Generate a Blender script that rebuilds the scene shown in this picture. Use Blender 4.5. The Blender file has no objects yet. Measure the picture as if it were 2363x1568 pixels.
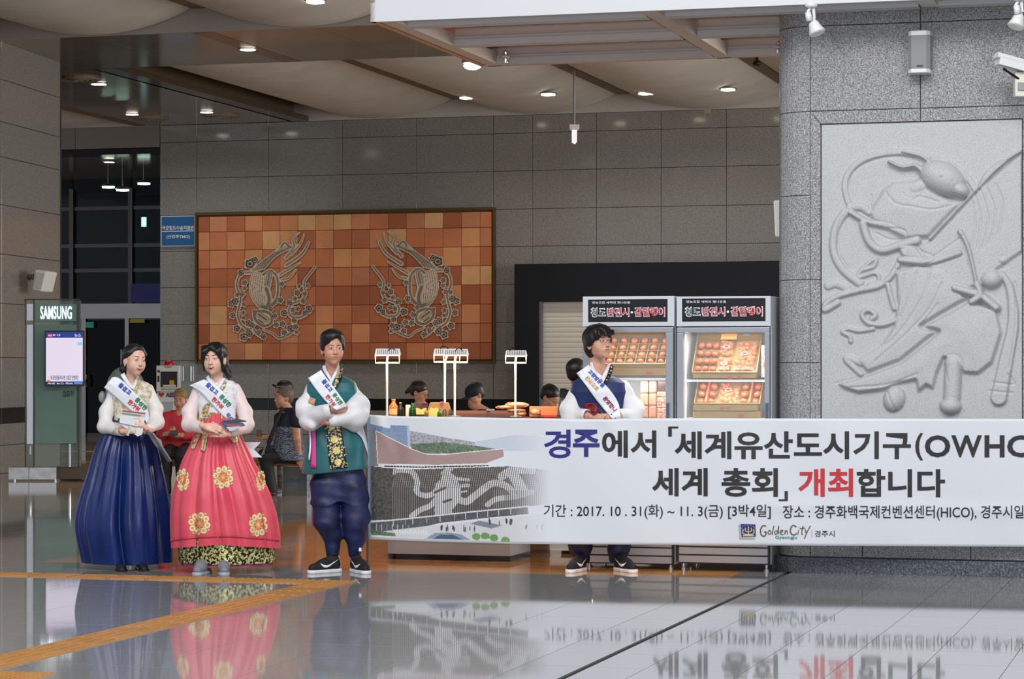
import bpy, bmesh, math, random
import numpy as np
from mathutils import Vector, Matrix
from mathutils.bvhtree import BVHTree
random.seed(7)
rng = np.random.RandomState(11)
SC = bpy.context.scene
COL = SC.collection
# ---------------------------------------------------------------- camera, world, light, exposure
F, CX, HY, CH = 5740.0, 1181.5, 850.0, 1.5
TH = math.radians(16.0); CT, ST = math.cos(TH), math.sin(TH)
cam = bpy.data.objects.new('camera', bpy.data.cameras.new('camera'))
COL.objects.link(cam); SC.camera = cam
cam.location = (0, 0, CH); cam.rotation_euler = (math.radians(90), 0, 0)
cam.data.sensor_width = 36; cam.data.lens = F/2363*36
cam.data.shift_y = (850-784)/2363
cam.data.clip_end = 200
SC.view_settings.view_transform = 'Standard'; SC.view_settings.look = 'None'
SC.view_settings.gamma = 1; SC.view_settings.use_curve_mapping = False
SC.view_settings.exposure = 0.0
SC.cycles.use_denoising = True
SC.cycles.max_bounces = 6; SC.cycles.diffuse_bounces = 3; SC.cycles.glossy_bounces = 4
SC.cycles.transparent_max_bounces = 12; SC.cycles.transmission_bounces = 5
SC.cycles.sample_clamp_indirect = 4; SC.cycles.caustics_reflective = False; SC.cycles.caustics_refractive = False
w = bpy.data.worlds.new('world'); SC.world = w; w.use_nodes = True
w.node_tree.nodes['Background'].inputs[0].default_value = (0.80, 0.86, 1.0, 1)
w.node_tree.nodes['Background'].inputs[1].default_value = 0.62
def R(a, b, z=0.0): return (a*CT+b*ST, -a*ST+b*CT, z)
def P(px, py, Y): return ((px-CX)*Y/F, Y, CH+(HY-py)*Y/F)
def RA(px, b):                      # pixel column on the room plane at depth b: (a, Y)
    Y = b/(CT+(px-CX)/F*ST); X = (px-CX)*Y/F
    return X*CT-Y*ST, Y
def RZ(px, py, b):                  # height of that pixel on the plane
    return CH+(HY-py)*RA(px, b)[1]/F
def G(px, py, z=0.0):               # pixel on the horizontal plane at height z: room (a, b)
    Y = F*(CH-z)/(py-HY); X = (px-CX)*Y/F
    return X*CT-Y*ST, X*ST+Y*CT
def area(name, loc, target, sx, sy, power, col=(1, 1, 1)):
    l = bpy.data.lights.new(name, 'AREA'); l.shape = 'RECTANGLE'; l.size = sx; l.size_y = sy; l.energy = power; l.color = col
    o = bpy.data.objects.new(name, l); COL.objects.link(o); o.location = loc
    o.rotation_euler = (Vector(target)-Vector(loc)).to_track_quat('-Z', 'Y').to_euler()
    return o
HALL = (1.0, 0.985, 0.96); WARM = (1.0, 0.90, 0.76)
area('hall_lamp', (-4.5, 6.5, 9.2), (-3.2, 17, 0.6), 3.0, 3.0, 440, HALL)
area('hall_lamp', (5.5, 5.5, 9.2), (3.0, 17, 0.6), 3.0, 3.0, 500, HALL)
area('hall_lamp', (0.5, 9.5, 9.2), (0.3, 18, 0.3), 3.0, 3.0, 410, HALL)
area('unseen_side_fill', (15, 31, 3.6), (-4, 36, 4.2), 9, 4.5, 1100, (1.0, .97, .93))  # unseen fill lights added on the right to brighten the rear ceiling and walls
area('unseen_side_fill', (11, 24, 3.4), (-6, 31, 5.5), 6, 4.0, 500, (1.0, .95, .88))
def point(name, loc, power, rad, col):
    l = bpy.data.lights.new(name, 'POINT'); l.energy = power; l.shadow_soft_size = rad; l.color = col
    o = bpy.data.objects.new(name, l); COL.objects.link(o); o.location = loc; return o
point('camera_flash', (0.0, -0.05, 1.75), 1200, 0.12, (1, 0.98, 0.96))
# ---------------------------------------------------------------- materials
def lin(c):
    out = []
    for v in c[:3]:
        v = v/255.0; out.append(v/12.92 if v <= 0.04045 else ((v+0.055)/1.055)**2.4)
    return (out[0], out[1], out[2], 1.0)
MC = {}
def mat(name, col=(200, 200, 200), rough=0.5, metal=0.0, var=None, vs=8.0, bump=0.0, bs=60.0, emit=None, es=0.0,
        coat=0.0, trans=0.0, alpha=1.0, sss=0.0, attr=False, wave=None, det=3.0, thr=None, spec=None, sheen=0.0, stretch=None):
    if name in MC: return MC[name]
    m = bpy.data.materials.new(name); m.use_nodes = True; nt = m.node_tree; N = nt.nodes; L = nt.links
    b = N['Principled BSDF']; MC[name] = m
    b.inputs['Base Color'].default_value = lin(col); b.inputs['Roughness'].default_value = rough
    b.inputs['Metallic'].default_value = metal
    if coat: b.inputs['Coat Weight'].default_value = coat; b.inputs['Coat Roughness'].default_value = 0.05
    if trans: b.inputs['Transmission Weight'].default_value = trans
    if alpha < 1: b.inputs['Alpha'].default_value = alpha
    if sss: b.inputs['Subsurface Weight'].default_value = sss; b.inputs['Subsurface Radius'].default_value = (.012, .005, .003); b.inputs['Subsurface Scale'].default_value = 0.6
    if spec is not None: b.inputs['Specular IOR Level'].default_value = spec
    if sheen: b.inputs['Sheen Weight'].default_value = sheen
    if emit: b.inputs['Emission Color'].default_value = lin(emit); b.inputs['Emission Strength'].default_value = es
    src = None
    if var or bump or wave:
        g = N.new('ShaderNodeNewGeometry'); src = g.outputs['Position']
        if stretch:
            mp = N.new('ShaderNodeMapping'); mp.inputs['Scale'].default_value = stretch
            L.new(src, mp.inputs['Vector']); src = mp.outputs['Vector']
    if attr:
        a = N.new('ShaderNodeAttribute'); a.attribute_name = 'Col'; L.new(a.outputs['Color'], b.inputs['Base Color'])
    if var:
        t = N.new('ShaderNodeTexNoise'); t.inputs['Scale'].default_value = vs; t.inputs['Detail'].default_value = det
        L.new(src, t.inputs['Vector'])
        r = N.new('ShaderNodeValToRGB'); cols = var if isinstance(var, list) else [var, col]
        e = r.color_ramp.elements; lo, hi = thr or (0.35, 0.65)
        e[0].position = lo; e[0].color = lin(cols[0]); e[1].position = hi; e[1].color = lin(cols[-1])
        for i, c in enumerate(cols[1:-1]):
            q = e.new(lo+(hi-lo)*(i+1)/(len(cols)-1)); q.color = lin(c)
        L.new(t.outputs['Fac'], r.inputs['Fac']); L.new(r.outputs['Color'], b.inputs['Base Color'])
    if bump or wave:
        bn = N.new('ShaderNodeBump'); bn.inputs['Distance'].default_value = 0.01; bn.inputs['Strength'].default_value = bump or 0.4
        if wave:
            t2 = N.new('ShaderNodeTexWave'); t2.inputs['Scale'].default_value = wave; t2.inputs['Distortion'].default_value = 3.0
            L.new(src, t2.inputs['Vector']); L.new(t2.outputs['Fac'], bn.inputs['Height'])
        else:
            t2 = N.new('ShaderNodeTexNoise'); t2.inputs['Scale'].default_value = bs; t2.inputs['Detail'].default_value = 2
            L.new(src, t2.inputs['Vector']); L.new(t2.outputs['Fac'], bn.inputs['Height'])
        L.new(bn.outputs['Normal'], b.inputs['Normal'])
    return m
# ---------------------------------------------------------------- mesh helpers (all vertices in world space)
def new_mesh(name, v, f, m=None, smooth=False, cols=None, fcols=None):
    me = bpy.data.meshes.new(name)
    if isinstance(v, np.ndarray) and isinstance(f, np.ndarray):
        n = f.shape[1]; me.vertices.add(len(v)); me.vertices.foreach_set('co', v.astype(np.float32).ravel())
        me.loops.add(f.size); me.loops.foreach_set('vertex_index', f.astype(np.int32).ravel())
        me.polygons.add(len(f)); me.polygons.foreach_set('loop_start', np.arange(0, f.size, n, dtype=np.int32))
        me.polygons.foreach_set('loop_total', np.full(len(f), n, dtype=np.int32)); me.update(calc_edges=True)
    else:
        me.from_pydata([tuple(p) for p in v], [], [tuple(int(i) for i in q) for q in f]); me.update()
    if m: me.materials.append(m)
    if smooth: me.polygons.foreach_set('use_smooth', [True]*len(me.polygons))
    if cols is not None:
        a = me.color_attributes.new('Col', 'FLOAT_COLOR', 'POINT'); a.data.foreach_set('color', np.asarray(cols, dtype=np.float32).ravel())
    if fcols is not None:
        a = me.color_attributes.new('Col', 'FLOAT_COLOR', 'CORNER'); out = []
        for p, c in zip(me.polygons, fcols): out.extend(list(c)*p.loop_total)
        a.data.foreach_set('color', out)
    return me
def link(name, me, parent=None, kind=None):
    o = bpy.data.objects.new(name, me); COL.objects.link(o)
    if parent is not None:
        w0 = Vector((0, 0, 0)); q = parent
        while q is not None: w0 += q.location; q = q.parent
        if w0.length > 0: me.transform(Matrix.Translation(-w0))
        o.parent = parent
    if kind: o['kind'] = kind
    return o
def part(name, v, f, m, parent=None, smooth=False, **k):
    kind = k.pop('kind', None)
    return link(name, new_mesh(name, v, f, m, smooth, **k), parent, kind)
def thing(name, label, cat, loc, group=None):
    o = bpy.data.objects.new(name, None); COL.objects.link(o); o.location = loc; o.empty_display_size = 0.1
    o['label'] = label; o['category'] = cat
    if group: o['group'] = group
    return o
def tag(o, label, cat, group=None):
    o['label'] = label; o['category'] = cat
    if group: o['group'] = group
    return o
def recenter(o):
    """move the origin of a one-mesh thing to the base of its mesh"""
    co = np.empty(len(o.data.vertices)*3, dtype=np.float32); o.data.vertices.foreach_get('co', co); co = co.reshape(-1, 3)
    c = Vector(((co[:, 0].min()+co[:, 0].max())/2, (co[:, 1].min()+co[:, 1].max())/2, co[:, 2].min()))
    o.data.transform(Matrix.Translation(-c)); o.location = c; return o
BF = [(0, 3, 2, 1), (4, 5, 6, 7), (0, 1, 5, 4), (1, 2, 6, 5), (2, 3, 7, 6), (3, 0, 4, 7)]
class MB:
    def __init__(s): s.v = []; s.f = []
    def add(s, v, f):
        n = len(s.v); s.v += [tuple(p) for p in v]; s.f += [tuple(i+n for i in q) for q in f]; return s
    def box(s, x0, x1, y0, y1, z0, z1):
        return s.add([(x0, y0, z0), (x1, y0, z0), (x1, y1, z0), (x0, y1, z0), (x0, y0, z1), (x1, y0, z1), (x1, y1, z1), (x0, y1, z1)], BF)
    def rbox(s, a0, a1, b0, b1, z0, z1):
        return s.add([R(a0, b0, z0), R(a1, b0, z0), R(a1, b1, z0), R(a0, b1, z0), R(a0, b0, z1), R(a1, b0, z1), R(a1, b1, z1), R(a0, b1, z1)], BF)
    def tube(s, pts, r, n=10, cap=True):
        pts = [Vector(p) for p in pts]; rs = r if isinstance(r, (list, tuple)) else [r]*len(pts); n0 = len(s.v); up = None
        for i, p in enumerate(pts):
            t = (pts[min(i+1, len(pts)-1)]-pts[max(i-1, 0)]).normalized()
            if up is None: up = Vector((0, 0, 1)) if abs(t.z) < .9 else Vector((0, 1, 0))
            x = t.cross(up).normalized(); up = x.cross(t).normalized()
            for j in range(n):
                an = 2*math.pi*j/n; s.v.append(tuple(p+(x*math.cos(an)+up*math.sin(an))*rs[i]))
        for i in range(len(pts)-1):
            for j in range(n):
                a = n0+i*n+j; b = n0+i*n+(j+1) % n; s.f.append((a, b, b+n, a+n))
        if cap:
            s.f.append(tuple(n0+j for j in range(n))[::-1]); s.f.append(tuple(n0+(len(pts)-1)*n+j for j in range(n)))
        return s
    def lathe(s, c, prof, n=20, cap=True, sx=1, sy=1):
        n0 = len(s.v)
        for r, z in prof:
            for j in range(n):
                an = 2*math.pi*j/n; s.v.append((c[0]+r*sx*math.cos(an), c[1]+r*sy*math.sin(an), c[2]+z))
        for i in range(len(prof)-1):
            for j in range(n):
                a = n0+i*n+j; b = n0+i*n+(j+1) % n; s.f.append((a, b, b+n, a+n))
        if cap:
            s.f.append(tuple(n0+j for j in range(n))[::-1]); s.f.append(tuple(n0+(len(prof)-1)*n+j for j in range(n)))
        return s
    def prism(s, pts, d):
        """polygon (3D points) pushed along vector d"""
        n = len(pts); n0 = len(s.v); d = Vector(d)
        s.v += [tuple(p) for p in pts]+[tuple(Vector(p)+d) for p in pts]
        s.f.append(tuple(n0+i for i in range(n))); s.f.append(tuple(n0+n+i for i in range(n))[::-1])
        for i in range(n):
            j = (i+1) % n; s.f.append((n0+i, n0+n+i, n0+n+j, n0+j))
        return s
    def ell(s, c, r, n=12, m=8):
        prof = [(max(1e-4, math.sin(math.pi*i/m)), -math.cos(math.pi*i/m)) for i in range(m+1)]
        n0 = len(s.v); s.lathe((0, 0, 0), prof, n)
        for i in range(n0, len(s.v)): x, y, z = s.v[i]; s.v[i] = (c[0]+x*r[0], c[1]+y*r[1], c[2]+z*r[2])
        return s
    def go(s, name, m, parent=None, smooth=False, bevel=0, **k):
        o = part(name, s.v, s.f, m, parent, smooth, **k)
        if bevel:
            bm = bmesh.new(); bm.from_mesh(o.data)
            bmesh.ops.bevel(bm, geom=bm.edges[:], offset=bevel, segments=2, affect='EDGES', profile=.5, clamp_overlap=True)
            bmesh.ops.recalc_face_normals(bm, faces=bm.faces[:])
            bm.to_mesh(o.data); bm.free()
        else:
            bm = bmesh.new(); bm.from_mesh(o.data); bmesh.ops.recalc_face_normals(bm, faces=bm.faces[:]); bm.to_mesh(o.data); bm.free()
        return o
def pbox(px0, px1, py0, py1, Y, d, m=None):
    """box whose front face fills that pixel rectangle at depth Y, d deep, front parallel to the wall"""
    m = m or MB(); b = ((px0+px1)/2-CX)*Y/F*ST+Y*CT
    a0 = RA(px0, b)[0]; a1 = RA(px1, b)[0]; xm = (px0+px1)/2
    return m.rbox(a0, a1, b, b+d, RZ(xm, py1, b), RZ(xm, py0, b))
PIECE = {}
def piece(w_, h_, d_, m, bev=0.004):
    """shared slab mesh: w along x, d along y, h along z, centred, front face bevelled"""
    k = (round(w_, 3), round(h_, 3), round(d_, 3), m.name)
    if k in PIECE: return PIECE[k]
    x, y, z = w_/2, d_/2, h_/2; e = bev
    v = [(-x+e, -y, -z+e), (x-e, -y, -z+e), (x-e, -y, z-e), (-x+e, -y, z-e), (-x, -y+e, -z), (x, -y+e, -z), (x, -y+e, z), (-x, -y+e, z), (-x, y, -z), (x, y, -z), (x, y, z), (-x, y, z)]
    f = [(0, 1, 2, 3), (0, 4, 5, 1), (1, 5, 6, 2), (2, 6, 7, 3), (3, 7, 4, 0), (4, 8, 9, 5), (5, 9, 10, 6), (6, 10, 11, 7), (7, 11, 8, 4)]
    PIECE[k] = new_mesh('piece', v, f, m); return PIECE[k]
def put(name, me, parent, loc, rz=0.0, rot=None):
    o = bpy.data.objects.new(name, me); COL.objects.link(o); o.parent = parent
    pl = parent.location if parent else Vector((0, 0, 0))
    o.location = Vector(loc)-pl; o.rotation_euler = rot or (0, 0, rz); return o
# ---------------------------------------------------------------- text
TC = {}
def text_geo(body, off=0.0, sp=1.0):
    k = (body, off, sp)
    if k in TC: return TC[k]
    c = bpy.data.curves.new('t', 'FONT'); c.body = body; c.size = 1; c.offset = off; c.resolution_u = 3; c.space_character = sp
    o = bpy.data.objects.new('t', c); COL.objects.link(o)
    me = bpy.data.meshes.new_from_object(o.evaluated_get(bpy.context.evaluated_depsgraph_get()))
    v = np.array([(q.co.x, q.co.y) for q in me.vertices]); f = [tuple(p.vertices) for p in me.polygons]
    bpy.data.objects.remove(o); bpy.data.curves.remove(c); bpy.data.meshes.remove(me)
    TC[k] = (v, f); return v, f
def text_px(body, x0, x1, y0, y1, off=0.0, sp=1.0):
    """text fitted into a pixel box -> pixel vertices, faces"""
    v, f = text_geo(body, off, sp); mn = v.min(0); mx = v.max(0); u = (v-mn)/np.maximum(mx-mn, 1e-6)
    return np.stack([x0+u[:, 0]*(x1-x0), y1-u[:, 1]*(y1-y0)], 1), f
def text_at(body, x, y, size, ang, off=0.02, sp=1.0, wx=1.0):
    v, f = text_geo(body, off, sp); u = v*size*np.array([wx, 1.0]); c, s = math.cos(ang), math.sin(ang)
    return np.stack([x+u[:, 0]*c+u[:, 1]*s, y+u[:, 0]*s-u[:, 1]*c], 1), f
def wall_text(name, body, b, x0, x1, y0, y1, m, parent, off=0.0, sp=1.0):
    v, f = text_px(body, x0, x1, y0, y1, off, sp); out = []
    for x, y in v: a, Y = RA(x, b); out.append(R(a, b, CH+(HY-y)*Y/F))
    return part(name, out, f, m, parent)
# ---------------------------------------------------------------- pixel canvases (flat print and relief heights)
class Canvas:
    def __init__(s, x0, x1, y0, y1, step=1.0):
        s.xs = np.arange(x0, x1+1e-6, step); s.ys = np.arange(y0, y1+1e-6, step); s.X, s.Y = np.meshgrid(s.xs, s.ys)
        s.C = np.zeros(s.X.shape+(3,)); s.H = np.zeros(s.X.shape); s.M = np.zeros(s.X.shape, bool)
    def poly(s, pts):
        ins = np.zeros(s.X.shape, bool); n = len(pts)
        for i in range(n):
            x1, y1 = pts[i]; x2, y2 = pts[(i+1) % n]
            if y1 == y2: continue
            c = ((s.Y > y1) != (s.Y > y2)) & (s.X < (x2-x1)*(s.Y-y1)/(y2-y1)+x1); ins ^= c
        return ins
    def dist(s, pts, closed=False, ws=None):
        D = np.full(s.X.shape, 1e9); n = len(pts)
        for i in range(n if closed else n-1):
            x1, y1 = pts[i]; x2, y2 = pts[(i+1) % n]; dx, dy = x2-x1, y2-y1
            t = np.clip(((s.X-x1)*dx+(s.Y-y1)*dy)/(dx*dx+dy*dy+1e-9), 0, 1)
            d = np.hypot(s.X-x1-t*dx, s.Y-y1-t*dy)
            if ws is not None: d = d-(ws[i]+(ws[(i+1) % n]-ws[i])*t)
            D = np.minimum(D, d)
        return D
    def sd(s, pts):
        d = s.dist(pts, True); return np.where(s.poly(pts), -d, d)
    def fill(s, mask, c): s.C[mask] = lin(c)[:3]; s.M |= mask
    def mesh_all(s, fn):
        """full grid, fn(X,Y,H)->(n,3) world"""
        h, w_ = s.X.shape; v = fn(s.X.ravel(), s.Y.ravel(), s.H.ravel()); i = np.arange(h*w_).reshape(h, w_)
        f = np.stack([i[:-1, :-1], i[1:, :-1], i[1:, 1:], i[:-1, 1:]], -1).reshape(-1, 4); return v, f
def smooth_line(pts, n=6):
    out = []; P_ = [pts[0]]+list(pts)+[pts[-1]]
    for i in range(1, len(P_)-2):
        p0, p1, p2, p3 = [np.array(q, float) for q in P_[i-1:i+3]]
        for k in range(n):
            t = k/n; out.append(tuple(.5*((2*p1)+(-p0+p2)*t+(2*p0-5*p1+4*p2-p3)*t*t+(-p0+3*p1-3*p2+p3)*t**3)))
    out.append(tuple(pts[-1])); return out
# ================================================================ THE SETTING
SLAB = mat('joint_dark', (52, 52, 51), 0.8)
GR_FLOOR = mat('floor_granite', (152, 152, 152), 0.045, var=[(138, 138, 139), (158, 158, 157)], vs=60, det=6)
GR_FLOOR2 = mat('floor_granite_grey', (138, 139, 140), 0.05, var=[(126, 127, 128), (146, 147, 147)], vs=60, det=6)
GR_BEIGE = mat('floor_granite_beige', (165, 145, 115), 0.055, var=[(150, 132, 104), (172, 152, 122)], vs=60, det=6)
GR_BROWN_REFL = mat('floor_granite_brown_reflection', (214, 150, 92), 0.07, var=[(196, 140, 88), (220, 156, 96)], vs=3, det=6)  # brown stone, its orange raised to hold the mural's reflection in the colour
WALLG = mat('wall_granite', (120, 118, 112), 0.10, var=[(112, 111, 107), (130, 129, 125), (148, 147, 142)], vs=70, det=5, thr=(.33, .67))
COLG = mat('column_granite', (150, 150, 150), 0.14, var=[(104, 104, 106), (148, 148, 149), (190, 190, 190)], vs=125, det=2, thr=(.34, .66))
COLP = mat('plinth_granite', (80, 84, 88), 0.14, var=[(62, 66, 70), (84, 88, 94), (118, 122, 128)], vs=80, det=4)
REL = mat('relief_stone', (182, 185, 185), 0.62, var=[(160, 162, 163), (182, 185, 185), (194, 197, 197)], vs=170, det=2, thr=(.28, .62))
BLACK = mat('black_stone', (14, 14, 15), 0.16)
fl = MB(); fl.rbox(-30, 16, -6, 60, -.06, -.012)
floor = fl.go('floor', SLAB); floor['kind'] = 'structure'
DRK = mat('joint_black', (40, 40, 40), 0.5)
ae = [-3.41-.6*i for i in range(1, 20)][::-1]+[-3.41, -3.08, -2.78, -2.28, -1.864, -1.46, -1.05, -.64, -.24, .17, .58, .98]
tile_n = 0
def tilemesh(w_, d_, m):
    k = ('t', round(w_, 3), round(d_, 3), m.name)
    if k not in PIECE:
        x, y = w_/2, d_/2; e = .0002
        v = [(-x, -y, -e), (x, -y, -e), (x, y, -e), (-x, y, -e), (-x+e, -y+e, 0), (x-e, -y+e, 0), (x-e, y-e, 0), (-x+e, y-e, 0), (-x, -y, -.01), (x, -y, -.01), (x, y, -.01), (-x, y, -.01)]
        f = [(4, 5, 6, 7), (0, 1, 5, 4), (1, 2, 6, 5), (2, 3, 7, 6), (3, 0, 4, 7), (8, 9, 1, 0), (9, 10, 2, 1), (10, 11, 3, 2), (11, 8, 0, 3)]
        PIECE[k] = new_mesh('tile', v, f, m)
    return PIECE[k]
far = MB()
bedge = [10.3+.6*i for i in range(24)]
for i in range(len(ae)-1):
    for j in range(len(bedge)-1):
        a0, a1, b0, b1 = ae[i], ae[i+1], bedge[j], bedge[j+1]
        cx, cy, _ = R((a0+a1)/2, (b0+b1)/2)
        px = CX+F*cx/cy; py = HY+F*CH/cy
        g0 = .02 if i == ae.index(-3.08) else .0015; g1 = .02 if i+1 == ae.index(-3.08) else .0015
        right = a0 >= -3.5
        m = GR_FLOOR2 if right else GR_FLOOR
        if abs(a0+2.28) < .01: m = GR_BEIGE
        if not right and b0 > 17.2 and a0 > -9: m = GR_BROWN_REFL
        if px < -130 or px > 2500 or tile_n >= 295:
            far.rbox(a0+g0, a1-g1, b0+.0025, b1-.0025, -.01, 0); continue
        o = put('tile', tilemesh(a1-a0-g0-g1, b1-b0-.003, m), floor, R((a0+g0+a1-g1)/2, (b0+b1)/2, 0), -TH,
                (rng.uniform(-.0006, .0006), rng.uniform(-.0002, .0002), -TH)); tile_n += 1
far.go('tile', GR_FLOOR, floor, kind='stuff')
# the floor beyond, where tiles are too foreshortened to tell apart
mf = mat('floor_far', (186, 166, 140), 0.07, var=[(178, 146, 112), (188, 172, 150)], vs=.35)
MB().rbox(-30, 16, bedge[-1]+.003, 60, -.01, 0).go('floor_surface', mf, floor); MB().rbox(-30, 16, -6, bedge[0]-.003, -.01, 0).go('floor_surface', GR_FLOOR, floor)
# ---- tactile paving: 30 cm tiles, long bars
TACT = mat('tactile_yellow', (190, 138, 78), 0.3, var=[(182, 132, 72), (196, 144, 84)], vs=4)
def tactile(a0, b0, along, dots=False):
    m = MB(); e = .004
    m.rbox(a0+e, a0+.3-e, b0+e, b0+.3-e, 0, .004)
    if dots:
        for i in range(6):
            for j in range(6):
                x = a0+.03+.048*i; y = b0+.03+.048*j; m.rbox(x-.012, x+.012, y-.012, y+.012, .004, .009)
    else:
        for i in range(4):
            c = .045+.07*i
            if along == 'a': m.rbox(a0+.02, a0+.28, b0+c-.015, b0+c+.015, .004, .009)
            else: m.rbox(a0+c-.015, a0+c+.015, b0+.02, b0+.28, .004, .009)
    return m
for i in range(15): tactile(-6.15-.3*(i+1), 16.2, 'a', i < 2).go('tactile_tile', TACT, floor)
tactile(-6.15, 16.2, 'a', True).go('tactile_tile', TACT, floor)
for i in range(18): tactile(-6.15, 15.9-.3*i, 'b', i < 1).go('tactile_tile', TACT, floor)
for i in range(4): tactile(-5.8-.3*i, 10.8, 'a', True).go('tactile_tile', TACT, floor)
for yy in (1042, 1066):
    a, b = G(180, yy); MB().rbox(a-3, a+3, b-.12, b+.12, 0, .006).go('tactile_strip', TACT, floor)
# ---- back wall with its granite panels
BW = 43.75
aw0 = RA(369, BW)[0]; aw1 = RA(2960, BW)[0]
ZS = 6.13
wb = MB().rbox(aw0, aw1, BW+.05, BW+.35, 0, 7.0).go('wall_back', SLAB); wb['kind'] = 'structure'
xj = [369, 453.5, 620, 790, 961, 1138, 1229, 1376, 1525, 1676, 1828, 1980, 2135, 2290, 2450, 2610, 2780, 2960]
aj = [RA(x, BW)[0] for x in xj]
zj = [0, .25, .715, .925, 1.64, 2.334, 3.03, 3.725, 4.41, 5.11, 5.80, 6.13]
for i in range(len(aj)-1):
    for j in range(len(zj)-1):
        w_, h_ = aj[i+1]-aj[i]-.007, zj[j+1]-zj[j]-.007
        m = BLACK if j == 2 else WALLG
        put('panel', piece(w_, h_, .045, m), wb, R((aj[i]+aj[i+1])/2, BW+.026, (zj[j]+zj[j+1])/2), -TH)
# ---- left granite pier (slightly curved face)
pl_pts = []
for px in (-260, -170, -85, 0, 68, 135):
    Yp = 35.3+(px/135.0)*2.4 - .9*((px-60)/200.0)**2*.15
    pl_pts.append((px, (px-CX)*Yp/F, Yp))
wl = MB()
wl.prism([(p[1]+.03, p[2]+.08, 0) for p in pl_pts]+[(pl_pts[-1][1]-.6, pl_pts[-1][2]+3, 0), (pl_pts[0][1]-3, pl_pts[0][2]+3, 0)], (0, 0, 7))
wl = wl.go('wall_left', SLAB); wl['kind'] = 'structure'
zl = [0, .40, .71, .93, 1.65, 2.42, 3.12, 3.82, 4.5, 5.0, 5.6, 6.3, 7.0]
for i in (0, 2, 3):
    q = [pl_pts[0], pl_pts[2], pl_pts[3], pl_pts[5]]
    if i == 3: s0, s1 = q[2], q[3]
    else: s0, s1 = q[i//2], q[i//2+1]
    ddx, ddy = s1[1]-s0[1], s1[2]-s0[2]; Ls = math.hypot(ddx, ddy); ang = math.atan2(ddy, ddx)
    for j in range(len(zl)-1):
        put('panel', piece(Ls-.008, zl[j+1]-zl[j]-.008, .05, BLACK if j == 2 else WALLG), wl,
            ((s0[1]+s1[1])/2, (s0[2]+s1[2])/2, (zl[j]+zl[j+1])/2), ang)
# ---- right granite column with rounded corner
CB = 18.15; RC = .27; ac = -2.93
arcn = 10
def arc_pts(r, b0=CB):
    return [(ac-r*math.sin(t), b0+RC-r*math.cos(t)) for t in [i/arcn*math.radians(100) for i in range(arcn+1)]]
core = arc_pts(RC-.035)
wr = MB(); fp = [R(2.2, CB+.05)]+[R(a, b) for a, b in core]+[R(ac-.1, CB+1.6), R(2.2, CB+1.6)]
wr.prism(fp, (0, 0, 4.6)); wr = wr.go('wall_right', mat('joint_column', (112, 118, 122), .6)); wr['kind'] = 'structure'
def curved_piece(z0, z1, m, r=RC, name='panel', bo=0.0):
    o = arc_pts(r, CB-bo); i_ = arc_pts(r-.04, CB-bo); v = []; f = []; n = len(o)
    for a, b in o: v += [R(a, b, z0+.0026), R(a, b, z1-.0026)]
    for a, b in i_: v += [R(a, b, z0+.0026), R(a, b, z1-.0026)]
    for k in range(n-1):
        f += [(2*k, 2*k+1, 2*k+3, 2*k+2), (2*n+2*k, 2*n+2*k+2, 2*n+2*k+3, 2*n+2*k+1), (2*k+1, 2*n+2*k+1, 2*n+2*k+3, 2*k+3), (2*k, 2*k+2, 2*n+2*k+2, 2*n+2*k)]
    f += [(0, 2*n, 2*n+1, 1), (2*n-2, 2*n-1, 4*n-1, 4*n-2)]
    return part(name, v, f, m, wr)
zc = [.115, .42, 1.54, 2.15, 2.77, 3.385, 4.01, 4.6]
for k in range(len(zc)-1): curved_piece(zc[k], zc[k+1], COLG)
def cpanel(a0, a1, z0, z1, m=COLG, g=.0026):
    o = put('panel', piece(a1-a0-2*g, z1-z0-2*g, .04, m, .003), wr, R((a0+a1)/2, CB+.02, (z0+z1)/2), -TH); return o
AX = lambda px: RA(px, CB)[0]
a_s, a_f, a_r, a_m = ac+.001, AX(1894), AX(2360), AX(2124)
zf0, zf1 = 3.29, 3.385
cpanel(a_s, a_m, 4.01, 4.6); cpanel(a_m, 2.2, 4.01, 4.6)
cpanel(a_s, a_m, zf1, 4.01); cpanel(a_m, 2.2, zf1, 4.01)
# mitred frame round the relief
def frp(p, nm='frame_stone'):
    m = MB(); m.prism([R(a, CB, z) for a, z in p], R(0, .04)); m.go(nm, COLG, wr)
g = .0026
frp([(a_s+g, zf1-g), (a_m-g, zf1-g), (a_m-g, zf0+g), (a_f+.004, zf0+g)])
frp([(a_m+g, zf1-g), (2.2, zf1-g), (2.2, zf0+g), (a_m+g, zf0+g)])
for z0, z1, top in ((2.15, None, True), (1.54, 2.15, False), (.42, 1.54, False)):
    if top: frp([(a_s+g, z0+g), (a_f-g, z0+g), (a_f-g, zf0+.002), (a_s+g, zf1-2*g)])
    else: frp([(a_s+g, z0+g), (a_f-g, z0+g), (a_f-g, z1-g), (a_s+g, z1-g)])
frp([(a_r+g, .42), (2.2, .42), (2.2, zf0), (a_r+g, zf0)])
for q0, q1 in ((a_s, AX(1990)), (AX(1990), AX(2240)), (AX(2240), 2.2)): cpanel(q0, q1, .115, .42)
bb = MB(); pz = [R(a, b) for a, b in arc_pts(RC+.05)]
bb.prism([R(2.2, CB-.05)]+[(p[0], p[1], 0) for p in pz]+[R(ac, CB+.3), R(2.2, CB+.3)], (0, 0, .112))
bb = bb.go('baseboard_right', COLP); bb['kind'] = 'structure'
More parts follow.
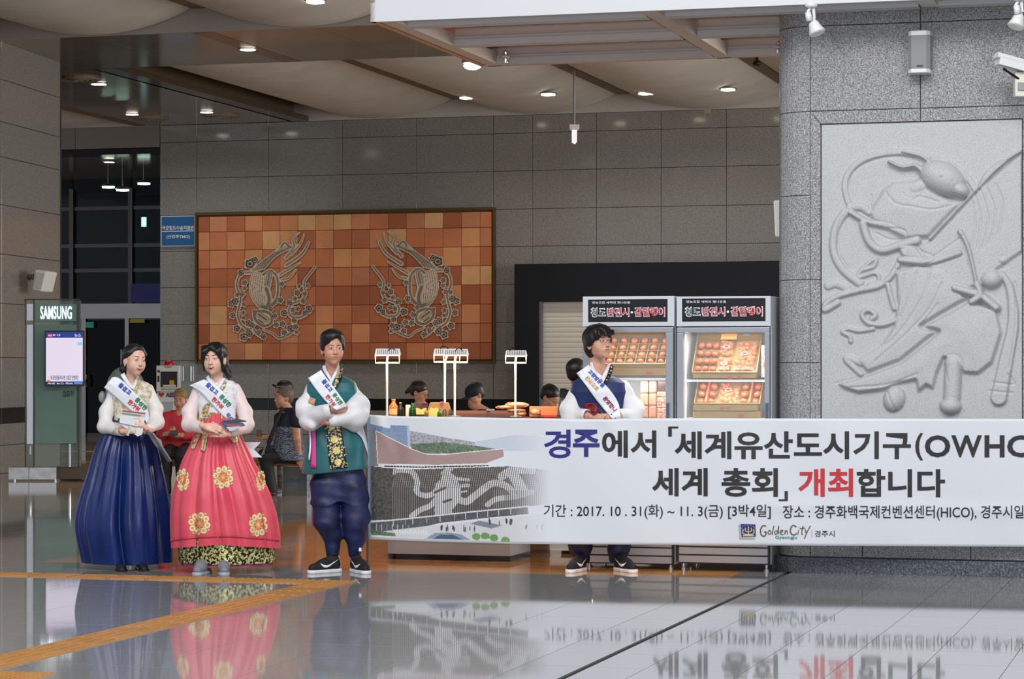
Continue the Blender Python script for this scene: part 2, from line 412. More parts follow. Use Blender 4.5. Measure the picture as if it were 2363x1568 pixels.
# ---- carved relief
cv = Canvas(1895.5, 2358.5, 0, 1, 1.5)
zt, zb = zf0-.004, .43
y_top, y_bot = 288, 1190
cv = Canvas(1895.5, 2358.5, y_top, y_bot, 1.7)
def W(*p): return [(1780+x/2.063, 240+y/2.063) for x, y in p]
def raise_poly(pts, h, soft=9, mode='max', dome=0):
    d = -cv.sd(W(*pts)); t = np.clip(d/soft, 0, 1); t = t*t*(3-2*t); hh = h*t
    if dome: hh += dome*np.clip(d/60, 0, 1)
    hh = np.where(d > 0, hh, 0); cv.H = np.maximum(cv.H, hh)
def stroke(pts, w_, h, prof='round', w2=None):
    pts = smooth_line(W(*pts)); n = len(pts); ws = [((w_+(w2-w_)*i/(n-1)) if w2 else w_)/2/2.063 for i in range(n)]
    d = -cv.dist(pts, ws=ws); hw = np.mean(ws)
    t = np.clip(d/(hw*(.8 if prof == 'round' else .35)), 0, 1); t = np.sqrt(np.clip(1-(1-t)**2, 0, 1))
    base = cv.H.copy(); loc = float(np.mean(base[d > 0])) if (d > 0).any() else 0
    cv.H = np.where(d > 0, np.maximum(cv.H, loc*.35+h*t), cv.H)
    rim = (d > -2.2) & (d <= 0); cv.H = np.where(rim, cv.H-.006, cv.H)
def groove(pts, w_=4.2, h=.011):
    d = cv.dist(smooth_line(W(*pts))); cv.H -= h*np.exp(-(d/(w_/2.063))**2)
def blob(x, y, rx, ry, ang, h):
    x, y = W((x, y))[0]; rx /= 2.063; ry /= 2.063; c, s = math.cos(math.radians(ang)), math.sin(math.radians(ang))
    u = ((cv.X-x)*c+(cv.Y-y)*s)/rx; v = (-(cv.X-x)*s+(cv.Y-y)*c)/ry; q = np.clip(1-u*u-v*v, 0, 1)
    cv.H = np.maximum(cv.H, h*np.sqrt(q))
    ring = (q <= 0) & (u*u+v*v < 1.12); cv.H = np.where(ring, cv.H-.006, cv.H)
raise_poly([(1205, 235), (990, 415), (760, 655), (690, 690), (760, 800), (880, 930), (1000, 870), (1090, 800), (1205, 720)], .034, 10)
raise_poly([(530, 410), (580, 372), (680, 365), (760, 400), (860, 462), (940, 472), (760, 655), (640, 665), (480, 575), (455, 525)], .05, 14, dome=.02)
raise_poly([(590, 800), (700, 770), (830, 790), (940, 940), (720, 1065), (800, 1090), (620, 1232), (460, 1290), (400, 1222), (520, 1150), (580, 1062), (600, 960)], .045, 10, dome=.015)
raise_poly([(305, 1335), (440, 1300), (620, 1232), (800, 1090), (715, 1068), (940, 945), (1080, 985), (1105, 1100), (1060, 1240), (990, 1295), (915, 1290), (890, 1245), (860, 1258), (830, 1220), (800, 1290), (780, 1370), (745, 1350), (700, 1388), (690, 1325), (620, 1340), (540, 1372), (420, 1386), (350, 1365)], .052, 9, dome=.02)
raise_poly([(590, 660), (700, 680), (760, 760), (700, 775), (620, 740)], .055, 10)
stroke([(375, 490), (352, 400), (372, 330), (440, 270), (540, 243), (650, 240), (760, 262), (860, 308), (935, 365), (975, 425)], 30, .024, 'flat')
stroke([(470, 520), (430, 495), (375, 505), (320, 565), (297, 640), (302, 720), (345, 795), (425, 860)], 40, .035)
stroke([(380, 520), (460, 565), (560, 590), (630, 625)], 26, .045)
stroke([(440, 575), (470, 660), (530, 702), (620, 680), (700, 660)], 40, .055)
stroke([(430, 795), (500, 740), (490, 780), (430, 800), (420, 830), (500, 810), (515, 850), (470, 865)], 20, .03)
stroke([(620, 745), (580, 820), (520, 870), (430, 890), (330, 915), (265, 950), (255, 985), (320, 950)], 30, .04)
stroke([(560, 870), (575, 930), (590, 980)], 26, .035)
stroke([(270, 870), (310, 860), (360, 880)], 40, .025)
stroke([(610, 1030), (540, 1055), (470, 1050), (435, 1010), (465, 985), (500, 1010), (480, 1030)], 26, .04)
stroke([(490, 1075), (420, 1085), (370, 1075), (340, 1090), (375, 1110), (380, 1135)], 22, .03)
stroke([(430, 1240), (370, 1215), (360, 1225), (430, 1290)], 30, .03)
stroke([(620, 750), (760, 760), (900, 720)], 34, .06)
stroke([(1100, 820), (1140, 900), (1152, 1050), (1120, 1220), (1085, 1400)], 26, .045, 'flat', 78)
stroke([(905, 620), (945, 700), (985, 880)], 26, .075, 'round', 16)
stroke([(1195, 245), (1110, 300), (990, 415), (760, 655)], 12, .06)
stroke([(1000, 410), (1040, 345), (1105, 300)], 30, .03)
stroke([(880, 885), (950, 905), (1000, 920), (1075, 980)], 40, .085)
stroke([(985, 870), (1000, 920), (960, 950)], 36, .085)
blob(1050, 845, 52, 46, 0, .10); blob(1102, 758, 22, 20, 0, .05)
blob(590, 1408, 52, 62, 20, .085); stroke([(870, 1240), (868, 1330), (862, 1430)], 82, .08); blob(858, 1440, 52, 42, 0, .10)
stroke([(735, 340), (690, 305), (630, 312), (565, 283)], 26, .075, 'round', 12)
stroke([(765, 298), (720, 262), (630, 238)], 22, .06, 'round', 10)
blob(820, 368, 118, 78, 28, .16); blob(905, 425, 48, 36, 30, .13); blob(700, 410, 70, 40, -20, .07)
blob(822, 360, 16, 14, 0, .175)
for p in ([(550, 430), (600, 482), (680, 500), (780, 515), (890, 490)], [(680, 470), (720, 455), (800, 480)], [(560, 600), (640, 610), (650, 650)], [(480, 440), (470, 520)],
          [(700, 800), (650, 960), (540, 1150)], [(760, 800), (730, 920), (600, 1110), (450, 1215)], [(820, 860), (760, 980), (640, 1110), (500, 1230)],
          [(800, 960), (720, 1070), (780, 1085)], [(720, 1065), (850, 1010), (945, 945)], [(800, 1090), (650, 1225), (440, 1302), (310, 1335)], [(380, 1355), (560, 1340), (700, 1290)],
          [(970, 440), (1000, 560), (985, 700)], [(1000, 430), (1035, 560), (1010, 700)], [(1030, 420), (1070, 540), (1040, 680)], [(1070, 400), (1105, 500), (1080, 640)], [(960, 480), (975, 600), (955, 690)],
          [(640, 820), (610, 960)], [(700, 690), (730, 715), (770, 730)], [(1055, 1330), (1150, 1340)], [(1040, 1370), (1150, 1380)], [(1130, 1290), (1160, 1340)],
          [(560, 1380), (590, 1455)], [(590, 1375), (620, 1450)], [(620, 1380), (635, 1430)], [(830, 1250), (850, 1330)], [(360, 500), (330, 560), (315, 640), (322, 720), (370, 790)],
          [(385, 480), (368, 400), (390, 330), (460, 285), (560, 258), (680, 262)], [(500, 620), (560, 650), (620, 655)], [(860, 720), (700, 790), (600, 795)], [(920, 640), (760, 750)], [(1160, 860), (1165, 1060), (1135, 1260)]):
    groove(p)
K = cv.H.copy()
for _ in range(1):
    K[1:-1, 1:-1] = (cv.H[1:-1, 1:-1]*2+cv.H[:-2, 1:-1]+cv.H[2:, 1:-1]+cv.H[1:-1, :-2]+cv.H[1:-1, 2:])/6; cv.H = K.copy()
K[[0, -1], :] = 0; K[:, [0, -1]] = 0; cv.H = K
def rel_fn(X, Y_, H):
    u = (X-1895.5)/463.0; a = AX(1895.5)+(AX(2358.5)-AX(1895.5))*u; z = zt-(Y_-y_top)/(y_bot-y_top)*(zt-zb); b = CB+.016-H*.85
    return np.stack([a*CT+b*ST, -a*ST+b*CT, z], 1)
v, f = cv.mesh_all(rel_fn)
part('relief_carving', v, f, REL, wr, True)
# ---- soffit, coffers and sagging vaults (ceiling)
SOFF = mat('soffit_panel', (150, 138, 118), 0.14, metal=.45, var=[(140, 128, 110), (156, 144, 124)], vs=.8)
SOFB = mat('soffit_strip', (84, 72, 58), 0.2, metal=.4)
VAULT = mat('vault_fabric', (200, 198, 196), 0.75, var=[(194, 192, 190), (204, 202, 200)], vs=1.5)
COF = mat('coffer_side', (176, 170, 166), 0.6); COFB = mat('coffer_brown', (112, 96, 78), 0.5)
ZC = 6.47
cl = MB().rbox(-30, 12, 15.5, 55, 7.3, 7.5).go('ceiling', COF); cl['kind'] = 'structure'
ab = [-16.65, -13.55, -10.45, -7.35, -4.25, -1.15, 1.95]
# far zone left of the coffers, and the cross band
def soffit(a0, a1, b0, b1):
    na = max(1, round((a1-a0)/1.55)); nb = max(1, round((b1-b0)/1.8)); da = (a1-a0)/na; db = (b1-b0)/nb
    for i in range(na):
        for j in range(nb):
            m = MB().rbox(a0+i*da+.004, a0+(i+1)*da-.004, b0+j*db+.004, b0+(j+1)*db-.004, ZS, ZS+.04); m.go('soffit_panel', SOFF, cl)
    MB().rbox(a0, a1, b0, b1, ZS+.045, ZS+.1).go('soffit_backing', SLAB, cl)
soffit(-13.4, 5.1, 31.75, 35.2); soffit(-19.75, -13.7, 31.75, 35.2)
soffit(-19.75, -16.8, 35.2, 43.75)
MB().rbox(-13.7, -13.4, 31.75, 35.2, ZS-.003, ZS+.09).go('soffit_strip', SOFB, cl)
MB().rbox(-16.8, -16.5, 35.2, 43.75, ZS-.003, ZS+.09).go('soffit_strip', SOFB, cl)
MB().rbox(-30, -19.75, 31.75, 35.2, ZS, ZS+.1).go('soffit_backing', SOFF, cl)
def vault(a0, a1, b0, b1, sag=.33):
    v = []; f = []; n = 20
    for i in range(n+1):
        t = i/n; a = a0+.12+(a1-a0-.24)*t; z = ZC-sag*(1-(2*t-1)**2)**.9
        v += [R(a, b0, z), R(a, b1, z)]
    for i in range(n): f.append((2*i, 2*i+1, 2*i+3, 2*i+2))
    part('vault_membrane', v, f, VAULT, cl, True)
def bay_set(lo, hi, b0, b1):
    for i in range(lo, hi): vault(ab[i], ab[i+1], b0+.02, b1-.02)
    for i in range(lo, hi+1): MB().rbox(ab[i]-.12, ab[i]+.12, b0, b1, ZC-.02, ZC+.3).go('vault_beam', COFB, cl)
    MB().rbox(ab[lo]-.2, ab[hi]+.2, b1, b1+.06, ZS-.0, ZC+.6).go('coffer_end', COF, cl)
    MB().rbox(ab[lo]-.22, ab[lo]-.14, b0, b1, ZS, ZC+.6).go('coffer_side', COFB, cl)
bay_set(0, 6, 35.28, 43.72); vault(-23.05, -19.95, 35.3, 43.7); vault(-26.2, -23.1, 35.3, 43.7); MB().rbox(-27, -19.8, 43.72, 43.78, ZS, ZC+.6).go('coffer_end', COF, cl); MB().rbox(-20.03, -19.8, 35.28, 43.72, ZS, ZC+.3).go('coffer_side', COFB, cl); bay_set(0, 6, 22.2, 31.7)
cl2 = MB().rbox(-30, -16.9, 22, 31.7, ZS, ZS+.1).go('soffit_backing', SOFF, cl)
MB().rbox(-30, 12, 15.5, 22.1, 6.9, 7.0).go('soffit_backing', COF, cl)
# ---- vestibule behind the pier: fascia, curtain wall, door
ARCHG = mat('fascia_grey', (120, 116, 108), .5)
GLS = mat('dark_glass', (6, 16, 14), 0.05, spec=.12)
GLSW = mat('window_glass', (10, 34, 36), 0.05, spec=.2, alpha=.55)
STEEL = mat('brushed_steel', (150, 145, 138), 0.22, metal=1.0, bump=.05, bs=30)
DSTEEL = mat('dark_steel', (84, 80, 76), 0.3, metal=.9)
av0, av1 = -24.0, aw0
tr = MB()
for i in range(4):
    MB().rbox(-26.6+i*(aw0+26.6)/4, -26.6+(i+1)*(aw0+26.6)/4-.01, BW, BW+.3, 5.72, ZS).go('trim_%d' % (i+1), ARCHG)['kind'] = 'structure'
MB().rbox(-26.6, aw0, BW+.02, BW+.4, 5.60, 5.71).go('trim_5', BLACK)['kind'] = 'structure'
VB = 49.5
MB().rbox(-27, aw0+.4, BW+.4, VB+3.0, 5.62, 5.75).go('trim_6', SOFF)['kind'] = 'structure'
o = MB().rbox(aw0, aw0+.3, BW+.06, VB+3, 0, 6).go('wall_vestibule', BLACK); o['kind'] = 'structure'
o = MB().rbox(-30, aw0+2, VB+3, VB+3.2, 0, 6).go('wall_outside', mat('night', (9, 22, 22), .25)); o['kind'] = 'structure'
VX = lambda px: RA(px, VB)[0]
win = MB().rbox(VX(60), aw0+.3, VB+.1, VB+.12, 5.3, 5.62).go('window_1', BLACK); win['kind'] = 'structure'
vxs = [60, 167, 303, 392]; vys = [398, 482, 568, 625, 702]
for i in range(3):
    for j in range(4):
        z1 = RZ(200, vys[j], VB); z0 = RZ(200, vys[j+1], VB)
        MB().rbox(VX(vxs[i])+.03, VX(vxs[i+1])-.03, VB+.02, VB+.04, z0+.03, z1-.03).go('pane', GLSW, win)
for j in range(4):
    z = RZ(200, vys[j], VB); MB().rbox(VX(60), VX(392), VB-.02, VB+.06, z-.04, z+.04).go('mullion', DSTEEL, win)
for x in vxs[1:3]:
    MB().rbox(VX(x)-.05, VX(x)+.05, VB-.06, VB+.08, 0, 5.4).go('mullion', DSTEEL, win)
zh1, zh0 = RZ(250, 702, VB), RZ(250, 736, VB)
dr = MB().rbox(VX(198), VX(392), VB-.25, VB-.02, zh0, zh1).go('door_1', STEEL); dr['kind'] = 'structure'
MB().rbox(VX(208), VX(299), VB-.14, VB-.12, .08, zh0-.03).go('pane', GLS, dr)
MB().rbox(VX(303), VX(392), VB-.14, VB-.12, .08, zh0-.03).go('pane', GLS, dr)
MB().rbox(VX(197), VX(207), VB-.2, VB-.1, 0, zh0).go('door_post', STEEL, dr)
MB().rbox(VX(297), VX(306), VB-.2, VB-.1, 0, zh0).go('door_post', STEEL, dr)
MB().rbox(VX(208), VX(392), VB-.17, VB-.1, 0, .09).go('door_rail', DSTEEL, dr)
MB().tube([R(VX(292), VB-.25, .7), R(VX(292), VB-.25, 1.9)], .025).go('door_handle', STEEL, dr)
MB().tube([R(VX(212), VB-.25, 1.1), R(VX(212), VB-.3, 1.22), R(VX(212), VB-.25, 1.34)], .03).go('door_handle', STEEL, dr)
BLUE = mat('sign_blue', (22, 84, 150), .4); GRN = mat('exit_green', (20, 110, 96), .4, emit=(20, 130, 110), es=.35)
pbx = MB().rbox(VX(324), VX(392), VB-.5, VB-.45, RZ(340, 702, VB)+.02, RZ(340, 657, VB)).go('blue_board', mat('navy_board', (14, 26, 120), .4)); tag(recenter(pbx), 'dark blue hanging board above the steel door header', 'sign')
q = MB().rbox(VX(209), VX(226), VB-.24, VB-.2, RZ(215, 757, VB), RZ(215, 744, VB)).go('exit_sign', GRN); tag(q, 'small green sign at top corner of the glass door', 'sign')
q = MB().rbox(VX(311), VX(345), VB-.26, VB-.22, RZ(320, 746, VB), RZ(320, 737, VB)).go('yellow_sign', mat('yellow', (190, 175, 20), .4)); tag(q, 'small yellow strip sign under the door header', 'sign')
q = MB().rbox(VX(353), VX(362), VB-.6, VB-.54, RZ(355, 527, VB), RZ(355, 505, VB)).go('lit_sign', mat('lit_cyan', (190, 240, 240), .4, emit=(190, 240, 235), es=1.2)); tag(q, 'small lit pictogram sign high in the dark vestibule', 'sign')
# ================================================================ CEILING LIGHTS, CANOPY
LAMPM = mat('lamp_glow', (255, 250, 240), .4, emit=(255, 246, 228), es=14)
LAMPB = mat('lamp_glow_cool', (240, 245, 255), .4, emit=(232, 238, 255), es=16)
RIM = mat('lamp_rim', (150, 142, 128), .3, metal=.6)
def spot(loc, power, col=WARM, ang=150):
    l = bpy.data.lights.new('downlight_beam', 'SPOT'); l.energy = power; l.color = col; l.spot_size = math.radians(ang); l.spot_blend = 1; l.shadow_soft_size = .04
    o = bpy.data.objects.new('downlight_beam', l); COL.objects.link(o); o.location = loc; return o
def downlight(a, b, z, label, r=.11, power=0, m=LAMPM, grp=None):
    c = R(a, b, z)
    t = thing('downlight', label, 'ceiling light', c, grp)
    MB().lathe((c[0], c[1], z-.012), [(r+.03, 0), (r+.03, .014)], 24).go('rim', RIM, t)
    MB().lathe((c[0], c[1], z-.018), [(r*.6, -.004), (r, 0), (r, .004)], 24).go('diffuser', m, t)
    if power: spot((c[0], c[1], z-.025), power)
    return t
a, b = G(572, 113, ZS); downlight(a, b, ZS, 'small round downlight on the reflective soffit right of centre beam', power=190)
a, b = G(228, 193, ZS); downlight(a, b, ZS, 'bluish round downlight beside the first ceiling vent', .12, 190, LAMPB)
a, b = G(305, 263, ZS); downlight(a, b, ZS, 'left of the two downlights near the wall above the blue sign', power=190)
a, b = G(477, 258, ZS); downlight(a, b, ZS, 'right of the two downlights near the wall above the terracotta mural', power=190)
a, b = G(252, 371, 5.62); downlight(a, b, 5.60, 'bright downlight in the vestibule ceiling beyond the pier', .10, power=120)
for px, py, lab in ((250, 434, 'teal-tinted glowing disc, left of two standing in for lamp reflections in the upper vestibule glass'), (283, 441, 'lower right of the two glowing discs standing in for lamp reflections in the upper vestibule glass'), (332, 426, 'greenish disc standing in for a lamp reflection in the narrow right-hand vestibule pane')):
    c = Vector(P(px, py, 51.5)); t = thing('lamp_reflection_disc', lab, 'lamp', c); MB().lathe((c.x, c.y, c.z), [(.13, 0), (.13, .03)], 18).go('diffuser', mat('teal_glow', (220, 255, 245), .4, emit=(215, 255, 240), es=7), t); MB().lathe((c.x, c.y, c.z+.03), [(.16, 0), (.10, .06), (.015, .07), (.015, max(.08, 5.62-c.z-.03))], 18).go('housing', RIM, t)  # glowing discs added behind the panes in place of lamp reflections on the glass
def vent(px, py, label):
    a, b = G(px, py, ZS); c = R(a, b, ZS); t = thing('ceiling_vent', label, 'vent', c)
    m = MB()
    for k, r in enumerate((.34, .26, .17, .09)): m.lathe((c[0], c[1], ZS-.03-.004*k), [(r, .03), (r+.01, .0), (r-.045, .0), (r-.05, .03)], 28, False)
    m.go('louvre_ring', mat('vent_metal', (140, 130, 112), .4), t); MB().lathe((c[0], c[1], ZS-.012), [(.36, 0), (.36, .012)], 28).go('backplate', COFB, t)
vent(180, 181, 'round ceiling vent nearest the left pier'); vent(345, 272, 'round ceiling vent between the two rear downlights'); vent(510, 266, 'round ceiling vent right of the two rear downlights')
def lamp_from_mirror(px, py, z):
    """ceiling lamp whose reflection in the polished back wall is seen at that pixel"""
    a, Y = RA(px, BW); zw = CH+(HY-py)*Y/F; dx = (px-CX)/F; da = dx*CT-ST; db = dx*ST+CT; t = (z-zw)/((HY-py)/F)
    return a+da*t, BW-db*t
k = 0
for px, py, lab in ((541, 316, 'a'), (700, 310, 'b'), (733, 360, 'c'), (1090, 432, 'd'), (1218, 438, 'e')):
    a, b = lamp_from_mirror(px, py, ZC-.5)
    if a > -16.2 and (35.6 < b < 43.5 or 23 < b < 31.5): downlight(a, b, ZC-.36, 'recessed downlight in a ceiling vault, the %s mirrored in the back wall from the left' % ('first', 'second', 'third', 'fourth', 'fifth')[k], .10, 130)
    k += 1
SLM = mat('slot_glow', (255, 245, 220), .4, emit=(255, 240, 210), es=9)
def slotlight(px, py, label, w_=24, ang=18):
    a, b = G(px, py, ZC-.28); c = Vector(R(a, b, ZC-.30)); d = w_*c.y/F
    dv = Vector((math.cos(math.radians(ang)), -math.sin(math.radians(ang))*2.2, .0)).normalized()*d/2; s = dv.cross(Vector((0, 0, 1))).normalized()*.08
    t = thing('vault_light', label, 'ceiling light', c)
    MB().prism([c-dv-s, c+dv-s, c+dv+s, c-dv+s], (0, 0, .03)).go('glowing_lens', SLM, t)
    MB().prism([c-dv*1.25-s*1.3+Vector((0, 0, .031)), c+dv*1.25-s*1.3+Vector((0, 0, .031)), c+dv*1.25+s*1.3+Vector((0, 0, .031)), c-dv*1.25+s*1.3+Vector((0, 0, .031))], (0, 0, .02)).go('rim', RIM, t)
    spot((c.x, c.y, c.z-.02), 120)
slotlight(1265, 218, 'slanted slot lamp in the vault left of the hanging detector'); slotlight(1490, 216, 'slanted slot lamp right of the hanging detector', 26)
slotlight(1680, 207, 'slanted slot lamp in the vault nearest the column'); slotlight(1075, 226, 'thin slot lamp beside the dark ceiling beam', 20)
slotlight(728, 4, 'slot lamp at the very top edge in the near vault', 30)
# bright lamp under the canopy corner
a, b = G(1090, 152, 5.2); c = Vector(R(a, b, 5.2))
t = thing('pendant_downlight', 'bright bluish lamp just left of the white canopy corner', 'ceiling light', c)
MB().ell(c, (.11, .11, .05), 20, 10).go('glowing_lens', LAMPB, t, True); MB().lathe((c.x, c.y, c.z+.03), [(.13, 0), (.13, .05), (.05, .08), (.02, 1.25)], 20).go('housing', RIM, t)
# hanging detector
c = Vector(P(1325, 331, 41.0)); t = thing('hanging_detector', 'white box and blade hanging from the ceiling on a thin rod', 'detector', (c.x, c.y, c.z))
s = 41.0/F
WHM = mat('white_plastic', (225, 226, 224), .4); GRYM = mat('grey_metal', (150, 150, 148), .35, metal=.5)
MB().tube([P(1325, 290, 41), P(1325, 158, 41)], .02).go('rod', GRYM, t)
MB().box(c.x-11.5*s, c.x+11.5*s, 40.9, 41.1, P(0, 300, 41)[2], P(0, 288, 41)[2]).go('housing', WHM, t, bevel=.01)
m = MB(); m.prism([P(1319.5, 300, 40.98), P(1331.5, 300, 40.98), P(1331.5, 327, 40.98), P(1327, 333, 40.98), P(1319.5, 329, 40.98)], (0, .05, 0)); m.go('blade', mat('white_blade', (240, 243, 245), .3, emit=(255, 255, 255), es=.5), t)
q = pbox(1626, 1637, 250, 262, 43.9, .1).go('wall_sensor', mat('beige_plastic', (150, 145, 115), .5)); tag(recenter(q), 'small beige sensor under the ceiling edge above the back wall', 'sensor')
m = MB(); c = Vector(P(1747, 146, 38)); m.ell(c, (.07, .07, .05)); m.tube([c, c+Vector((0, .1, .3))], .025); tag(recenter(m.go('black_camera', BLACK)), 'small black dome camera below the canopy near the column', 'camera')
# white canopy: fascia, lattice, brown lining
CANW = mat('canopy_white', (210, 213, 216), .45); CANB = mat('canopy_lining', (214, 160, 120), .3, var=[(206, 152, 112), (218, 166, 126)], vs=1.2); CANG = mat('canopy_grey', (216, 206, 198), .4)
CZ = 4.1; b0 = 17.66; a0 = -6.17; bF = 20.55
t = thing('ceiling_canopy', 'white framed canopy with open metal lattice, hanging beside the granite column', 'canopy', R(-3, 18, CZ))
MB().rbox(a0, 1.2, b0, b0+.05, CZ, CZ+.6).go('fascia', CANW, t)
MB().rbox(a0+.42, 1.2, b0-.012, b0-.002, CZ+.27, CZ+.31).go('fascia_groove', mat('groove_grey', (96, 98, 100), .5), t)
MB().rbox(a0+.42, 1.2, b0-.03, b0-.002, CZ+.32, CZ+.6).go('fascia_band', CANW, t)
m = MB(); m.rbox(a0, a0+.04, b0, bF, CZ, CZ+.35); m.go('side_fascia', CANB, t)
m = MB(); m.rbox(a0, 1.2, b0+.05, bF, CZ+.34, CZ+.4); m.go('lining', CANB, t)
def bar(b, aa0, aa1, z0=CZ, w_=.14):
    m = MB(); m.rbox(aa0, aa1, b, b+w_, z0, z0+.05); m.rbox(aa0, aa1, b+.015, b+w_-.015, z0+.05, z0+.075); m.go('lattice_bar', CANW, t)
    MB().rbox(aa0, aa1, b+.04, b+.06, z0+.075, z0+.15).go('bar_web', CANG, t)
abar = [a0+.12, -4.05, -2.05, .4]
for b in (17.98, 19.15, 20.38):
    for i in range(3):
        if b > 18.1 and i >= 2: continue
        hi = abar[i+1]-.07
        if b > 18.1 and i == 1: hi = -3.25
        bar(b, abar[i]+.07, hi)
for i, a in enumerate(abar[:3]):
    if i == 2:
        MB().rbox(a-.05, a+.07, b0+.05, 18.05, CZ, CZ+.10).go('cross_bar', CANG, t); continue
    MB().rbox(a-.05, a+.07, b0+.05, bF, CZ, CZ+.10).go('cross_bar', CANG, t)
MB().rbox(a0+.04, -3.3, bF-.04, bF, CZ, CZ+.35).go('rear_fascia', CANG, t)
BULBG = mat('socket_white', (230, 228, 224), .3); CHR = mat('chrome', (225, 225, 225), .12, metal=1)
def bulb(px, py, Y, label):
    c = Vector(P(px, py, Y)); t = thing('bare_socket_lamp', label, 'lamp', c)
    MB().lathe(c, [(.008, -.045), (.018, -.04), (.022, -.01), (.03, 0), (.03, .025), (.018, .03), (.02, .05), (.01, .06)], 14).go('socket', CHR, t)
    MB().lathe(c, [(.036, 0), (.036, .018)], 14).go('collar', BULBG, t)
bulb(1167, 134, 21.17, 'white lamp socket on the left end of the rear lattice bar'); bulb(1797, 112, 20.5, 'white lamp socket on the lattice beside the column')
def spothead(px, py, Y, label, sx=1):
    c = Vector(P(px, py, Y)); s = Y/F; t = thing('track_spotlight', label, 'spotlight', c); q = lambda x, y, dy=0: c+Vector((x*s, dy, -y*s))
    MB().lathe(q(0, 6), [(.035, 0), (.045, .01), (.045, .03)], 18).go('ceiling_mount', WHM, t)
    MB().tube([q(-2, 6), q(-8, 16), q(-6, 34)], .012).tube([q(5, 6), q(7, 32)], .012).go('bracket', WHM, t)
    MB().tube([q(-9, 18, -.03), q(-5, 38, -.03)], [.022, .024], 14).go('driver', WHM, t, True)
    d = Vector((.35*sx, -.25, -1)).normalized(); n = MB(); base = q(2, 34)
    n.tube([base, base+d*.03, base+d*.06, base+d*.105, base+d*.11], [.02, .038, .045, .062, .056], 18); n.go('lamp_head', WHM, t, True)
    MB().tube([base+d*.106, base+d*.112], .054, 18).go('lens', mat('lens_glass', (230, 235, 225), .1), t)
spothead(1872, 12, 17.75, 'white track spotlight hanging above the column corner'); spothead(2352, -4, 17.35, 'white track spotlight at the top right edge', -1)
# speaker, bracket speaker, security camera on the column
def grille_speaker(x0, x1, y0, y1, Y, label):
    b = ((x0+x1)/2-CX)*Y/F*ST+Y*CT; A0, A1 = RA(x0, b)[0], RA(x1, b)[0]; xm = (x0+x1)/2; z0, z1 = RZ(xm, y1, b), RZ(xm, y0, b)
    t = thing('wall_speaker', label, 'speaker', R((A0+A1)/2, b+.06, z0)); h = z1-z0
    n = MB(); pr = [(A0, CB), (A0+.005, b+.03), (A0+.03, b), (A1-.03, b), (A1-.005, b+.03), (A1, CB)]
    MB().prism([R(a, bb, z0+h*.1) for a, bb in pr], (0, 0, h*.8)).go('grille', mat('speaker_grille', (148, 150, 150), .7, bump=.4, bs=900), t)
    for zz, hh in ((z0, h*.1), (z1-h*.12, h*.12)):
        MB().prism([R(a, bb-.004*(1 if j in (2, 3) else 0), zz) for j, (a, bb) in enumerate(pr)], (0, 0, hh)).go('end_cap', WHM, t, bevel=.006)
    MB().rbox(A0+.07, A0+.07+.045, b-.004, b, z0+h*.14, z0+h*.18).go('badge', mat('badge', (60, 56, 54), .4), t)
grille_speaker(2093, 2147, 70, 168, 17.9, 'grey rounded wall speaker high on the granite column')
m = MB(); Yk = 19.0
c0, c1 = Vector(P(1786, 548, Yk)), Vector(P(1784, 462, Yk))
m.prism([P(1788, 547, Yk), P(1803, 549, Yk), P(1803, 460, Yk), P(1784, 463, Yk)], (.06, .2, 0)); tag(recenter(m.go('side_speaker', WHM, bevel=.012)), 'white speaker on the left side of the granite column', 'speaker')
# CCTV camera
Yc = 17.55; t = thing('security_camera', 'white bullet security camera at the right edge of the column', 'camera', P(2352, 222, Yc)); s = Yc/F
p0, p1 = Vector(P(2302, 140, Yc)), Vector(P(2405, 168, Yc+.05)); d = (p1-p0).normalized()
m = MB(); up = Vector((0, 0, 1)); sd_ = d.cross(up).normalized(); up = sd_.cross(d).normalized(); W_, H_ = .05, .042
ring = [(-W_, -H_*.7), (W_, -H_*.7), (W_, H_*.5), (W_*.6, H_), (-W_*.6, H_), (-W_, H_*.5)]
m.prism([p0+sd_*x+up*z for x, z in ring], d*(p1-p0).length); m.go('housing', WHM, t)
m = MB(); m.prism([p0-d*.02+sd_*x*1.12+up*(z*1.12+.006) for x, z in ring[2:6]]+[p0-d*.02+sd_*x+up*(z-.004) for x, z in ((-W_, H_*.5), (W_, H_*.5))], d*.34); m.go('sun_shield', mat('white_shield', (236, 239, 242), .3), t)
MB().tube([P(2315, 158, Yc), P(2335, 172, Yc), P(2352, 183, Yc+.03)], .009).go('cable', BLACK, t)
m = MB(); m.box(P(2344, 0, Yc)[0], P(2363, 0, Yc)[0]+.06, Yc+.02, Yc+.10, P(0, 222, Yc)[2], P(0, 165, Yc)[2]); m.go('bracket', mat('ivory', (222, 220, 208), .4), t, bevel=.006)
MB().box(P(2350, 0, Yc)[0], P(2363, 0, Yc)[0]+.04, Yc+.01, Yc+.02, P(0, 208, Yc)[2], P(0, 190, Yc)[2]).go('junction_plate', GRYM, t)
MB().tube([P(2362, 210, Yc+.06), R(RA(2362, CB)[0], CB, P(0, 210, Yc)[2])], .02).go('wall_arm', WHM, t)
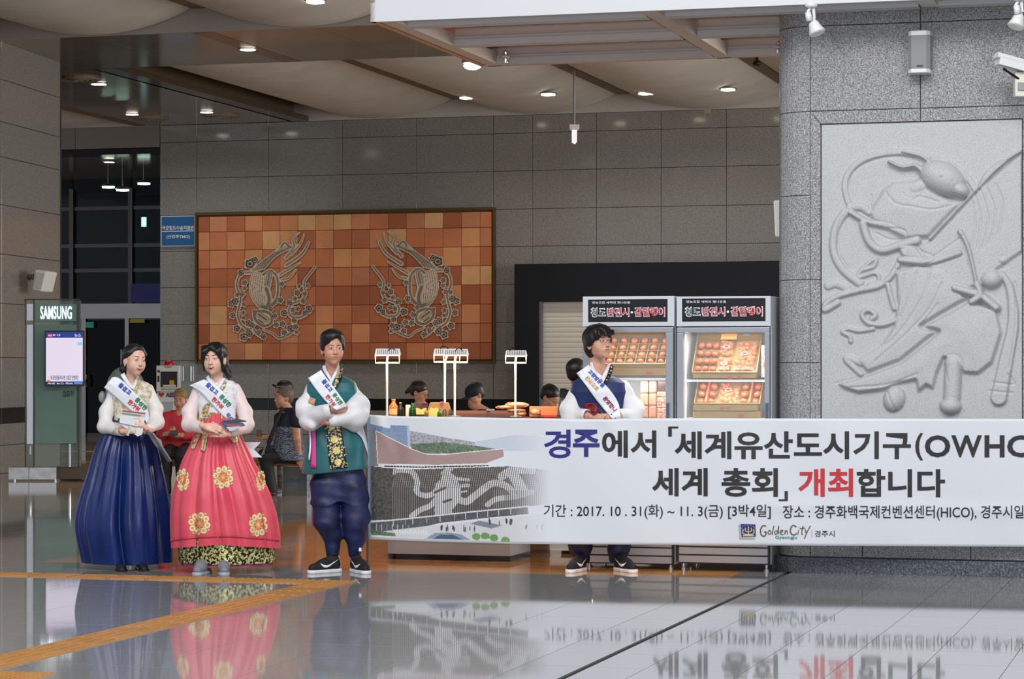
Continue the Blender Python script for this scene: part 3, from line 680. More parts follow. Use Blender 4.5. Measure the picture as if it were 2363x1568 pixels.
# left wall speaker on the pier
m = MB(); Yl = 35.9
t = thing('pier_speaker', 'small white angled speaker on the left granite pier', 'speaker', P(88, 674, Yl))
MB().prism([P(80, 622, Yl), P(107, 627, Yl), P(96, 674, Yl), P(73, 669, Yl)], (.1, .35, 0)).go('cabinet', WHM, t, bevel=.02)
MB().prism([P(84, 629, Yl-.01), P(103, 632, Yl-.01), P(94, 668, Yl-.01), P(77, 664, Yl-.01)], (0, .008, 0)).go('grille', mat('speaker_cloth', (205, 203, 198), .7), t)
MB().tube([P(80, 640, Yl+.2), P(68, 640, Yl+.3)], .05).box(P(65, 0, Yl)[0], P(73, 0, Yl)[0], Yl+.2, Yl+.4, P(0, 660, Yl)[2], P(0, 632, Yl)[2]).go('wall_bracket', GRYM, t)
# ================================================================ TERRACOTTA MURAL
MB_ = BW-.06
mx = [457.7+v/3.282 for v in (4, 83, 216, 351, 483, 617, 752, 887, 1022, 1160, 1296, 1437, 1572, 1710, 1850, 1990, 2132, 2222)]
mx = [440+v/3.282 for v in (60, 143, 276, 411, 543, 677, 812, 947, 1082, 1220, 1356, 1497, 1632, 1770, 1910, 2050, 2192, 2280)]
my = [470+v/3.282 for v in (101, 217, 357, 497, 636, 778, 918, 1060, 1185)]
ma = [RA(x, MB_)[0] for x in mx]; mz = [RZ(458, y, MB_) for y in my]
mural = thing('terracotta_mural', 'wide terracotta tile mural with two carved flame and scroll motifs', 'mural', R((ma[0]+ma[-1])/2, MB_, mz[-1]))
OLV = mat('olive_frame', (92, 78, 34), .4, metal=.4)
A0, A1, Z0, Z1 = ma[0]-.03, ma[-1]+.03, mz[-1]-.03, mz[0]+.03
for r in ((A0-.035, A1+.035, Z1, Z1+.05), (A0-.035, A1+.035, Z0-.04, Z0), (A0-.035, A0, Z0, Z1), (A1, A1+.035, Z0, Z1)):
    MB().rbox(r[0], r[1], MB_-.03, BW, r[2], r[3]).go('frame_rail', OLV, mural)
MB().rbox(A0, A1, MB_+.02, MB_+.05, Z0, Z1).go('backing', mat('mortar', (96, 62, 44), .8), mural)
TCOL = [(214, 144, 98), (202, 124, 82), (188, 110, 72), (170, 96, 62), (218, 156, 104), (222, 172, 120), (194, 128, 92)]
TM = [mat('terracotta_%s' % n, c, .55, var=[tuple(int(x*.94) for x in c), c], vs=3, bump=.1, bs=25) for n, c in zip(('light', 'mid', 'red', 'dark', 'pale', 'sand', 'dusty'), TCOL)]
for j in range(8):
    for i in range(17):
        pr = [.2, .27, .22, .1, .08, .04, .09] if i < 9 else [.1, .25, .25, .22, .03, .03, .12]
        m = TM[rng.choice(7, p=pr)]; w_, h_ = ma[i+1]-ma[i]-.008, mz[j]-mz[j+1]-.008
        k = ('mt', i, j, m.name)
        put('tile', piece(w_, h_, .03, m), mural, R((ma[i]+ma[i+1])/2, MB_+.005+rng.uniform(0, .006), (mz[j]+mz[j+1])/2), -TH)
def motif(flip):
    c = Canvas(522, 734, 532, 792, 1.0); Q = lambda pts: [(500+x/5.6, 520+y/5.6) for x, y in pts]
    D = np.full(c.X.shape, 99.0); dark = np.zeros(c.X.shape)
    def st(pts, w_, lines=3, w2=None):
        nonlocal D, dark
        p = smooth_line(Q(pts), 4); n = len(p); ws = [((w_+((w2 or w_)-w_)*i/(n-1)))/2/5.6 for i in range(n)]
        dd = c.dist(p); d = c.dist(p, ws=ws); hw = np.mean(ws); ins = d < 0
        dark = np.where(ins, np.where(np.sin(dd/hw*math.pi*lines) > .1, .75, .15), dark); D = np.minimum(D, d)
    def bl(x, y, r):
        nonlocal D, dark
        (x, y), = Q([(x, y)]); r = r/5.6; rr = np.hypot(c.X-x, c.Y-y); an = np.arctan2(c.Y-y, c.X-x)
        lob = r*(1+.16*np.cos(5*an)); d = rr-lob; dark = np.where(d < 0, np.where((rr < r*.32) | ((rr > r*.5) & (rr < r*.85)), .95, .25), dark); D = np.minimum(D, d)
    for k in range(7): st([(470+k*22, 580-k*4), (600+k*28, 460-k*12), (720+k*34, 370-k*10), (820+k*38, 270-k*2)], 34, 1, 16)
    st([(900, 420), (1000, 280), (980, 180), (1070, 100)], 50, 2, 12); st([(960, 380), (1080, 250), (1130, 120)], 46, 2, 10); st([(900, 520), (1100, 380), (1190, 230)], 50, 2, 30)
    st([(820, 640), (960, 560), (1080, 490)], 46, 2, 14); st([(840, 710), (940, 680), (1020, 580)], 40, 2, 14); st([(830, 290), (880, 230), (940, 290)], 34, 1)
    for k in range(7): st([(470+k*26, 600+k*6), (430+k*30, 800), (470+k*24, 960), (560+k*10, 1070)], 20, 1)
    st([(600, 640), (690, 590), (780, 680), (790, 880), (740, 1000), (640, 1070)], 50, 2); st([(680, 640), (650, 800)], 90, 4); st([(640, 820), (680, 960), (650, 1060)], 80, 2)
    st([(590, 1050), (660, 1070), (760, 1000)], 50, 1)
    st([(480, 1110), (500, 1220), (600, 1300), (700, 1270), (700, 1160), (600, 1110), (500, 1120)], 46, 1); st([(540, 1150), (640, 1220)], 90, 3)
    st([(450, 610), (330, 620), (270, 700), (262, 800), (310, 930), (290, 1050), (270, 1150), (310, 1270), (400, 1350)], 40, 2)
    st([(1270, 550), (1200, 640), (1140, 720), (1130, 800), (1150, 890), (1100, 970), (980, 1020), (930, 1100), (960, 1180), (1060, 1200), (1150, 1160)], 30, 2, 46)
    st([(600, 1350), (720, 1400), (800, 1460), (900, 1430), (1000, 1370)], 22, 1, 40); st([(480, 1350), (540, 1420), (600, 1440)], 40, 2)
    for x, y, r in ((430, 495, 72), (490, 450, 50), (315, 610, 44), (360, 740, 38), (360, 810, 32), (265, 895, 32), (335, 890, 34), (190, 1010, 48), (240, 980, 50), (355, 1020, 34), (208, 1160, 42), (345, 1130, 34), (350, 1195, 30),
                    (410, 1265, 48), (460, 1290, 40), (260, 1330, 48), (350, 1440, 55), (420, 1400, 50), (400, 1350, 30), (545, 1380, 34), (605, 1440, 40), (1065, 795, 30), (1175, 790, 32), (1040, 880, 42), (1135, 890, 32), (1010, 955, 32), (935, 1005, 42),
                    (1120, 990, 36), (870, 1140, 50), (1190, 1090, 52), (1140, 1140, 40), (985, 1100, 38), (1045, 1085, 36), (1000, 1240, 38), (955, 1340, 52), (870, 1390, 40), (1020, 1320, 40), (850, 1280, 42), (770, 1290, 38), (750, 1180, 40), (700, 1090, 34), (820, 970, 42), (840, 765, 36), (1035, 1390, 32)):
        bl(x, y, r)
    msk = D < 1.6; t_ = np.where(D > -1.1, 0, dark)[..., None]
    colr = (1-t_)*np.array(lin((206, 190, 170))[:3])+t_*np.array(lin((52, 38, 30))[:3]); H = np.where(D > -1.1, 1.0, .6)
    idx = -np.ones(c.X.shape, int); cell = msk[:-1, :-1] & msk[1:, :-1] & msk[1:, 1:] & msk[:-1, 1:]
    use = np.zeros(c.X.shape, bool); use[:-1, :-1] |= cell; use[1:, :-1] |= cell; use[1:, 1:] |= cell; use[:-1, 1:] |= cell
    idx[use] = np.arange(use.sum()); X = c.X[use]; Y_ = c.Y[use]; X = 2*793.5-X if flip else X; Y_ = Y_-(X-628)*.012
    b = MB_-.014-.012*H[use]; al = np.array([RA(x, MB_) for x in (500, 1100)]); out = np.empty((len(X), 3))
    Yd = b/(CT+(X-CX)/F*ST); XX = (X-CX)*Yd/F; out[:, 0] = XX; out[:, 1] = Yd; out[:, 2] = CH+(HY-Y_)*Yd/F
    f = np.stack([idx[:-1, :-1][cell], idx[1:, :-1][cell], idx[1:, 1:][cell], idx[:-1, 1:][cell]], 1)
    col = np.concatenate([colr[use], np.ones((use.sum(), 1))], 1)
    part('carved_motif', out, f, mat('motif_paint', attr=True, rough=.6), mural, cols=col)
motif(False); motif(True)
# signs on the back wall
BLUES = mat('sign_face', (30, 98, 158), .4); WINK = mat('white_ink', (225, 232, 238), .5)
b = BW-.05; t = thing('blue_wall_sign', 'blue sign with white Korean lettering left of the terracotta mural', 'sign', R(RA(411, b)[0], b, RZ(411, 569, b)))
MB().rbox(RA(371, b)[0], RA(450, b)[0], b, BW, RZ(411, 569, b), RZ(411, 498, b)).go('board', mat('sign_edge', (190, 205, 215), .4), t)
MB().rbox(RA(374, b)[0], RA(448, b)[0], b-.012, b-.002, RZ(411, 566.5, b), RZ(411, 500.5, b)).go('face', BLUES, t)
MB().rbox(RA(374, b)[0], RA(448, b)[0], b-.016, b-.012, RZ(411, 534.8, b), RZ(411, 533, b)).go('rule', WINK, t)
wall_text('lettering', '국군철도수송지원반', b-.018, 374, 447.5, 521, 531, WINK, t, .025); wall_text('lettering', '(신경주TMO)', b-.018, 384, 438, 542, 552, WINK, t, .03)
q = MB().rbox(RA(1022, b)[0], RA(1062, b)[0], b+.01, BW, RZ(1040, 853, b), RZ(1040, 841, b)).go('wall_plaque', mat('plaque', (150, 150, 146), .4)); tag(recenter(q), 'small grey plaque on the back wall below the mural', 'plaque')
# ================================================================ DARK SHOPFRONT WITH ROLLER SHUTTER
b = 43.2; t = thing('shopfront', 'black framed shop opening with a pale roller shutter behind the fridges', 'shopfront', R(RA(1500, b)[0], b, 0))
zz = lambda y: RZ(1250, y, b)
SHB = mat('shop_black', (10, 10, 13), .28); PX = lambda x: RA(x, b)[0]
MB().rbox(PX(1187), PX(1960), b, BW-.001, zz(697), zz(609)).go('header', SHB, t)
MB().rbox(PX(1187), PX(1245), b, BW-.001, 0, zz(697)).go('left_jamb', SHB, t)
MB().rbox(PX(1500), PX(1960), b+.05, BW-.001, 0, zz(697)).go('dark_panel', SHB, t)
MB().rbox(PX(1245), PX(1250), b-.02, b+.12, 0, zz(697)).go('shutter_guide', mat('guide', (110, 112, 120), .4, metal=.5), t)
SHU = mat('shutter_slat', (206, 203, 196), .5); zt_ = zz(697); hs = .092; nsl = int(zt_/hs)
v = []; f = []; w_ = PX(1500)-PX(1250); prof = [(.004, -.050), (-.003, -.043), (-.008, -.02), (-.008, .02), (-.001, .043)]
for i, (y, z) in enumerate(prof): v += [(-w_/2, y, z), (w_/2, y, z)]
for i in range(4): f.append((2*i, 2*i+1, 2*i+3, 2*i+2))
sm = new_mesh('slat', v, f, SHU)
for i in range(nsl): put('slat', sm, t, R((PX(1250)+PX(1500))/2, b+.12, zt_-hs*(i+.5)), -TH)
# ================================================================ BANNER
def ban_top(x): return np.interp(x, [840, 900, 1180, 1385, 1400, 1440, 2363, 2700], [957, 960.5, 965, 968, 968.5, 965.5, 967, 967])
def ban_bot(x): return np.interp(x, [840, 870, 1000, 1180, 1800, 2363, 2700], [1245, 1246, 1251, 1256, 1260, 1263, 1264])
def ban_Y(px, py):
    px = np.asarray(px, float); py = np.asarray(py, float)
    Y = 18.43+(px-850)/1513.0*(-.72)
    v = (py-960)/300.0
    w_ = .006*np.sin(px/90.0+py/260.)+.004*np.sin(px/47.0-py/70.0)+.009*np.sin(px/210.0+1)*v
    w_ += .012*np.exp(-((px-1388+(py-960)*.55)/26.0)**2)*np.exp(-(py-960)/60.0)+.008*np.exp(-((px-1388-(py-960)*.9)/22.0)**2)*np.exp(-(py-960)/80.0)
    w_ += .010*np.exp(-((py-1165-(px-1600)*.02)/16.0)**2)*np.clip((px-1500)/300, 0, 1)*.5
    w_ += .014*np.exp(-((px-870-(py-960)*.35)/14.0)**2)*np.exp(-(py-958)/70.0)
    return Y-w_
def ban_pt(px, py, off=0.0):
    px = np.asarray(px, float); py = np.asarray(py, float); Y = ban_Y(px, py)-off
    return np.stack([(px-CX)*Y/F, Y, CH+(HY-py)*Y/F], -1)
BANM = mat('banner_vinyl', (216, 220, 226), .38)
xs = np.arange(847, 2460, 8.0); n = len(xs); ts = np.linspace(0, 1, 44); X, T = np.meshgrid(xs, ts); Yp = ban_top(X)*(1-T)+ban_bot(X)*T
X2 = np.where(X < 848, X+3.5*T*1.0, X)
v1 = ban_pt(X2.ravel(), Yp.ravel()); v2 = ban_pt(X2.ravel(), Yp.ravel(), -.0025); i = np.arange(X.size).reshape(X.shape)
f = np.stack([i[:-1, :-1], i[1:, :-1], i[1:, 1:], i[:-1, 1:]], -1).reshape(-1, 4); N_ = X.size
side = []
ring = list(i[0, :])+list(i[1:, -1])+list(i[-1, -2::-1])+list(i[-2:0:-1, 0])
for a, b in zip(ring, ring[1:]+ring[:1]): side.append((a, b, b+N_, a+N_))
f = np.concatenate([f, f[:, ::-1]+N_, np.array(side)])
banner = thing('banner', 'long white printed banner held waist-high in front of the kiosk, fridges and column', 'banner', (2.2, 18.0, .2))
part('cloth', np.concatenate([v1, v2]), f, BANM, banner, True)
def ban_text(body, x0, x1, y0, y1, m, off=.0, sp=1.0, name='lettering'):
    v, f = text_px(body, x0, x1, y0, y1, off, sp)
    if off >= .018:
        bm = bmesh.new(); vs_ = [bm.verts.new((q[0], q[1], 0)) for q in v]
        for q in f: bm.faces.new([vs_[i] for i in q])
        for ax_, lo_, hi_ in ((0, x0, x1), (1, y0, y1)):
            for c_ in np.arange(lo_+11, hi_, 11.0):
                co = (c_, 0, 0) if ax_ == 0 else (0, c_, 0); no = (1, 0, 0) if ax_ == 0 else (0, 1, 0); bmesh.ops.bisect_plane(bm, geom=bm.verts[:]+bm.edges[:]+bm.faces[:], plane_co=co, plane_no=no)
        bmesh.ops.triangulate(bm, faces=bm.faces[:]); bm.verts.index_update(); v = np.array([(q.co.x, q.co.y) for q in bm.verts]); f = [tuple(q.index for q in fc.verts) for fc in bm.faces]; bm.free()
    part(name, [tuple(p) for p in ban_pt(v[:, 0], v[:, 1], .0045)], f, m, banner)
INK = mat('ink_black', (24, 24, 26), .45); INKB = mat('ink_blue', (34, 34, 120), .45); INKR = mat('ink_red', (196, 40, 48), .45); INKT = mat('ink_teal', (30, 130, 130), .45); INKBR = mat('ink_brown', (96, 84, 62), .45)
ban_text('경', 1255, 1317, 992, 1058, INKB, .02); ban_text('주', 1322, 1383.5, 992, 1055, INKB, .03); ban_text('에서', 1389, 1514.5, 994, 1057, INK, .026)
ban_text('「', 1542, 1565, 985, 1008, INK, .03); ban_text('세계유산도시기구', 1556.6, 2102, 996, 1060, INK, .026)
ban_text('(', 2112, 2130, 1000, 1063, INK, .026); ban_text('O', 2134, 2193, 1005, 1056, INK, .026); ban_text('W', 2195, 2266, 1005, 1056, INK, .026); ban_text('H', 2272, 2318, 1005, 1056, INK, .026); ban_text('C', 2324, 2376, 1005, 1056, INK, .026); ban_text(')', 2384, 2402, 1000, 1063, INK, .026)
ban_text('세계', 1504.7, 1633, 1081, 1146, INK, .026); ban_text('총회', 1665, 1795, 1081, 1147, INK, .026); ban_text('」', 1797, 1818, 1134, 1157, INK, .03)
ban_text('개최', 1842, 1968.6, 1082, 1147, INKR, .026); ban_text('합니다', 1977, 2180.7, 1083, 1148, INK, .026)
ban_text('기간 : 2017. 10 . 31(화) ~ 11. 3(금) [3박4일]', 1255, 1778.5, 1165, 1198.5, INK, .005)
ban_text('장소 : 경주화백국제컨벤션센터(HICO), 경주시일', 1806.4, 2362, 1167, 1202, INK, .005); ban_text('원', 2366, 2390, 1170, 1198, INK, .005)
ban_text('경주시', 1880, 1926, 1225, 1240, INK, .005); ban_text('Gyeongju', 1789, 1839, 1237, 1246.5, INKT, .015)
def ban_shape(polys, m, name, off=.0045):
    mb = MB()
    for p in polys: mb.add([tuple(q) for q in ban_pt([x for x, y in p], [y for x, y in p], off)], [tuple(range(len(p)))[::-1]])
    o = part(name, mb.v, mb.f, m, banner)
    if len(polys) > 1: o['kind'] = 'stuff'
def ribbon(pts, w_):
    pts = smooth_line(pts, 5); out = []
    for i in range(len(pts)-1):
        (x0, y0), (x1, y1) = pts[i], pts[i+1]; d = math.hypot(x1-x0, y1-y0)+1e-6; nx, ny = -(y1-y0)/d*w_/2, (x1-x0)/d*w_/2
        out.append([(x0+nx, y0+ny), (x1+nx, y1+ny), (x1-nx, y1-ny), (x0-nx, y0-ny)])
    return out
# brush lettering "Golden City"
G_ = 'Golden City'; x = 1754
strokes = []
def B(dx, pts, w_=2.1): strokes.extend(ribbon([(x+dx+px_, py_) for px_, py_ in pts], w_))
B(0, [(14, 1215), (6, 1214), (1, 1224), (3, 1235), (11, 1238), (14, 1229), (9, 1228)], 2.8)
B(18, [(4, 1224), (0, 1229), (3, 1234), (7, 1230), (4, 1224)]); B(27, [(5, 1214), (1, 1232), (3, 1234)]); B(33, [(7, 1226), (1, 1227), (2, 1234), (7, 1230), (10, 1214)]); B(34, [(9, 1216), (8, 1234)])
B(46, [(1, 1230), (7, 1226), (3, 1224), (0, 1230), (4, 1235), (8, 1233)]); B(57, [(1, 1225), (0, 1234)]); B(57, [(0, 1229), (5, 1225), (6, 1234)])
B(70, [(14, 1217), (6, 1213), (0, 1222), (2, 1233), (10, 1235), (14, 1231)], 2.8); B(87, [(2, 1224), (0, 1234)]); B(88, [(2, 1218), (3, 1219)]); B(93, [(6, 1214), (3, 1232), (6, 1234)]); B(92, [(0, 1221), (12, 1219)])
B(102, [(2, 1222), (5, 1230), (14, 1214)]); B(102, [(6, 1229), (0, 1244)])
ban_shape(strokes, INKBR, 'brush_lettering'); ban_shape([[(1873, 1224), (1874, 1224), (1874, 1241), (1873, 1241)]], mat('ink_grey', (150, 155, 160), .5), 'divider')
ban_shape([[(1709, 1210), (1743, 1211), (1744, 1239), (1711, 1240)]], INKB, 'emblem_square')
ban_shape([[(1704, 1212), (1708, 1211), (1709, 1243), (1706, 1243)], [(1706, 1241.5), (1742, 1241.5), (1742, 1245), (1706, 1245)]], mat('ink_silver', (170, 172, 172), .5), 'emblem_shadow')
ep = ribbon([(1715, 1222), (1716, 1233), (1738, 1233), (1739, 1222)], 2.4)+ribbon([(1727, 1216), (1727, 1233)], 2.4)+ribbon([(1720, 1219), (1721, 1227), (1733, 1227), (1734, 1219)], 2)+ribbon([(1714, 1237), (1740, 1237)], 2.4)
ban_shape(ep, mat('ink_gold', (214, 200, 130), .5), 'emblem_crown', .006)
ban_shape([[(x_-1, y_), (x_, y_-1), (x_+1, y_), (x_, y_+1)] for x_, y_ in ((1714, 1215), (1719, 1213), (1726, 1213), (1733, 1214), (1739, 1215), (1741, 1219), (1712, 1220))], WINK, 'emblem_stars', .006)
# printed photograph of the convention hall
c = Canvas(850, 1300, 960, 1254, 1.0); X, Y_ = c.X, c.Y; Q = lambda *p: [(840+x/4.9, 950+y/4.9) for x, y in p]
SK = np.array([216, 220, 226.]); img = np.zeros(X.shape+(3,))+SK
nz = rng.rand(*X.shape); nz2 = np.kron(rng.rand(100, 155), np.ones((3, 3)))[:X.shape[0], :X.shape[1]]
for _ in range(2): nz2 = (nz2+np.roll(nz2, 1, 0)+np.roll(nz2, -1, 0)+np.roll(nz2, 1, 1)+np.roll(nz2, -1, 1))/5
def fp(pts, col, n=0.0, nn=None):
    m = c.poly(Q(*pts)); v = np.array(col, float)[None, :]+((nn if nn is not None else nz)[m]-.5)[:, None]*n; img[m] = v; return m
fp([(0, 60), (0, 130), (300, 175), (500, 200), (800, 230), (1000, 300), (1400, 320), (2254, 200), (2254, 60)], (214, 217, 222))
fp([(30, 130), (300, 180), (300, 400), (30, 400)], (118, 140, 170), 26, nz2); fp([(500, 200), (700, 230), (950, 280), (1250, 320), (1400, 330), (1400, 400), (520, 400)], (160, 160, 170), 60, nz2)
fp([(1250, 320), (1700, 230), (2100, 250), (2100, 420), (1250, 420)], (190, 200, 212), 10); fp([(530, 360), (900, 330), (1300, 370), (1500, 400), (1400, 450), (700, 470), (540, 430)], (98, 116, 92), 50, nz2)
fp([(295, 140), (510, 140), (525, 400), (300, 400)], (126, 146, 178), 22, nz2); fp([(485, 140), (512, 140), (525, 400), (495, 400)], (176, 190, 208))
fp([(60, 200), (150, 220), (160, 640), (60, 640)], (128, 126, 130), 12)
fp([(60, 640), (340, 650), (310, 1270), (60, 1290)], (74, 72, 68), 50, nz2)
c1 = [(135, 215), (330, 310), (540, 420), (720, 480), (900, 480), (1150, 445), (1580, 395)]
roof = c1+[(1585, 490), (1380, 575), (950, 600), (600, 600), (155, 605)]
m = fp(roof, (168, 140, 138), 14)
sh = np.exp(-((X-(840+420/4.9))/22)**2)*-14*m; img += sh[..., None]
fw = [(330, 650), (700, 650), (1000, 635), (1640, 600), (2100, 640), (2100, 1040), (1860, 1070), (1200, 1150), (310, 1280)]
m = c.poly(Q(*fw)); dk = np.array([66, 62, 58.]); img[m] = dk+(nz2[m]-.5)[:, None]*16
drg = np.zeros(X.shape, bool)
for pts, w0 in (([(320, 700), (420, 670), (540, 690), (600, 800), (600, 930), (700, 970), (800, 930), (850, 830), (930, 760), (960, 640)], 60), ([(900, 700), (980, 640)], 60), ([(540, 1220), (640, 1140), (760, 1080), (850, 960), (960, 850)], 60),
                ([(960, 800), (1000, 950), (900, 1100), (900, 1200)], 190), ([(1040, 760), (1180, 770)], 40), ([(1060, 850), (1180, 835)], 36), ([(1080, 920), (1160, 905)], 22),
                ([(1020, 980), (1150, 1030), (1250, 960), (1380, 850), (1480, 800), (1600, 830), (1680, 900)], 76), ([(1400, 1060), (1500, 990), (1700, 960), (1900, 900)], 60), ([(1560, 720), (1700, 640), (1900, 640)], 90), ([(1700, 720), (1800, 900)], 120)):
    drg |= c.dist(smooth_line(Q(*pts)))*2 < w0/4.9*1.05
drg &= ~(c.dist(Q((800, 930), (920, 870)))*2 < 6); drg &= ~(c.dist(Q((900, 1040), (980, 1010)))*2 < 6)
ph = (X-840)*4.9+(np.clip(880-(Y_-950)*4.9, 0, 400))*-.18
st_ = (np.sin(ph/22.5*2*math.pi*.92) > -.1)
img[m & drg & st_] = (214, 214, 216); img[m & drg & ~st_] = (92, 88, 84); img[m & ~drg & (np.sin(ph/22.5*2*math.pi*.92) > .62)] = (150, 146, 142)
ln = lambda pts, w_, col: img.__setitem__(c.dist(Q(*pts))*2*4.9 < w_, col)
ln(c1+[(1585, 490), (1380, 575)], 9, (226, 226, 226)); ln([(135, 215), (155, 605)], 9, (222, 222, 222)); ln([(215, 632), (600, 636), (1000, 612), (1430, 590)], 46, (222, 222, 222))
for k in range(34): x_ = 245+k*34.8; y_ = 634-max(0, (x_-600))*.046; ln([(x_-9, y_), (x_+9, y_)], 15, (40, 38, 38))
m = fp([(60, 1310), (420, 1260), (1200, 1160), (1850, 1060), (1860, 1160), (1500, 1200), (860, 1290), (720, 1330), (60, 1440)], (84, 84, 88), 30, nz2)
ln([(60, 1312), (420, 1262), (1200, 1150), (1860, 1068)], 16, (214, 214, 216)); fp([(300, 1400), (720, 1330), (1000, 1300), (1250, 1260), (1600, 1200), (2254, 1160), (2254, 1480), (300, 1480)], (205, 206, 208), 8)
fp([(1200, 1290), (1300, 1250), (1570, 1300), (1440, 1340)], (124, 132, 146), 8); fp([(700, 1480), (800, 1410), (950, 1400), (1100, 1420), (1200, 1480)], (134, 152, 172), 20); fp([(780, 1480), (860, 1430), (1000, 1425), (1120, 1480)], (70, 88, 110), 8)
for x_ in range(140, 560, 60): ln([(x_, 1330), (x_, 1430)], 9, (180, 184, 190))
for x_ in range(340, 720, 30): ln([(x_, 1390), (x_+12, 1430)], 14, (225, 225, 225))
for x_, y_ in ((1270, 1440), (1370, 1430), (1470, 1450), (1600, 1475)): img[(np.hypot((X-840-x_/4.9), (Y_-950-y_/4.9)*1.2) < 9+2*nz2)] = (110, 150, 90)
fp([(70, 1400), (350, 1430), (360, 1470), (70, 1460)], (92, 116, 76), 60, nz2)
for k in range(46):
    x_ = rng.choice([1010, 1090, 1140, 1205, 1240, 1420, 1520, 1610, 1660, 1830, 1950, 880, 940, 2020])+rng.randint(-12, 12); y_ = 1350+rng.randint(-20, 20)-(x_ > 1350)*90+(x_ > 1700)*60; ln([(x_, y_-22), (x_, y_+18)], 10, (58, 56, 60))
for x_ in (330, 470, 550, 710, 860, 1025, 1150, 1280, 1400, 1520, 1660): y_ = 1290-(x_-330)*.135; ln([(x_, y_-25), (x_, y_+55)], 8, (196, 200, 204))
fade = np.clip((X-1150)/130, 0, 1); fade = fade*fade*(3-2*fade); img = img*(1-fade[..., None])+SK*fade[..., None]
edge = np.clip((X-850)/8, 0, 1); img = img*edge[..., None]+np.array([120, 150, 180.])*(1-edge[..., None])
g = np.clip(img/255, 0, 1); g = np.where(g <= .04045, g/12.92, ((g+.055)/1.055)**2.4)
tt = (Y_-960)/294.0; vv = np.clip(ban_top(X)+4+(ban_bot(X)-5-ban_top(X)-4)*tt, 0, 2000)
pv = ban_pt((X+2.5*(1-np.clip((X-850)/20, 0, 1))*tt).ravel(), vv.ravel(), (.0035-.0029*np.clip((X-1262)/36, 0, 1)).ravel()); h, w_ = X.shape; i = np.arange(h*w_).reshape(h, w_)
f = np.stack([i[:-1, :-1], i[1:, :-1], i[1:, 1:], i[:-1, 1:]], -1).reshape(-1, 4)
part('printed_picture', pv, f, mat('print', attr=True, rough=.38), banner, True, cols=np.concatenate([g.reshape(-1, 3), np.ones((h*w_, 1))], 1))
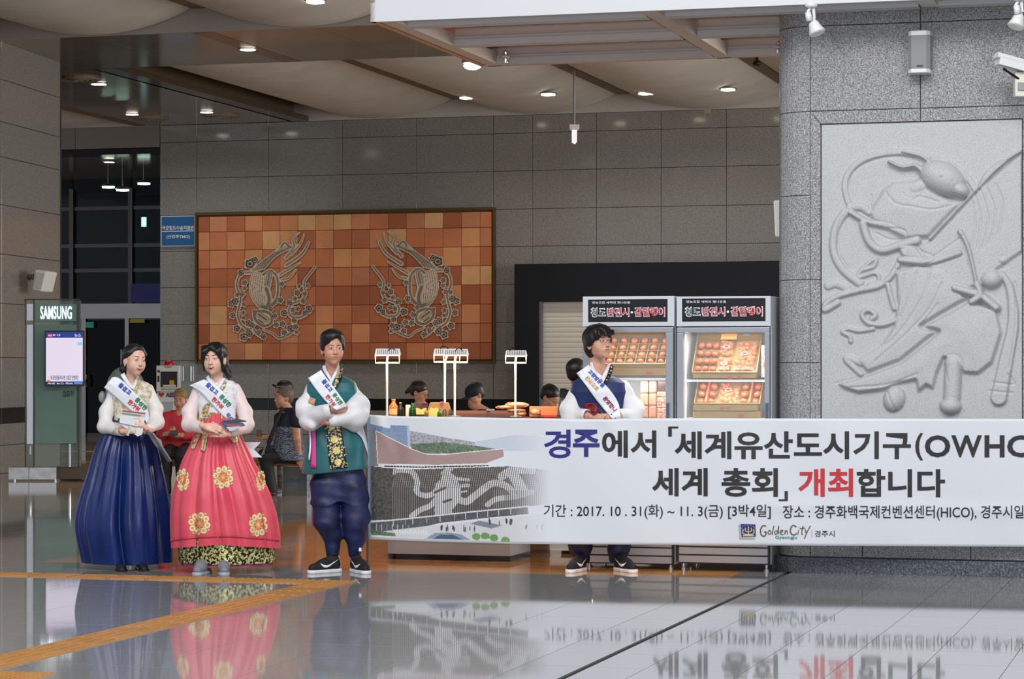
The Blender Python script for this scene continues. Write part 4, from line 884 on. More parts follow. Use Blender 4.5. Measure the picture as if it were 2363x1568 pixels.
# ================================================================ PEOPLE: signed-distance modelling + surface nets
class Field:
    def __init__(s, lo, hi, h):
        s.h = h; s.lo = np.array(lo, float); s.n = np.ceil((np.array(hi)-s.lo)/h).astype(int)+1
        s.ax = [s.lo[k]+h*np.arange(s.n[k]) for k in range(3)]; s.D = np.full(s.n, 1.0, np.float32)
        s.c = np.zeros(3); s.M = np.eye(3); s.s = 1.0
    def frame(s, c, yaw=0, pitch=0, roll=0, sc=1.0):
        y, p, r = [math.radians(q) for q in (yaw, pitch, roll)]
        A = np.array(Matrix.Rotation(y, 3, 'Z') @ Matrix.Rotation(-p, 3, 'X') @ Matrix.Rotation(r, 3, 'Y')); s.c = np.array(c, float); s.M = A; s.s = sc
    def noframe(s): s.c = np.zeros(3); s.M = np.eye(3); s.s = 1.0
    def w(s, p): return s.c+s.M @ (np.array(p, float)*s.s)
    def _blk(s, lo, hi):
        i0 = np.clip(np.floor((lo-s.lo)/s.h).astype(int), 0, s.n); i1 = np.clip(np.ceil((hi-s.lo)/s.h).astype(int)+1, 0, s.n)
        if (i1 <= i0).any(): return None
        sl = tuple(slice(a, b) for a, b in zip(i0, i1))
        return sl, s.ax[0][sl[0]][:, None, None], s.ax[1][sl[1]][None, :, None], s.ax[2][sl[2]][None, None, :]
    def _mix(s, sl, d, k, sub):
        D = s.D[sl]
        if sub: d = -d; s.D[sl] = np.maximum(D, d)+np.maximum(k-np.abs(D-d), 0)**2/(4*k)
        else: s.D[sl] = np.minimum(D, d)-np.maximum(k-np.abs(D-d), 0)**2/(4*k)
    def cap(s, p, q, r1, r2=None, k=.02, sub=False, flat=None):
        p, q = s.w(p), s.w(q); r2 = r1 if r2 is None else r2; r1 *= s.s; r2 *= s.s; m = max(r1, r2)+k+2*s.h
        B_ = s._blk(np.minimum(p, q)-m, np.maximum(p, q)+m)
        if B_ is None: return
        sl, X, Y, Z = B_; d = q-p; L2 = (d*d).sum()+1e-9
        t = np.clip(((X-p[0])*d[0]+(Y-p[1])*d[1]+(Z-p[2])*d[2])/L2, 0, 1)
        s._mix(sl, np.sqrt((X-p[0]-t*d[0])**2+(Y-p[1]-t*d[1])**2+(Z-p[2]-t*d[2])**2)-(r1+(r2-r1)*t), k, sub)
    def ell(s, c, r, k=.015, sub=False, rot=None):
        c = s.w(c); r = np.array(r, float)*s.s; A = s.M if rot is None else s.M @ np.array(Matrix.Rotation(math.radians(rot[1]), 3, rot[0])); m = r.max()+k+2*s.h
        B_ = s._blk(c-m, c+m)
        if B_ is None: return
        sl, X, Y, Z = B_; X, Y, Z = X-c[0], Y-c[1], Z-c[2]
        u = [(A[0, i]*X+A[1, i]*Y+A[2, i]*Z) for i in range(3)]
        k0 = np.sqrt((u[0]/r[0])**2+(u[1]/r[1])**2+(u[2]/r[2])**2)+1e-6; k1 = np.sqrt((u[0]/r[0]**2)**2+(u[1]/r[1]**2)**2+(u[2]/r[2]**2)**2)+1e-6
        s._mix(sl, k0*(k0-1)/k1, k, sub)
    def torso(s, rows, k=.02, pw=2.3):
        """rows (z, cx, cy, rx, ry) from low to high: lofted superellipse trunk"""
        rows = np.array(rows, float); lo = np.array([(rows[:, 1]-rows[:, 3]).min(), (rows[:, 2]-rows[:, 4]).min(), rows[0, 0]])-k-2*s.h; hi = np.array([(rows[:, 1]+rows[:, 3]).max(), (rows[:, 2]+rows[:, 4]).max(), rows[-1, 0]])+k+2*s.h
        sl, X, Y, Z = s._blk(lo, hi); z = Z[0, 0]; g = [np.interp(z, rows[:, 0], rows[:, i])[None, None, :] for i in (1, 2, 3, 4)]
        q = (np.abs((X-g[0])/g[2])**pw+np.abs((Y-g[1])/g[3])**pw)**(1/pw); d = (q-1)*np.minimum(g[2], g[3])*.85
        d = np.maximum(d, np.maximum(rows[0, 0]-Z, Z-rows[-1, 0])); s._mix(sl, d, k, False)
    def disp(s, fn): X, Y, Z = np.meshgrid(*s.ax, indexing='ij', sparse=True); s.D = s.D+fn(X, Y, Z).astype(np.float32)
    def clip(s, fn): X, Y, Z = np.meshgrid(*s.ax, indexing='ij', sparse=True); s.D = np.maximum(s.D, fn(X, Y, Z).astype(np.float32))
    def sub_field(s, o, off): s.D = np.maximum(s.D, -(o.D+off))
    def mesh(s):
        D = s.D.copy(); D[[0, -1]] = 1; D[:, [0, -1]] = 1; D[:, :, [0, -1]] = 1
        I = D < 0; n = D.shape; cnt = np.zeros([q-1 for q in n], np.int8)
        for a in (0, 1):
            for b in (0, 1):
                for c in (0, 1): cnt += I[a:n[0]-1+a, b:n[1]-1+b, c:n[2]-1+c]
        act = (cnt > 0) & (cnt < 8); cells = np.argwhere(act); idx = -np.ones(act.shape, np.int64); idx[act] = np.arange(len(cells))
        acc = np.zeros((len(cells), 3)); w_ = np.zeros(len(cells)); co = [(a, b, c) for a in (0, 1) for b in (0, 1) for c in (0, 1)]
        for p in co:
            for ax in range(3):
                if p[ax]: continue
                q = list(p); q[ax] = 1; dp = D[tuple((cells+p).T)]; dq = D[tuple((cells+q).T)]; m = (dp < 0) != (dq < 0)
                t = np.where(m, dp/(dp-dq+1e-12), 0); pos = np.tile(np.array(p, float), (len(cells), 1)); pos[:, ax] = t
                acc[m] += pos[m]; w_[m] += 1
        v = s.lo+(cells+acc/np.maximum(w_, 1)[:, None])*s.h; fs = []
        for ax in range(3):
            sl0 = [slice(None)]*3; sl1 = [slice(None)]*3; sl0[ax] = slice(0, -1); sl1[ax] = slice(1, None)
            a, b = I[tuple(sl0)], I[tuple(sl1)]; u, w2 = (ax+1) % 3, (ax+2) % 3
            for flip, msk in ((0, a & ~b), (1, b & ~a)):
                e = np.argwhere(msk); e = e[(e[:, u] > 0) & (e[:, w2] > 0) & (e[:, u] < n[u]-1) & (e[:, w2] < n[w2]-1)]
                if not len(e): continue
                def cid(du, dw): q = e.copy(); q[:, u] += du; q[:, w2] += dw; return idx[tuple(q.T)]
                quad = np.stack([cid(-1, -1), cid(0, -1), cid(0, 0), cid(-1, 0)], 1)
                fs.append(quad[:, ::-1] if flip else quad)
        f = np.concatenate(fs); return v, f
    def go(s, name, m, parent, smooth=True): v, f = s.mesh(); return part(name, v, f, m, parent, smooth)
def fold(ax, amp, fr, seed=0):
    r = np.random.RandomState(seed); ph = r.rand(6)*6.28
    def fn(X, Y, Z):
        a = X*ax[0]+Y*ax[1]+Z*ax[2]; b = X*ax[1]-Z*ax[0]+Y*.5
        return amp*(np.sin(a*fr+1.6*np.sin(b*fr*.33+ph[0])+ph[1])*.6+np.sin(a*fr*1.9+ph[2]+1.3*np.sin(b*fr*.5+ph[3]))*.3+np.sin(b*fr*.6+ph[4])*.3)
    return fn
SKIN = mat('skin', (214, 164, 138), .48, var=[(206, 152, 126), (218, 172, 148)], vs=30, sss=.12)
SKINF = mat('skin_fair', (226, 180, 156), .45, var=[(220, 170, 146), (230, 188, 166)], vs=30, sss=.12)
SKINM = mat('skin_ruddy', (206, 150, 124), .48, var=[(198, 140, 114), (212, 158, 134)], vs=30, sss=.12)
SKIND = mat('skin_tan', (208, 150, 118), .5, var=[(198, 140, 108), (212, 156, 126)], vs=25)
HAIR = mat('hair_black', (16, 13, 12), .38, bs=160, bump=.35, stretch=(1, 1, .12)); HAIRB = mat('hair_dark_brown', (30, 19, 15), .38, bs=160, bump=.35, stretch=(1, 1, .12))
HAIRG = mat('hair_grey_brown', (110, 92, 76), .6, var=[(84, 68, 54), (130, 112, 96)], vs=90); HAIRL = mat('hair_blond', (150, 118, 74), .55, var=[(120, 90, 54), (166, 134, 88)], vs=90)
EYEW = mat('eye_white', (205, 200, 195), .25); EYED = mat('eye_dark', (22, 15, 12), .12); BROW = mat('brow', (40, 30, 26), .7); LIP = mat('lip_natural', (176, 104, 92), .4)
LIPR = mat('lip_rose', (170, 66, 66), .35); TEETH = mat('teeth', (228, 224, 216), .3); NOSTR = mat('nostril', (90, 48, 40), .7); MOUTH = mat('mouth_dark', (70, 26, 26), .5)
def head_prims(f, c, yaw, pitch=0, roll=0, sc=1.0, fem=False, cheeks=0.0, wide=1.0):
    f.frame(c, yaw, pitch, roll, sc); w_ = wide
    f.ell((0, .012, .035), (.074*w_, .092, .084), .02); f.ell((0, -.024, -.018), (.060*w_, .064, .084), .025)
    f.ell((0, -.045, -.080), (.030*w_, .034, .026), .03); f.ell((0, -.060, -.099), (.013, .016, .012), .02)
    for q in (-1, 1):
        f.ell((q*.036*w_, -.05, -.035), (.026, .026, .028+cheeks*.004), .03); f.ell((q*.040*w_, -.008, -.060), (.015, .036, .026), .03)
        f.ell((q*.030, -.090, .006), (.017, .011, .010), .012, True); f.ell((q*.030, -.077, .004), (.0145, .0125, .010), .005)
        f.cap((q*.012, -.083, .024), (q*.044, -.071, .024), .006, .005, .012)
        f.ell((q*.074*w_, .012, -.012), (.009, .02, .033), .006, rot=('Z', q*-18)); f.ell((q*.080*w_, .004, -.012), (.004, .009, .018), .005, True)
        f.ell((q*.0125, -.092, -.034), (.0075, .009, .0075), .006)
    f.cap((0, -.083, .012), (0, -.100, -.027), .0075, .0095, .012); f.ell((0, -.103, -.029), (.010, .010, .009), .007)
    f.ell((0, -.080, -.058), (.027, .012, .016), .014); f.ell((0, -.088, -.0535), (.021, .0075, .0055), .005); f.ell((0, -.087, -.065), (.018, .0078, .006), .005)
    if not fem: f.cap((-.022, -.0925, -.0595), (.022, -.0925, -.0595), .0018, .0018, .003, True)
def face_decals(body, f, parent, fem=False, smile=0, lipm=None, gaze=0.0, squint=1.0, brow_y=.027, glasses=False):
    bv = BVHTree.FromObject(body, bpy.context.evaluated_depsgraph_get()); off = Vector(body.parent.location) if body.parent else Vector()
    d = Vector(f.M @ np.array((0, 1.0, 0)))
    def pr(x, z, o):
        p0 = Vector(f.w((x, -.2, z))); h = bv.ray_cast(p0-off, d); 
        return (h[0]+off-d*o) if h[0] is not None else Vector(f.w((x, -.085, z)))-d*o
    def patch(name, pts, m, o=.0009):
        cx = sum(p[0] for p in pts)/len(pts); cz = sum(p[1] for p in pts)/len(pts); n = len(pts)
        v = [pr(cx, cz, o)]+[pr(cx+(x-cx)*.5, cz+(z-cz)*.5, o) for x, z in pts]+[pr(x, z, o*.4) for x, z in pts]
        fc = [(0, 1+i, 1+(i+1) % n) for i in range(n)]+[(1+i, 1+n+i, 1+n+(i+1) % n, 1+(i+1) % n) for i in range(n)]
        return part(name, v, fc, m, parent, True)
    def strip(name, pts, ws, m, o=.0012):
        v = []; fc = []
        for i, (x, z) in enumerate(pts): v += [pr(x, z+ws[i]/2, o*.6), pr(x, z, o), pr(x, z-ws[i]/2, o*.6)]
        for i in range(len(pts)-1): b = 3*i; fc += [(b, b+3, b+4, b+1), (b+1, b+4, b+5, b+2)]
        return part(name, v, fc, m, parent, True)
    for q in (-1, 1):
        e = [(q*.030+.0155*math.cos(a), .004+(.0060*squint)*math.sin(a)*(1.0 if math.sin(a) > 0 else .75)) for a in np.linspace(0, 6.283, 15)[:-1]]
        eye = patch('eye', e, EYEW)
        r = .0056; ir = [(q*.030+gaze+r*math.cos(a), .0042+min(r, .0064*squint)*math.sin(a)) for a in np.linspace(0, 6.283, 13)[:-1]]
        patch('iris', ir, EYED, .0016)
        strip('eyelid_line', [(q*.030+x, .004+.0058*squint*math.cos(x/.0155*1.45)+.0004) for x in np.linspace(-.0155, .0155, 7)], [.0012, .0022, .0026, .0028, .0026, .0022, .0012], EYED, .0018)
        strip('eyebrow', [(q*(.012+.036*t), brow_y-.001+.0055*math.sin(t*2.4)) for t in np.linspace(0, 1, 7)], [.004, .0056, .006, .0056, .0048, .0036, .0015], BROW, .0016)
        patch('nostril', [(q*.0075+.003*math.cos(a), -.0385+.0016*math.sin(a)) for a in np.linspace(0, 6.283, 9)[:-1]], NOSTR, .0006)
    lm = lipm or LIP; u = .006*smile; W_ = .020+.0065*smile
    xs_ = np.linspace(-1, 1, 9); mid = [(-.0595+u*(x*x)*1.2-.001*smile) for x in xs_]
    up = [(W_*x, m_+.0062*(1-x*x)*(1-.25*math.exp(-(x/.18)**2))+.0003) for x, m_ in zip(xs_, mid)]; lo = [(W_*x, m_-.0075*(1-x*x)-.0003-.0055*smile*(1-x*x)) for x, m_ in zip(xs_, mid)]
    patch('lips', up+lo[::-1][1:-1], lm, .0016)
    if smile > .5:
        patch('mouth_opening', [(W_*.82*x, m_+.0022*(1-x*x)) for x, m_ in zip(xs_, mid)]+[(W_*.82*x, m_-.0085*(1-x*x)) for x, m_ in zip(xs_, mid)][::-1][1:-1], MOUTH, .0030)
        patch('teeth', [(W_*.72*x, m_+.0016*(1-x*x)) for x, m_ in zip(xs_, mid)]+[(W_*.72*x, m_-.0050*(1-x*x)) for x, m_ in zip(xs_, mid)][::-1][1:-1], TEETH, .0042)
    else:
        strip('mouth_line', [(W_*x, m_) for x, m_ in zip(xs_, mid)], [.001]+[.0016]*7+[.001], MOUTH, .0018)
    if glasses:
        MBg = MB(); FR = mat('glasses_frame', (70, 44, 36), .3, metal=.4)
        for q in (-1, 1):
            pts = [f.w((q*.033+.024*math.cos(a)*1.0, -.106+.012*abs(math.cos(a))*(1 if q*math.cos(a) > 0 else 0), .004+.0165*math.sin(a))) for a in np.linspace(0, 6.283, 21)]
            MBg.tube(pts, .0013, 6, False); MBg.tube([f.w((q*.057, -.094, .008)), f.w((q*.074, -.04, .008)), f.w((q*.081, .012, .002))], .0014, 6)
        MBg.tube([f.w((-.010, -.107, .006)), f.w((0, -.110, .009)), f.w((.010, -.107, .006))], .0013, 6); MBg.go('glasses', FR, parent, True)
def hand(f, wr, d, up, th=1, curl=.5, sc=1.0, spread=.0, tc=.5, k=.004):
    """wrist, direction, back-of-hand normal; thumb on side th"""
    wr, d, up = Vector(wr), Vector(d).normalized(), Vector(up).normalized(); t = d.cross(up).normalized(); up = t.cross(d).normalized(); s = sc
    f.cap(wr-d*.03, wr+d*.012*s, .024*s, .022*s, .012)
    L = [(.068, .042, .026, .020), (.078, .046, .030, .022), (.080, .043, .028, .021), (.062, .034, .022, .019)]
    for i, (n_, a, b, c_) in enumerate(L):
        o = (i-1.5)*.0195*s; kn = wr+d*(.078+(.006 if i in (1, 2) else 0)-(.006 if i == 3 else 0))*s+t*o*-th+up*.004
        f.cap(wr+d*.012*s+t*o*-th*.7, kn, .0135*s, .0105*s, .012); dd = d.copy(); p = kn; r = .0092*s
        for j, ln in enumerate((a, b, c_)):
            an = curl*(1.0, 1.15, .7)[j]*(1+.08*i); dd = (dd*math.cos(an)-up*math.sin(an)).normalized(); up2 = up
            q = p+dd*ln*s; f.cap(p, q, r, r*.88, k); p = q; r *= .9
            up = t.cross(dd).normalized() if False else (up*math.cos(0)); up = (dd.cross(t)*-1).normalized() if (dd.cross(t)*-1).dot(up) > 0 else dd.cross(t).normalized()
        up = t.cross(d).normalized()
    f.ell(tuple(wr+d*.045*s), (.03*s, .03*s, .03*s), .01) if False else None
    b0 = wr+d*.022*s+t*th*.022*s-up*.006; b1 = b0+(d*.6+t*th*.75-up*.25).normalized()*.036*s; f.cap(wr+d*.01, b0, .015*s, .0145*s, .01); f.cap(b0, b1, .0135*s, .0105*s, .008)
    dd = (d*(.75)+t*th*(.5-tc)-up*.35).normalized(); b2 = b1+dd*.03*s; f.cap(b1, b2, .0105*s, .0095*s, k); f.cap(b2, b2+(dd-up*.3-t*th*.15).normalized()*.024*s, .0095*s, .008*s, k)
def bvh_of(objs):
    V = []; Fc = []; n = 0; bpy.context.view_layer.update()
    for o in objs:
        mw = o.matrix_world; me = o.data; V += [mw @ v.co for v in me.vertices]; Fc += [tuple(i+n for i in p.vertices) for p in me.polygons]; n = len(V)
    return BVHTree.FromPolygons(V, Fc)
CAMV = Vector((0, 0, CH))
def hit(bv, px, py, near=14.0, yd=18.2):
    d = Vector(((px-CX)/F, 1, (HY-py)/F)); h = bv.ray_cast(CAMV+d*near, d.normalized(), 8.0)
    return h[0].y if h[0] is not None else None
def drape(name, bv, L_, R_, n, m_, mt, parent, off=.007, sm=3, yd=18.2, thick=.003, wavy=0.0):
    """cloth strip between two pixel polylines, laid over what it hits; slack is pulled taut"""
    def res(P_, n):
        P_ = np.array(smooth_line(P_, 6)); s_ = np.r_[0, np.cumsum(np.hypot(*np.diff(P_, axis=0).T))]; t = np.linspace(0, s_[-1], n); return np.stack([np.interp(t, s_, P_[:, 0]), np.interp(t, s_, P_[:, 1])], 1)
    A, B_ = res(L_, n), res(R_, n); g = np.zeros((n, m_, 2)); Yv = np.full((n, m_), np.nan)
    for j in range(m_): g[:, j] = A+(B_-A)*j/(m_-1)
    for i in range(n):
        for j in range(m_):
            y = hit(bv, *g[i, j]); Yv[i, j] = y if y is not None else np.nan
    for j in range(m_):
        c_ = Yv[:, j]; ok = ~np.isnan(c_); c_[~ok] = np.interp(np.flatnonzero(~ok), np.flatnonzero(ok), c_[ok]) if ok.any() else yd
    Z = Yv.copy()
    for _ in range(sm):
        Q = np.pad(Z, 1, mode='edge'); av = (Q[:-2, 1:-1]+Q[2:, 1:-1]+Q[1:-1, :-2]+Q[1:-1, 2:])/4; Z = np.minimum(av, Yv)
    Z = Z-off; 
    if wavy: Z = Z-wavy*np.sin(np.arange(n)[:, None]*.55+np.arange(m_)[None, :]*.4)
    def pt(Z): return np.stack([(g[..., 0]-CX)*Z/F, Z, CH+(HY-g[..., 1])*Z/F], -1).reshape(-1, 3)
    v = np.concatenate([pt(Z), pt(Z+thick)]); N_ = n*m_; i = np.arange(N_).reshape(n, m_); f = np.stack([i[:-1, :-1], i[1:, :-1], i[1:, 1:], i[:-1, 1:]], -1).reshape(-1, 4)
    ring = list(i[0, :])+list(i[1:, -1])+list(i[-1, -2::-1])+list(i[-2:0:-1, 0]); sd = np.array([(a, b, b+N_, a+N_) for a, b in zip(ring, ring[1:]+ring[:1])])
    return part(name, v, np.concatenate([f, f[:, ::-1]+N_, sd]), mt, parent, True)
def lay(name, bv, v2, f, mt, parent, off=.002, yd=18.2, fcols=None):
    ys = [hit(bv, x, y) for x, y in v2]; ok = [q for q in ys if q is not None]; md = sorted(ok)[len(ok)//2] if ok else yd
    out = []
    for (x, y), Y in zip(v2, ys):
        Y = (Y if Y is not None else md)-off; out.append(((x-CX)*Y/F, Y, CH+(HY-y)*Y/F))
    return part(name, out, f, mt, parent, fcols=fcols)
WHITE_S = mat('white_satin', (232, 234, 240), .42); WHITE_R = mat('white_ramie', (226, 226, 228), .6, bump=.15, bs=300); SASHM = mat('sash_satin', (232, 236, 242), .45)
SHEER = mat('pink_organza', (232, 212, 208), .5, bump=.1, bs=300)
TBLUE = mat('text_blue', (44, 66, 170), .5); TGREEN = mat('text_green', (20, 126, 70), .5); TRED = mat('text_red', (196, 32, 52), .5); TGOLD = mat('text_gold', (206, 160, 70), .5); TCRIM = mat('text_crimson', (150, 20, 60), .5)
def sash_text(bv, parent, items, off=.002):
    for body, x, y, size, ang, m in items:
        v, f = text_at(body, x, y, size, math.radians(ang), .035); lay('lettering', bv, v, f, m, parent, off+.002)
def mirror_pts(p): return p
def shoe_field(c, ang, L=.27, low=False):
    """returns upper and sole fields; c = heel-centre ground point, ang = toe heading (deg, 0 = to camera)"""
    a = math.radians(ang); d = Vector((math.sin(a), -math.cos(a), 0)); s_ = Vector((math.cos(a), math.sin(a), 0)); c = Vector(c)
    lo = np.minimum(c-Vector((.12, .12, .01)), c+d*L-Vector((.1, .1, .01))); hi = np.maximum(c+Vector((.12, .12, 0)), c+d*L+Vector((.1, .1, 0)))
    lo = np.array((min(lo[0], hi[0]), min(lo[1], hi[1]), -.004)); hi = np.array((hi[0], hi[1], .17))
    U = Field(lo, hi, .0042); S = Field(lo, hi, .0042)
    if not low: U.cap(c+d*.03+Vector((0, 0, .055)), c+d*.05+Vector((0, 0, .10)), .036, .040, .02); U.cap(c+d*.05+Vector((0, 0, .06)), c+d*.15+Vector((0, 0, .052)), .038, .040, .03)
    else: U.cap(c+d*.03+Vector((0, 0, .03)), c+d*.04+Vector((0, 0, .05)), .028, .030, .02); U.cap(c+d*.04+Vector((0, 0, .025)), c+d*.15+Vector((0, 0, .02)), .030, .030, .03)
    U.cap(c+d*.14+Vector((0, 0, .055 if not low else .03)), c+d*(L-.045)+Vector((0, 0, .038 if not low else .012)), .040 if not low else .028, .032 if not low else .024, .03)
    if not low: U.cap(c+d*.08+Vector((0, 0, .10)), c+d*.17+Vector((0, 0, .065)), .026, .022, .02)
    U.clip(lambda X, Y, Z: (.022 if not low else .006)-Z)
    if not low: U.cap(c+d*.05+Vector((0, 0, .10)), c+d*.05+Vector((0, 0, .2)), .030, .034, .005, True)
    else: U.cap(c+d*.04+Vector((0, 0, .075)), c+d*.14+Vector((0, 0, .062)), .026, .026, .004, True)
    for t0, t1, r0, r1 in ((.02, .13, .040, .040), (.13, L-.042, .041, .040)): S.cap(c+d*t0+Vector((0, 0, .012)), c+d*t1+Vector((0, 0, .012)), r0, r1, .02)
    S.clip(lambda X, Y, Z: np.maximum(-Z, Z-(.026 if not low else .012))); return U, S, d, s_
def shoe(parent, c, ang, um, sm, L=.27, swoosh=0, low=False, tag_=None):
    U, S, d, s_ = shoe_field(c, ang, L, low); u = U.go('shoe', um, parent); u2 = u
    S.go('sole', sm, u)
    if swoosh:
        bv = bvh_of([u]); base = Vector(c); v = []
        cl = [(.035, .098, .001), (.06, .084, .004), (.09, .068, .009), (.12, .056, .014), (.15, .050, .019), (.172, .053, .018), (.186, .062, .012), (.193, .074, .002)]
        for x, z, w_ in cl:
            for e in (w_/2, -w_/2):
                o = base+d*x+s_*swoosh*.2+Vector((0, 0, z+e)); h = bv.ray_cast(o, -s_*swoosh, .4); q = h[0] if h[0] is not None else base+d*x+s_*swoosh*.036+Vector((0, 0, z+e)); v.append(q+s_*swoosh*.003)
        part('curved_tick', [tuple(q) for q in v], [(2*i, 2*i+2, 2*i+3, 2*i+1) for i in range(len(cl)-1)], mat('white_leather', (236, 238, 240), .35), u)
    return u
# ---------------------------------------------------------------- man in teal vest, arms crossed
def px_prof(rows, Y, cy, ky): return [((CH+(HY-y)*Y/F), ((x0+x1)/2-CX)*Y/F, cy, (x1-x0)/2*Y/F, (x1-x0)/2*Y/F*ky) for y, x0, x1 in rows[::-1]]
Y1 = 18.28; s1 = Y1/F; Pm = lambda x, y, dy=0.0: np.array(P(x, y, Y1))+np.array((0, dy, 0))
m1 = thing('person', 'man in teal vest, white sleeves and navy trousers standing with his arms crossed', 'person', (P(785, 0, Y1)[0], Y1, 0))
lo = np.array(P(680, 1324, Y1))-(.02, .42, .02); hi = np.array(P(860, 752, Y1))+(.02, .3, .02)
f = Field(lo, hi, .0045); HC = Pm(768, 806, -.02)
head_prims(f, HC, 16, 0, 0, 1.02); fr1 = (f.c.copy(), f.M.copy(), f.s); f.noframe()
f.cap(Pm(766, 832, .03), Pm(765, 872, .05), .050, .060, .02)
f.torso([(.85, Pm(780, 0)[0], Y1+.04, .12, .07), (1.1, Pm(775, 0)[0], Y1+.04, .10, .07), (1.36, Pm(765, 0)[0], Y1+.05, .13, .06), (1.45, Pm(765, 0)[0], Y1+.05, .06, .05)])
f.cap(Pm(722, 900, .05), Pm(708, 965, -.02), .035, .035); f.cap(Pm(708, 965, -.02), Pm(785, 941, -.235), .036, .026)
f.cap(Pm(812, 900, .05), Pm(832, 958, -.02), .035, .035); f.cap(Pm(836, 958, -.02), Pm(758, 972, -.195), .036, .026)
hand(f, Pm(781, 943, -.225), (.70, .70, .0), (.7, -.7, .1), 1, .2, .90); hand(f, Pm(756, 972, -.19), (-.85, .45, .3), (-.4, -.9, 0), -1, .2, .9)
for k_ in range(3): f.cap(Pm(726+k_*1.5, 932-k_*4.4, -.085), Pm(716+k_*1.5, 928-k_*4.4, -.093), .0088, .0078, .002)
for x0, x1 in ((764, 770), (815, 818)): f.cap(Pm(x0+4, 1100, .03), Pm(x0+2, 1210, .03), .05, .04); f.cap(Pm(x0+2, 1210, .03), Pm(x1, 1300, .05), .038, .032)
f.cap(Pm(770, 1290, .05), Pm(778, 1306, .03), .034, .032)
body = f.go('body', SKINM, m1); f.c, f.M, f.s = fr1
face_decals(body, f, m1, gaze=.002, squint=.8, brow_y=.024)
h = Field(HC-np.array((.13, .15, .12)), HC+np.array((.14, .16, .18)), .0042); h.c, h.M, h.s = fr1
h.ell((0, .022, .052), (.085, .104, .087), .02); h.ell((-.01, -.02, .092), (.068, .07, .04), .05); h.ell((.0, .06, -.01), (.066, .06, .07), .02)
for q in (-1, 1): h.ell((q*.072, .0, .035), (.017, .042, .05), .015)
h.ell((.008, -.085, .012), (.052, .05, .062), .008, True); h.ell((.0, -.07, -.085), (.1, .085, .08), .01, True); h.ell((.022, -.095, .07), (.03, .03, .028), .01, True)
h.disp(fold((.8, 0, .6), .0022, 95, 3)); h.go('hair', HAIR, m1)
# vest
TEAL = mat('teal_satin', (8, 88, 94), .5, var=[(6, 78, 86), (10, 98, 104)], vs=5, sheen=.2)
f = Field(Pm(690, 1100, -.3), Pm(862, 858, .32), .0052)
f.torso(px_prof([(866, 748, 786), (876, 722, 808), (884, 708, 822), (905, 702, 828), (950, 712, 826), (990, 712, 830), (1030, 704, 842), (1075, 697, 851), (1094, 695, 853)], Y1, Y1+.03, .62), .01, 2.5)
f.D = f.D.astype(np.float32)
f.disp(fold((.95, .3, .15), .0045, 34, 8)); f.clip(lambda X, Y, Z: (CH+(HY-1089+(X/s1+CX-775)*.10)*s1)-Z)
f.cap(Pm(764, 850, -.02), Pm(766, 872, -.06), .052, .03, .01, True)
vest = f.go('vest', TEAL, m1)
# sleeves
f = Field(Pm(682, 1000, -.42), Pm(858, 864, .2), .0052)
f.cap(Pm(722, 897, .03), Pm(704, 948, -.02), .052, .074, .03); f.cap(Pm(703, 945, -.02), Pm(722, 968, -.08), .078, .083, .03); f.cap(Pm(722, 966, -.10), Pm(762, 948, -.235), .078, .052, .03); f.cap(Pm(710, 972, -.09), Pm(724, 980, -.16), .05, .035, .03)
f.disp(fold((.5, .2, .85), .0055, 40, 4)); f.cap(Pm(766, 947, -.24), Pm(800, 938, -.29), .038, .045, .004, True)
sl = f.go('sleeve', WHITE_R, m1)
f = Field(Pm(740, 1002, -.42), Pm(862, 864, .2), .0052)
f.cap(Pm(808, 895, .03), Pm(829, 940, -.01), .052, .070, .03); f.cap(Pm(832, 940, -.02), Pm(822, 966, -.08), .075, .08, .03); f.cap(Pm(820, 945, -.09), Pm(828, 930, -.04), .075, .06, .03); f.cap(Pm(826, 962, -.08), Pm(775, 968, -.20), .07, .05, .03); f.cap(Pm(800, 975, -.1), Pm(820, 985, -.06), .04, .045, .03)
f.disp(fold((-.5, .2, .85), .0055, 40, 5)); f.cap(Pm(768, 970, -.19), Pm(745, 975, -.20), .036, .042, .004, True)
f.go('sleeve', WHITE_R, m1)
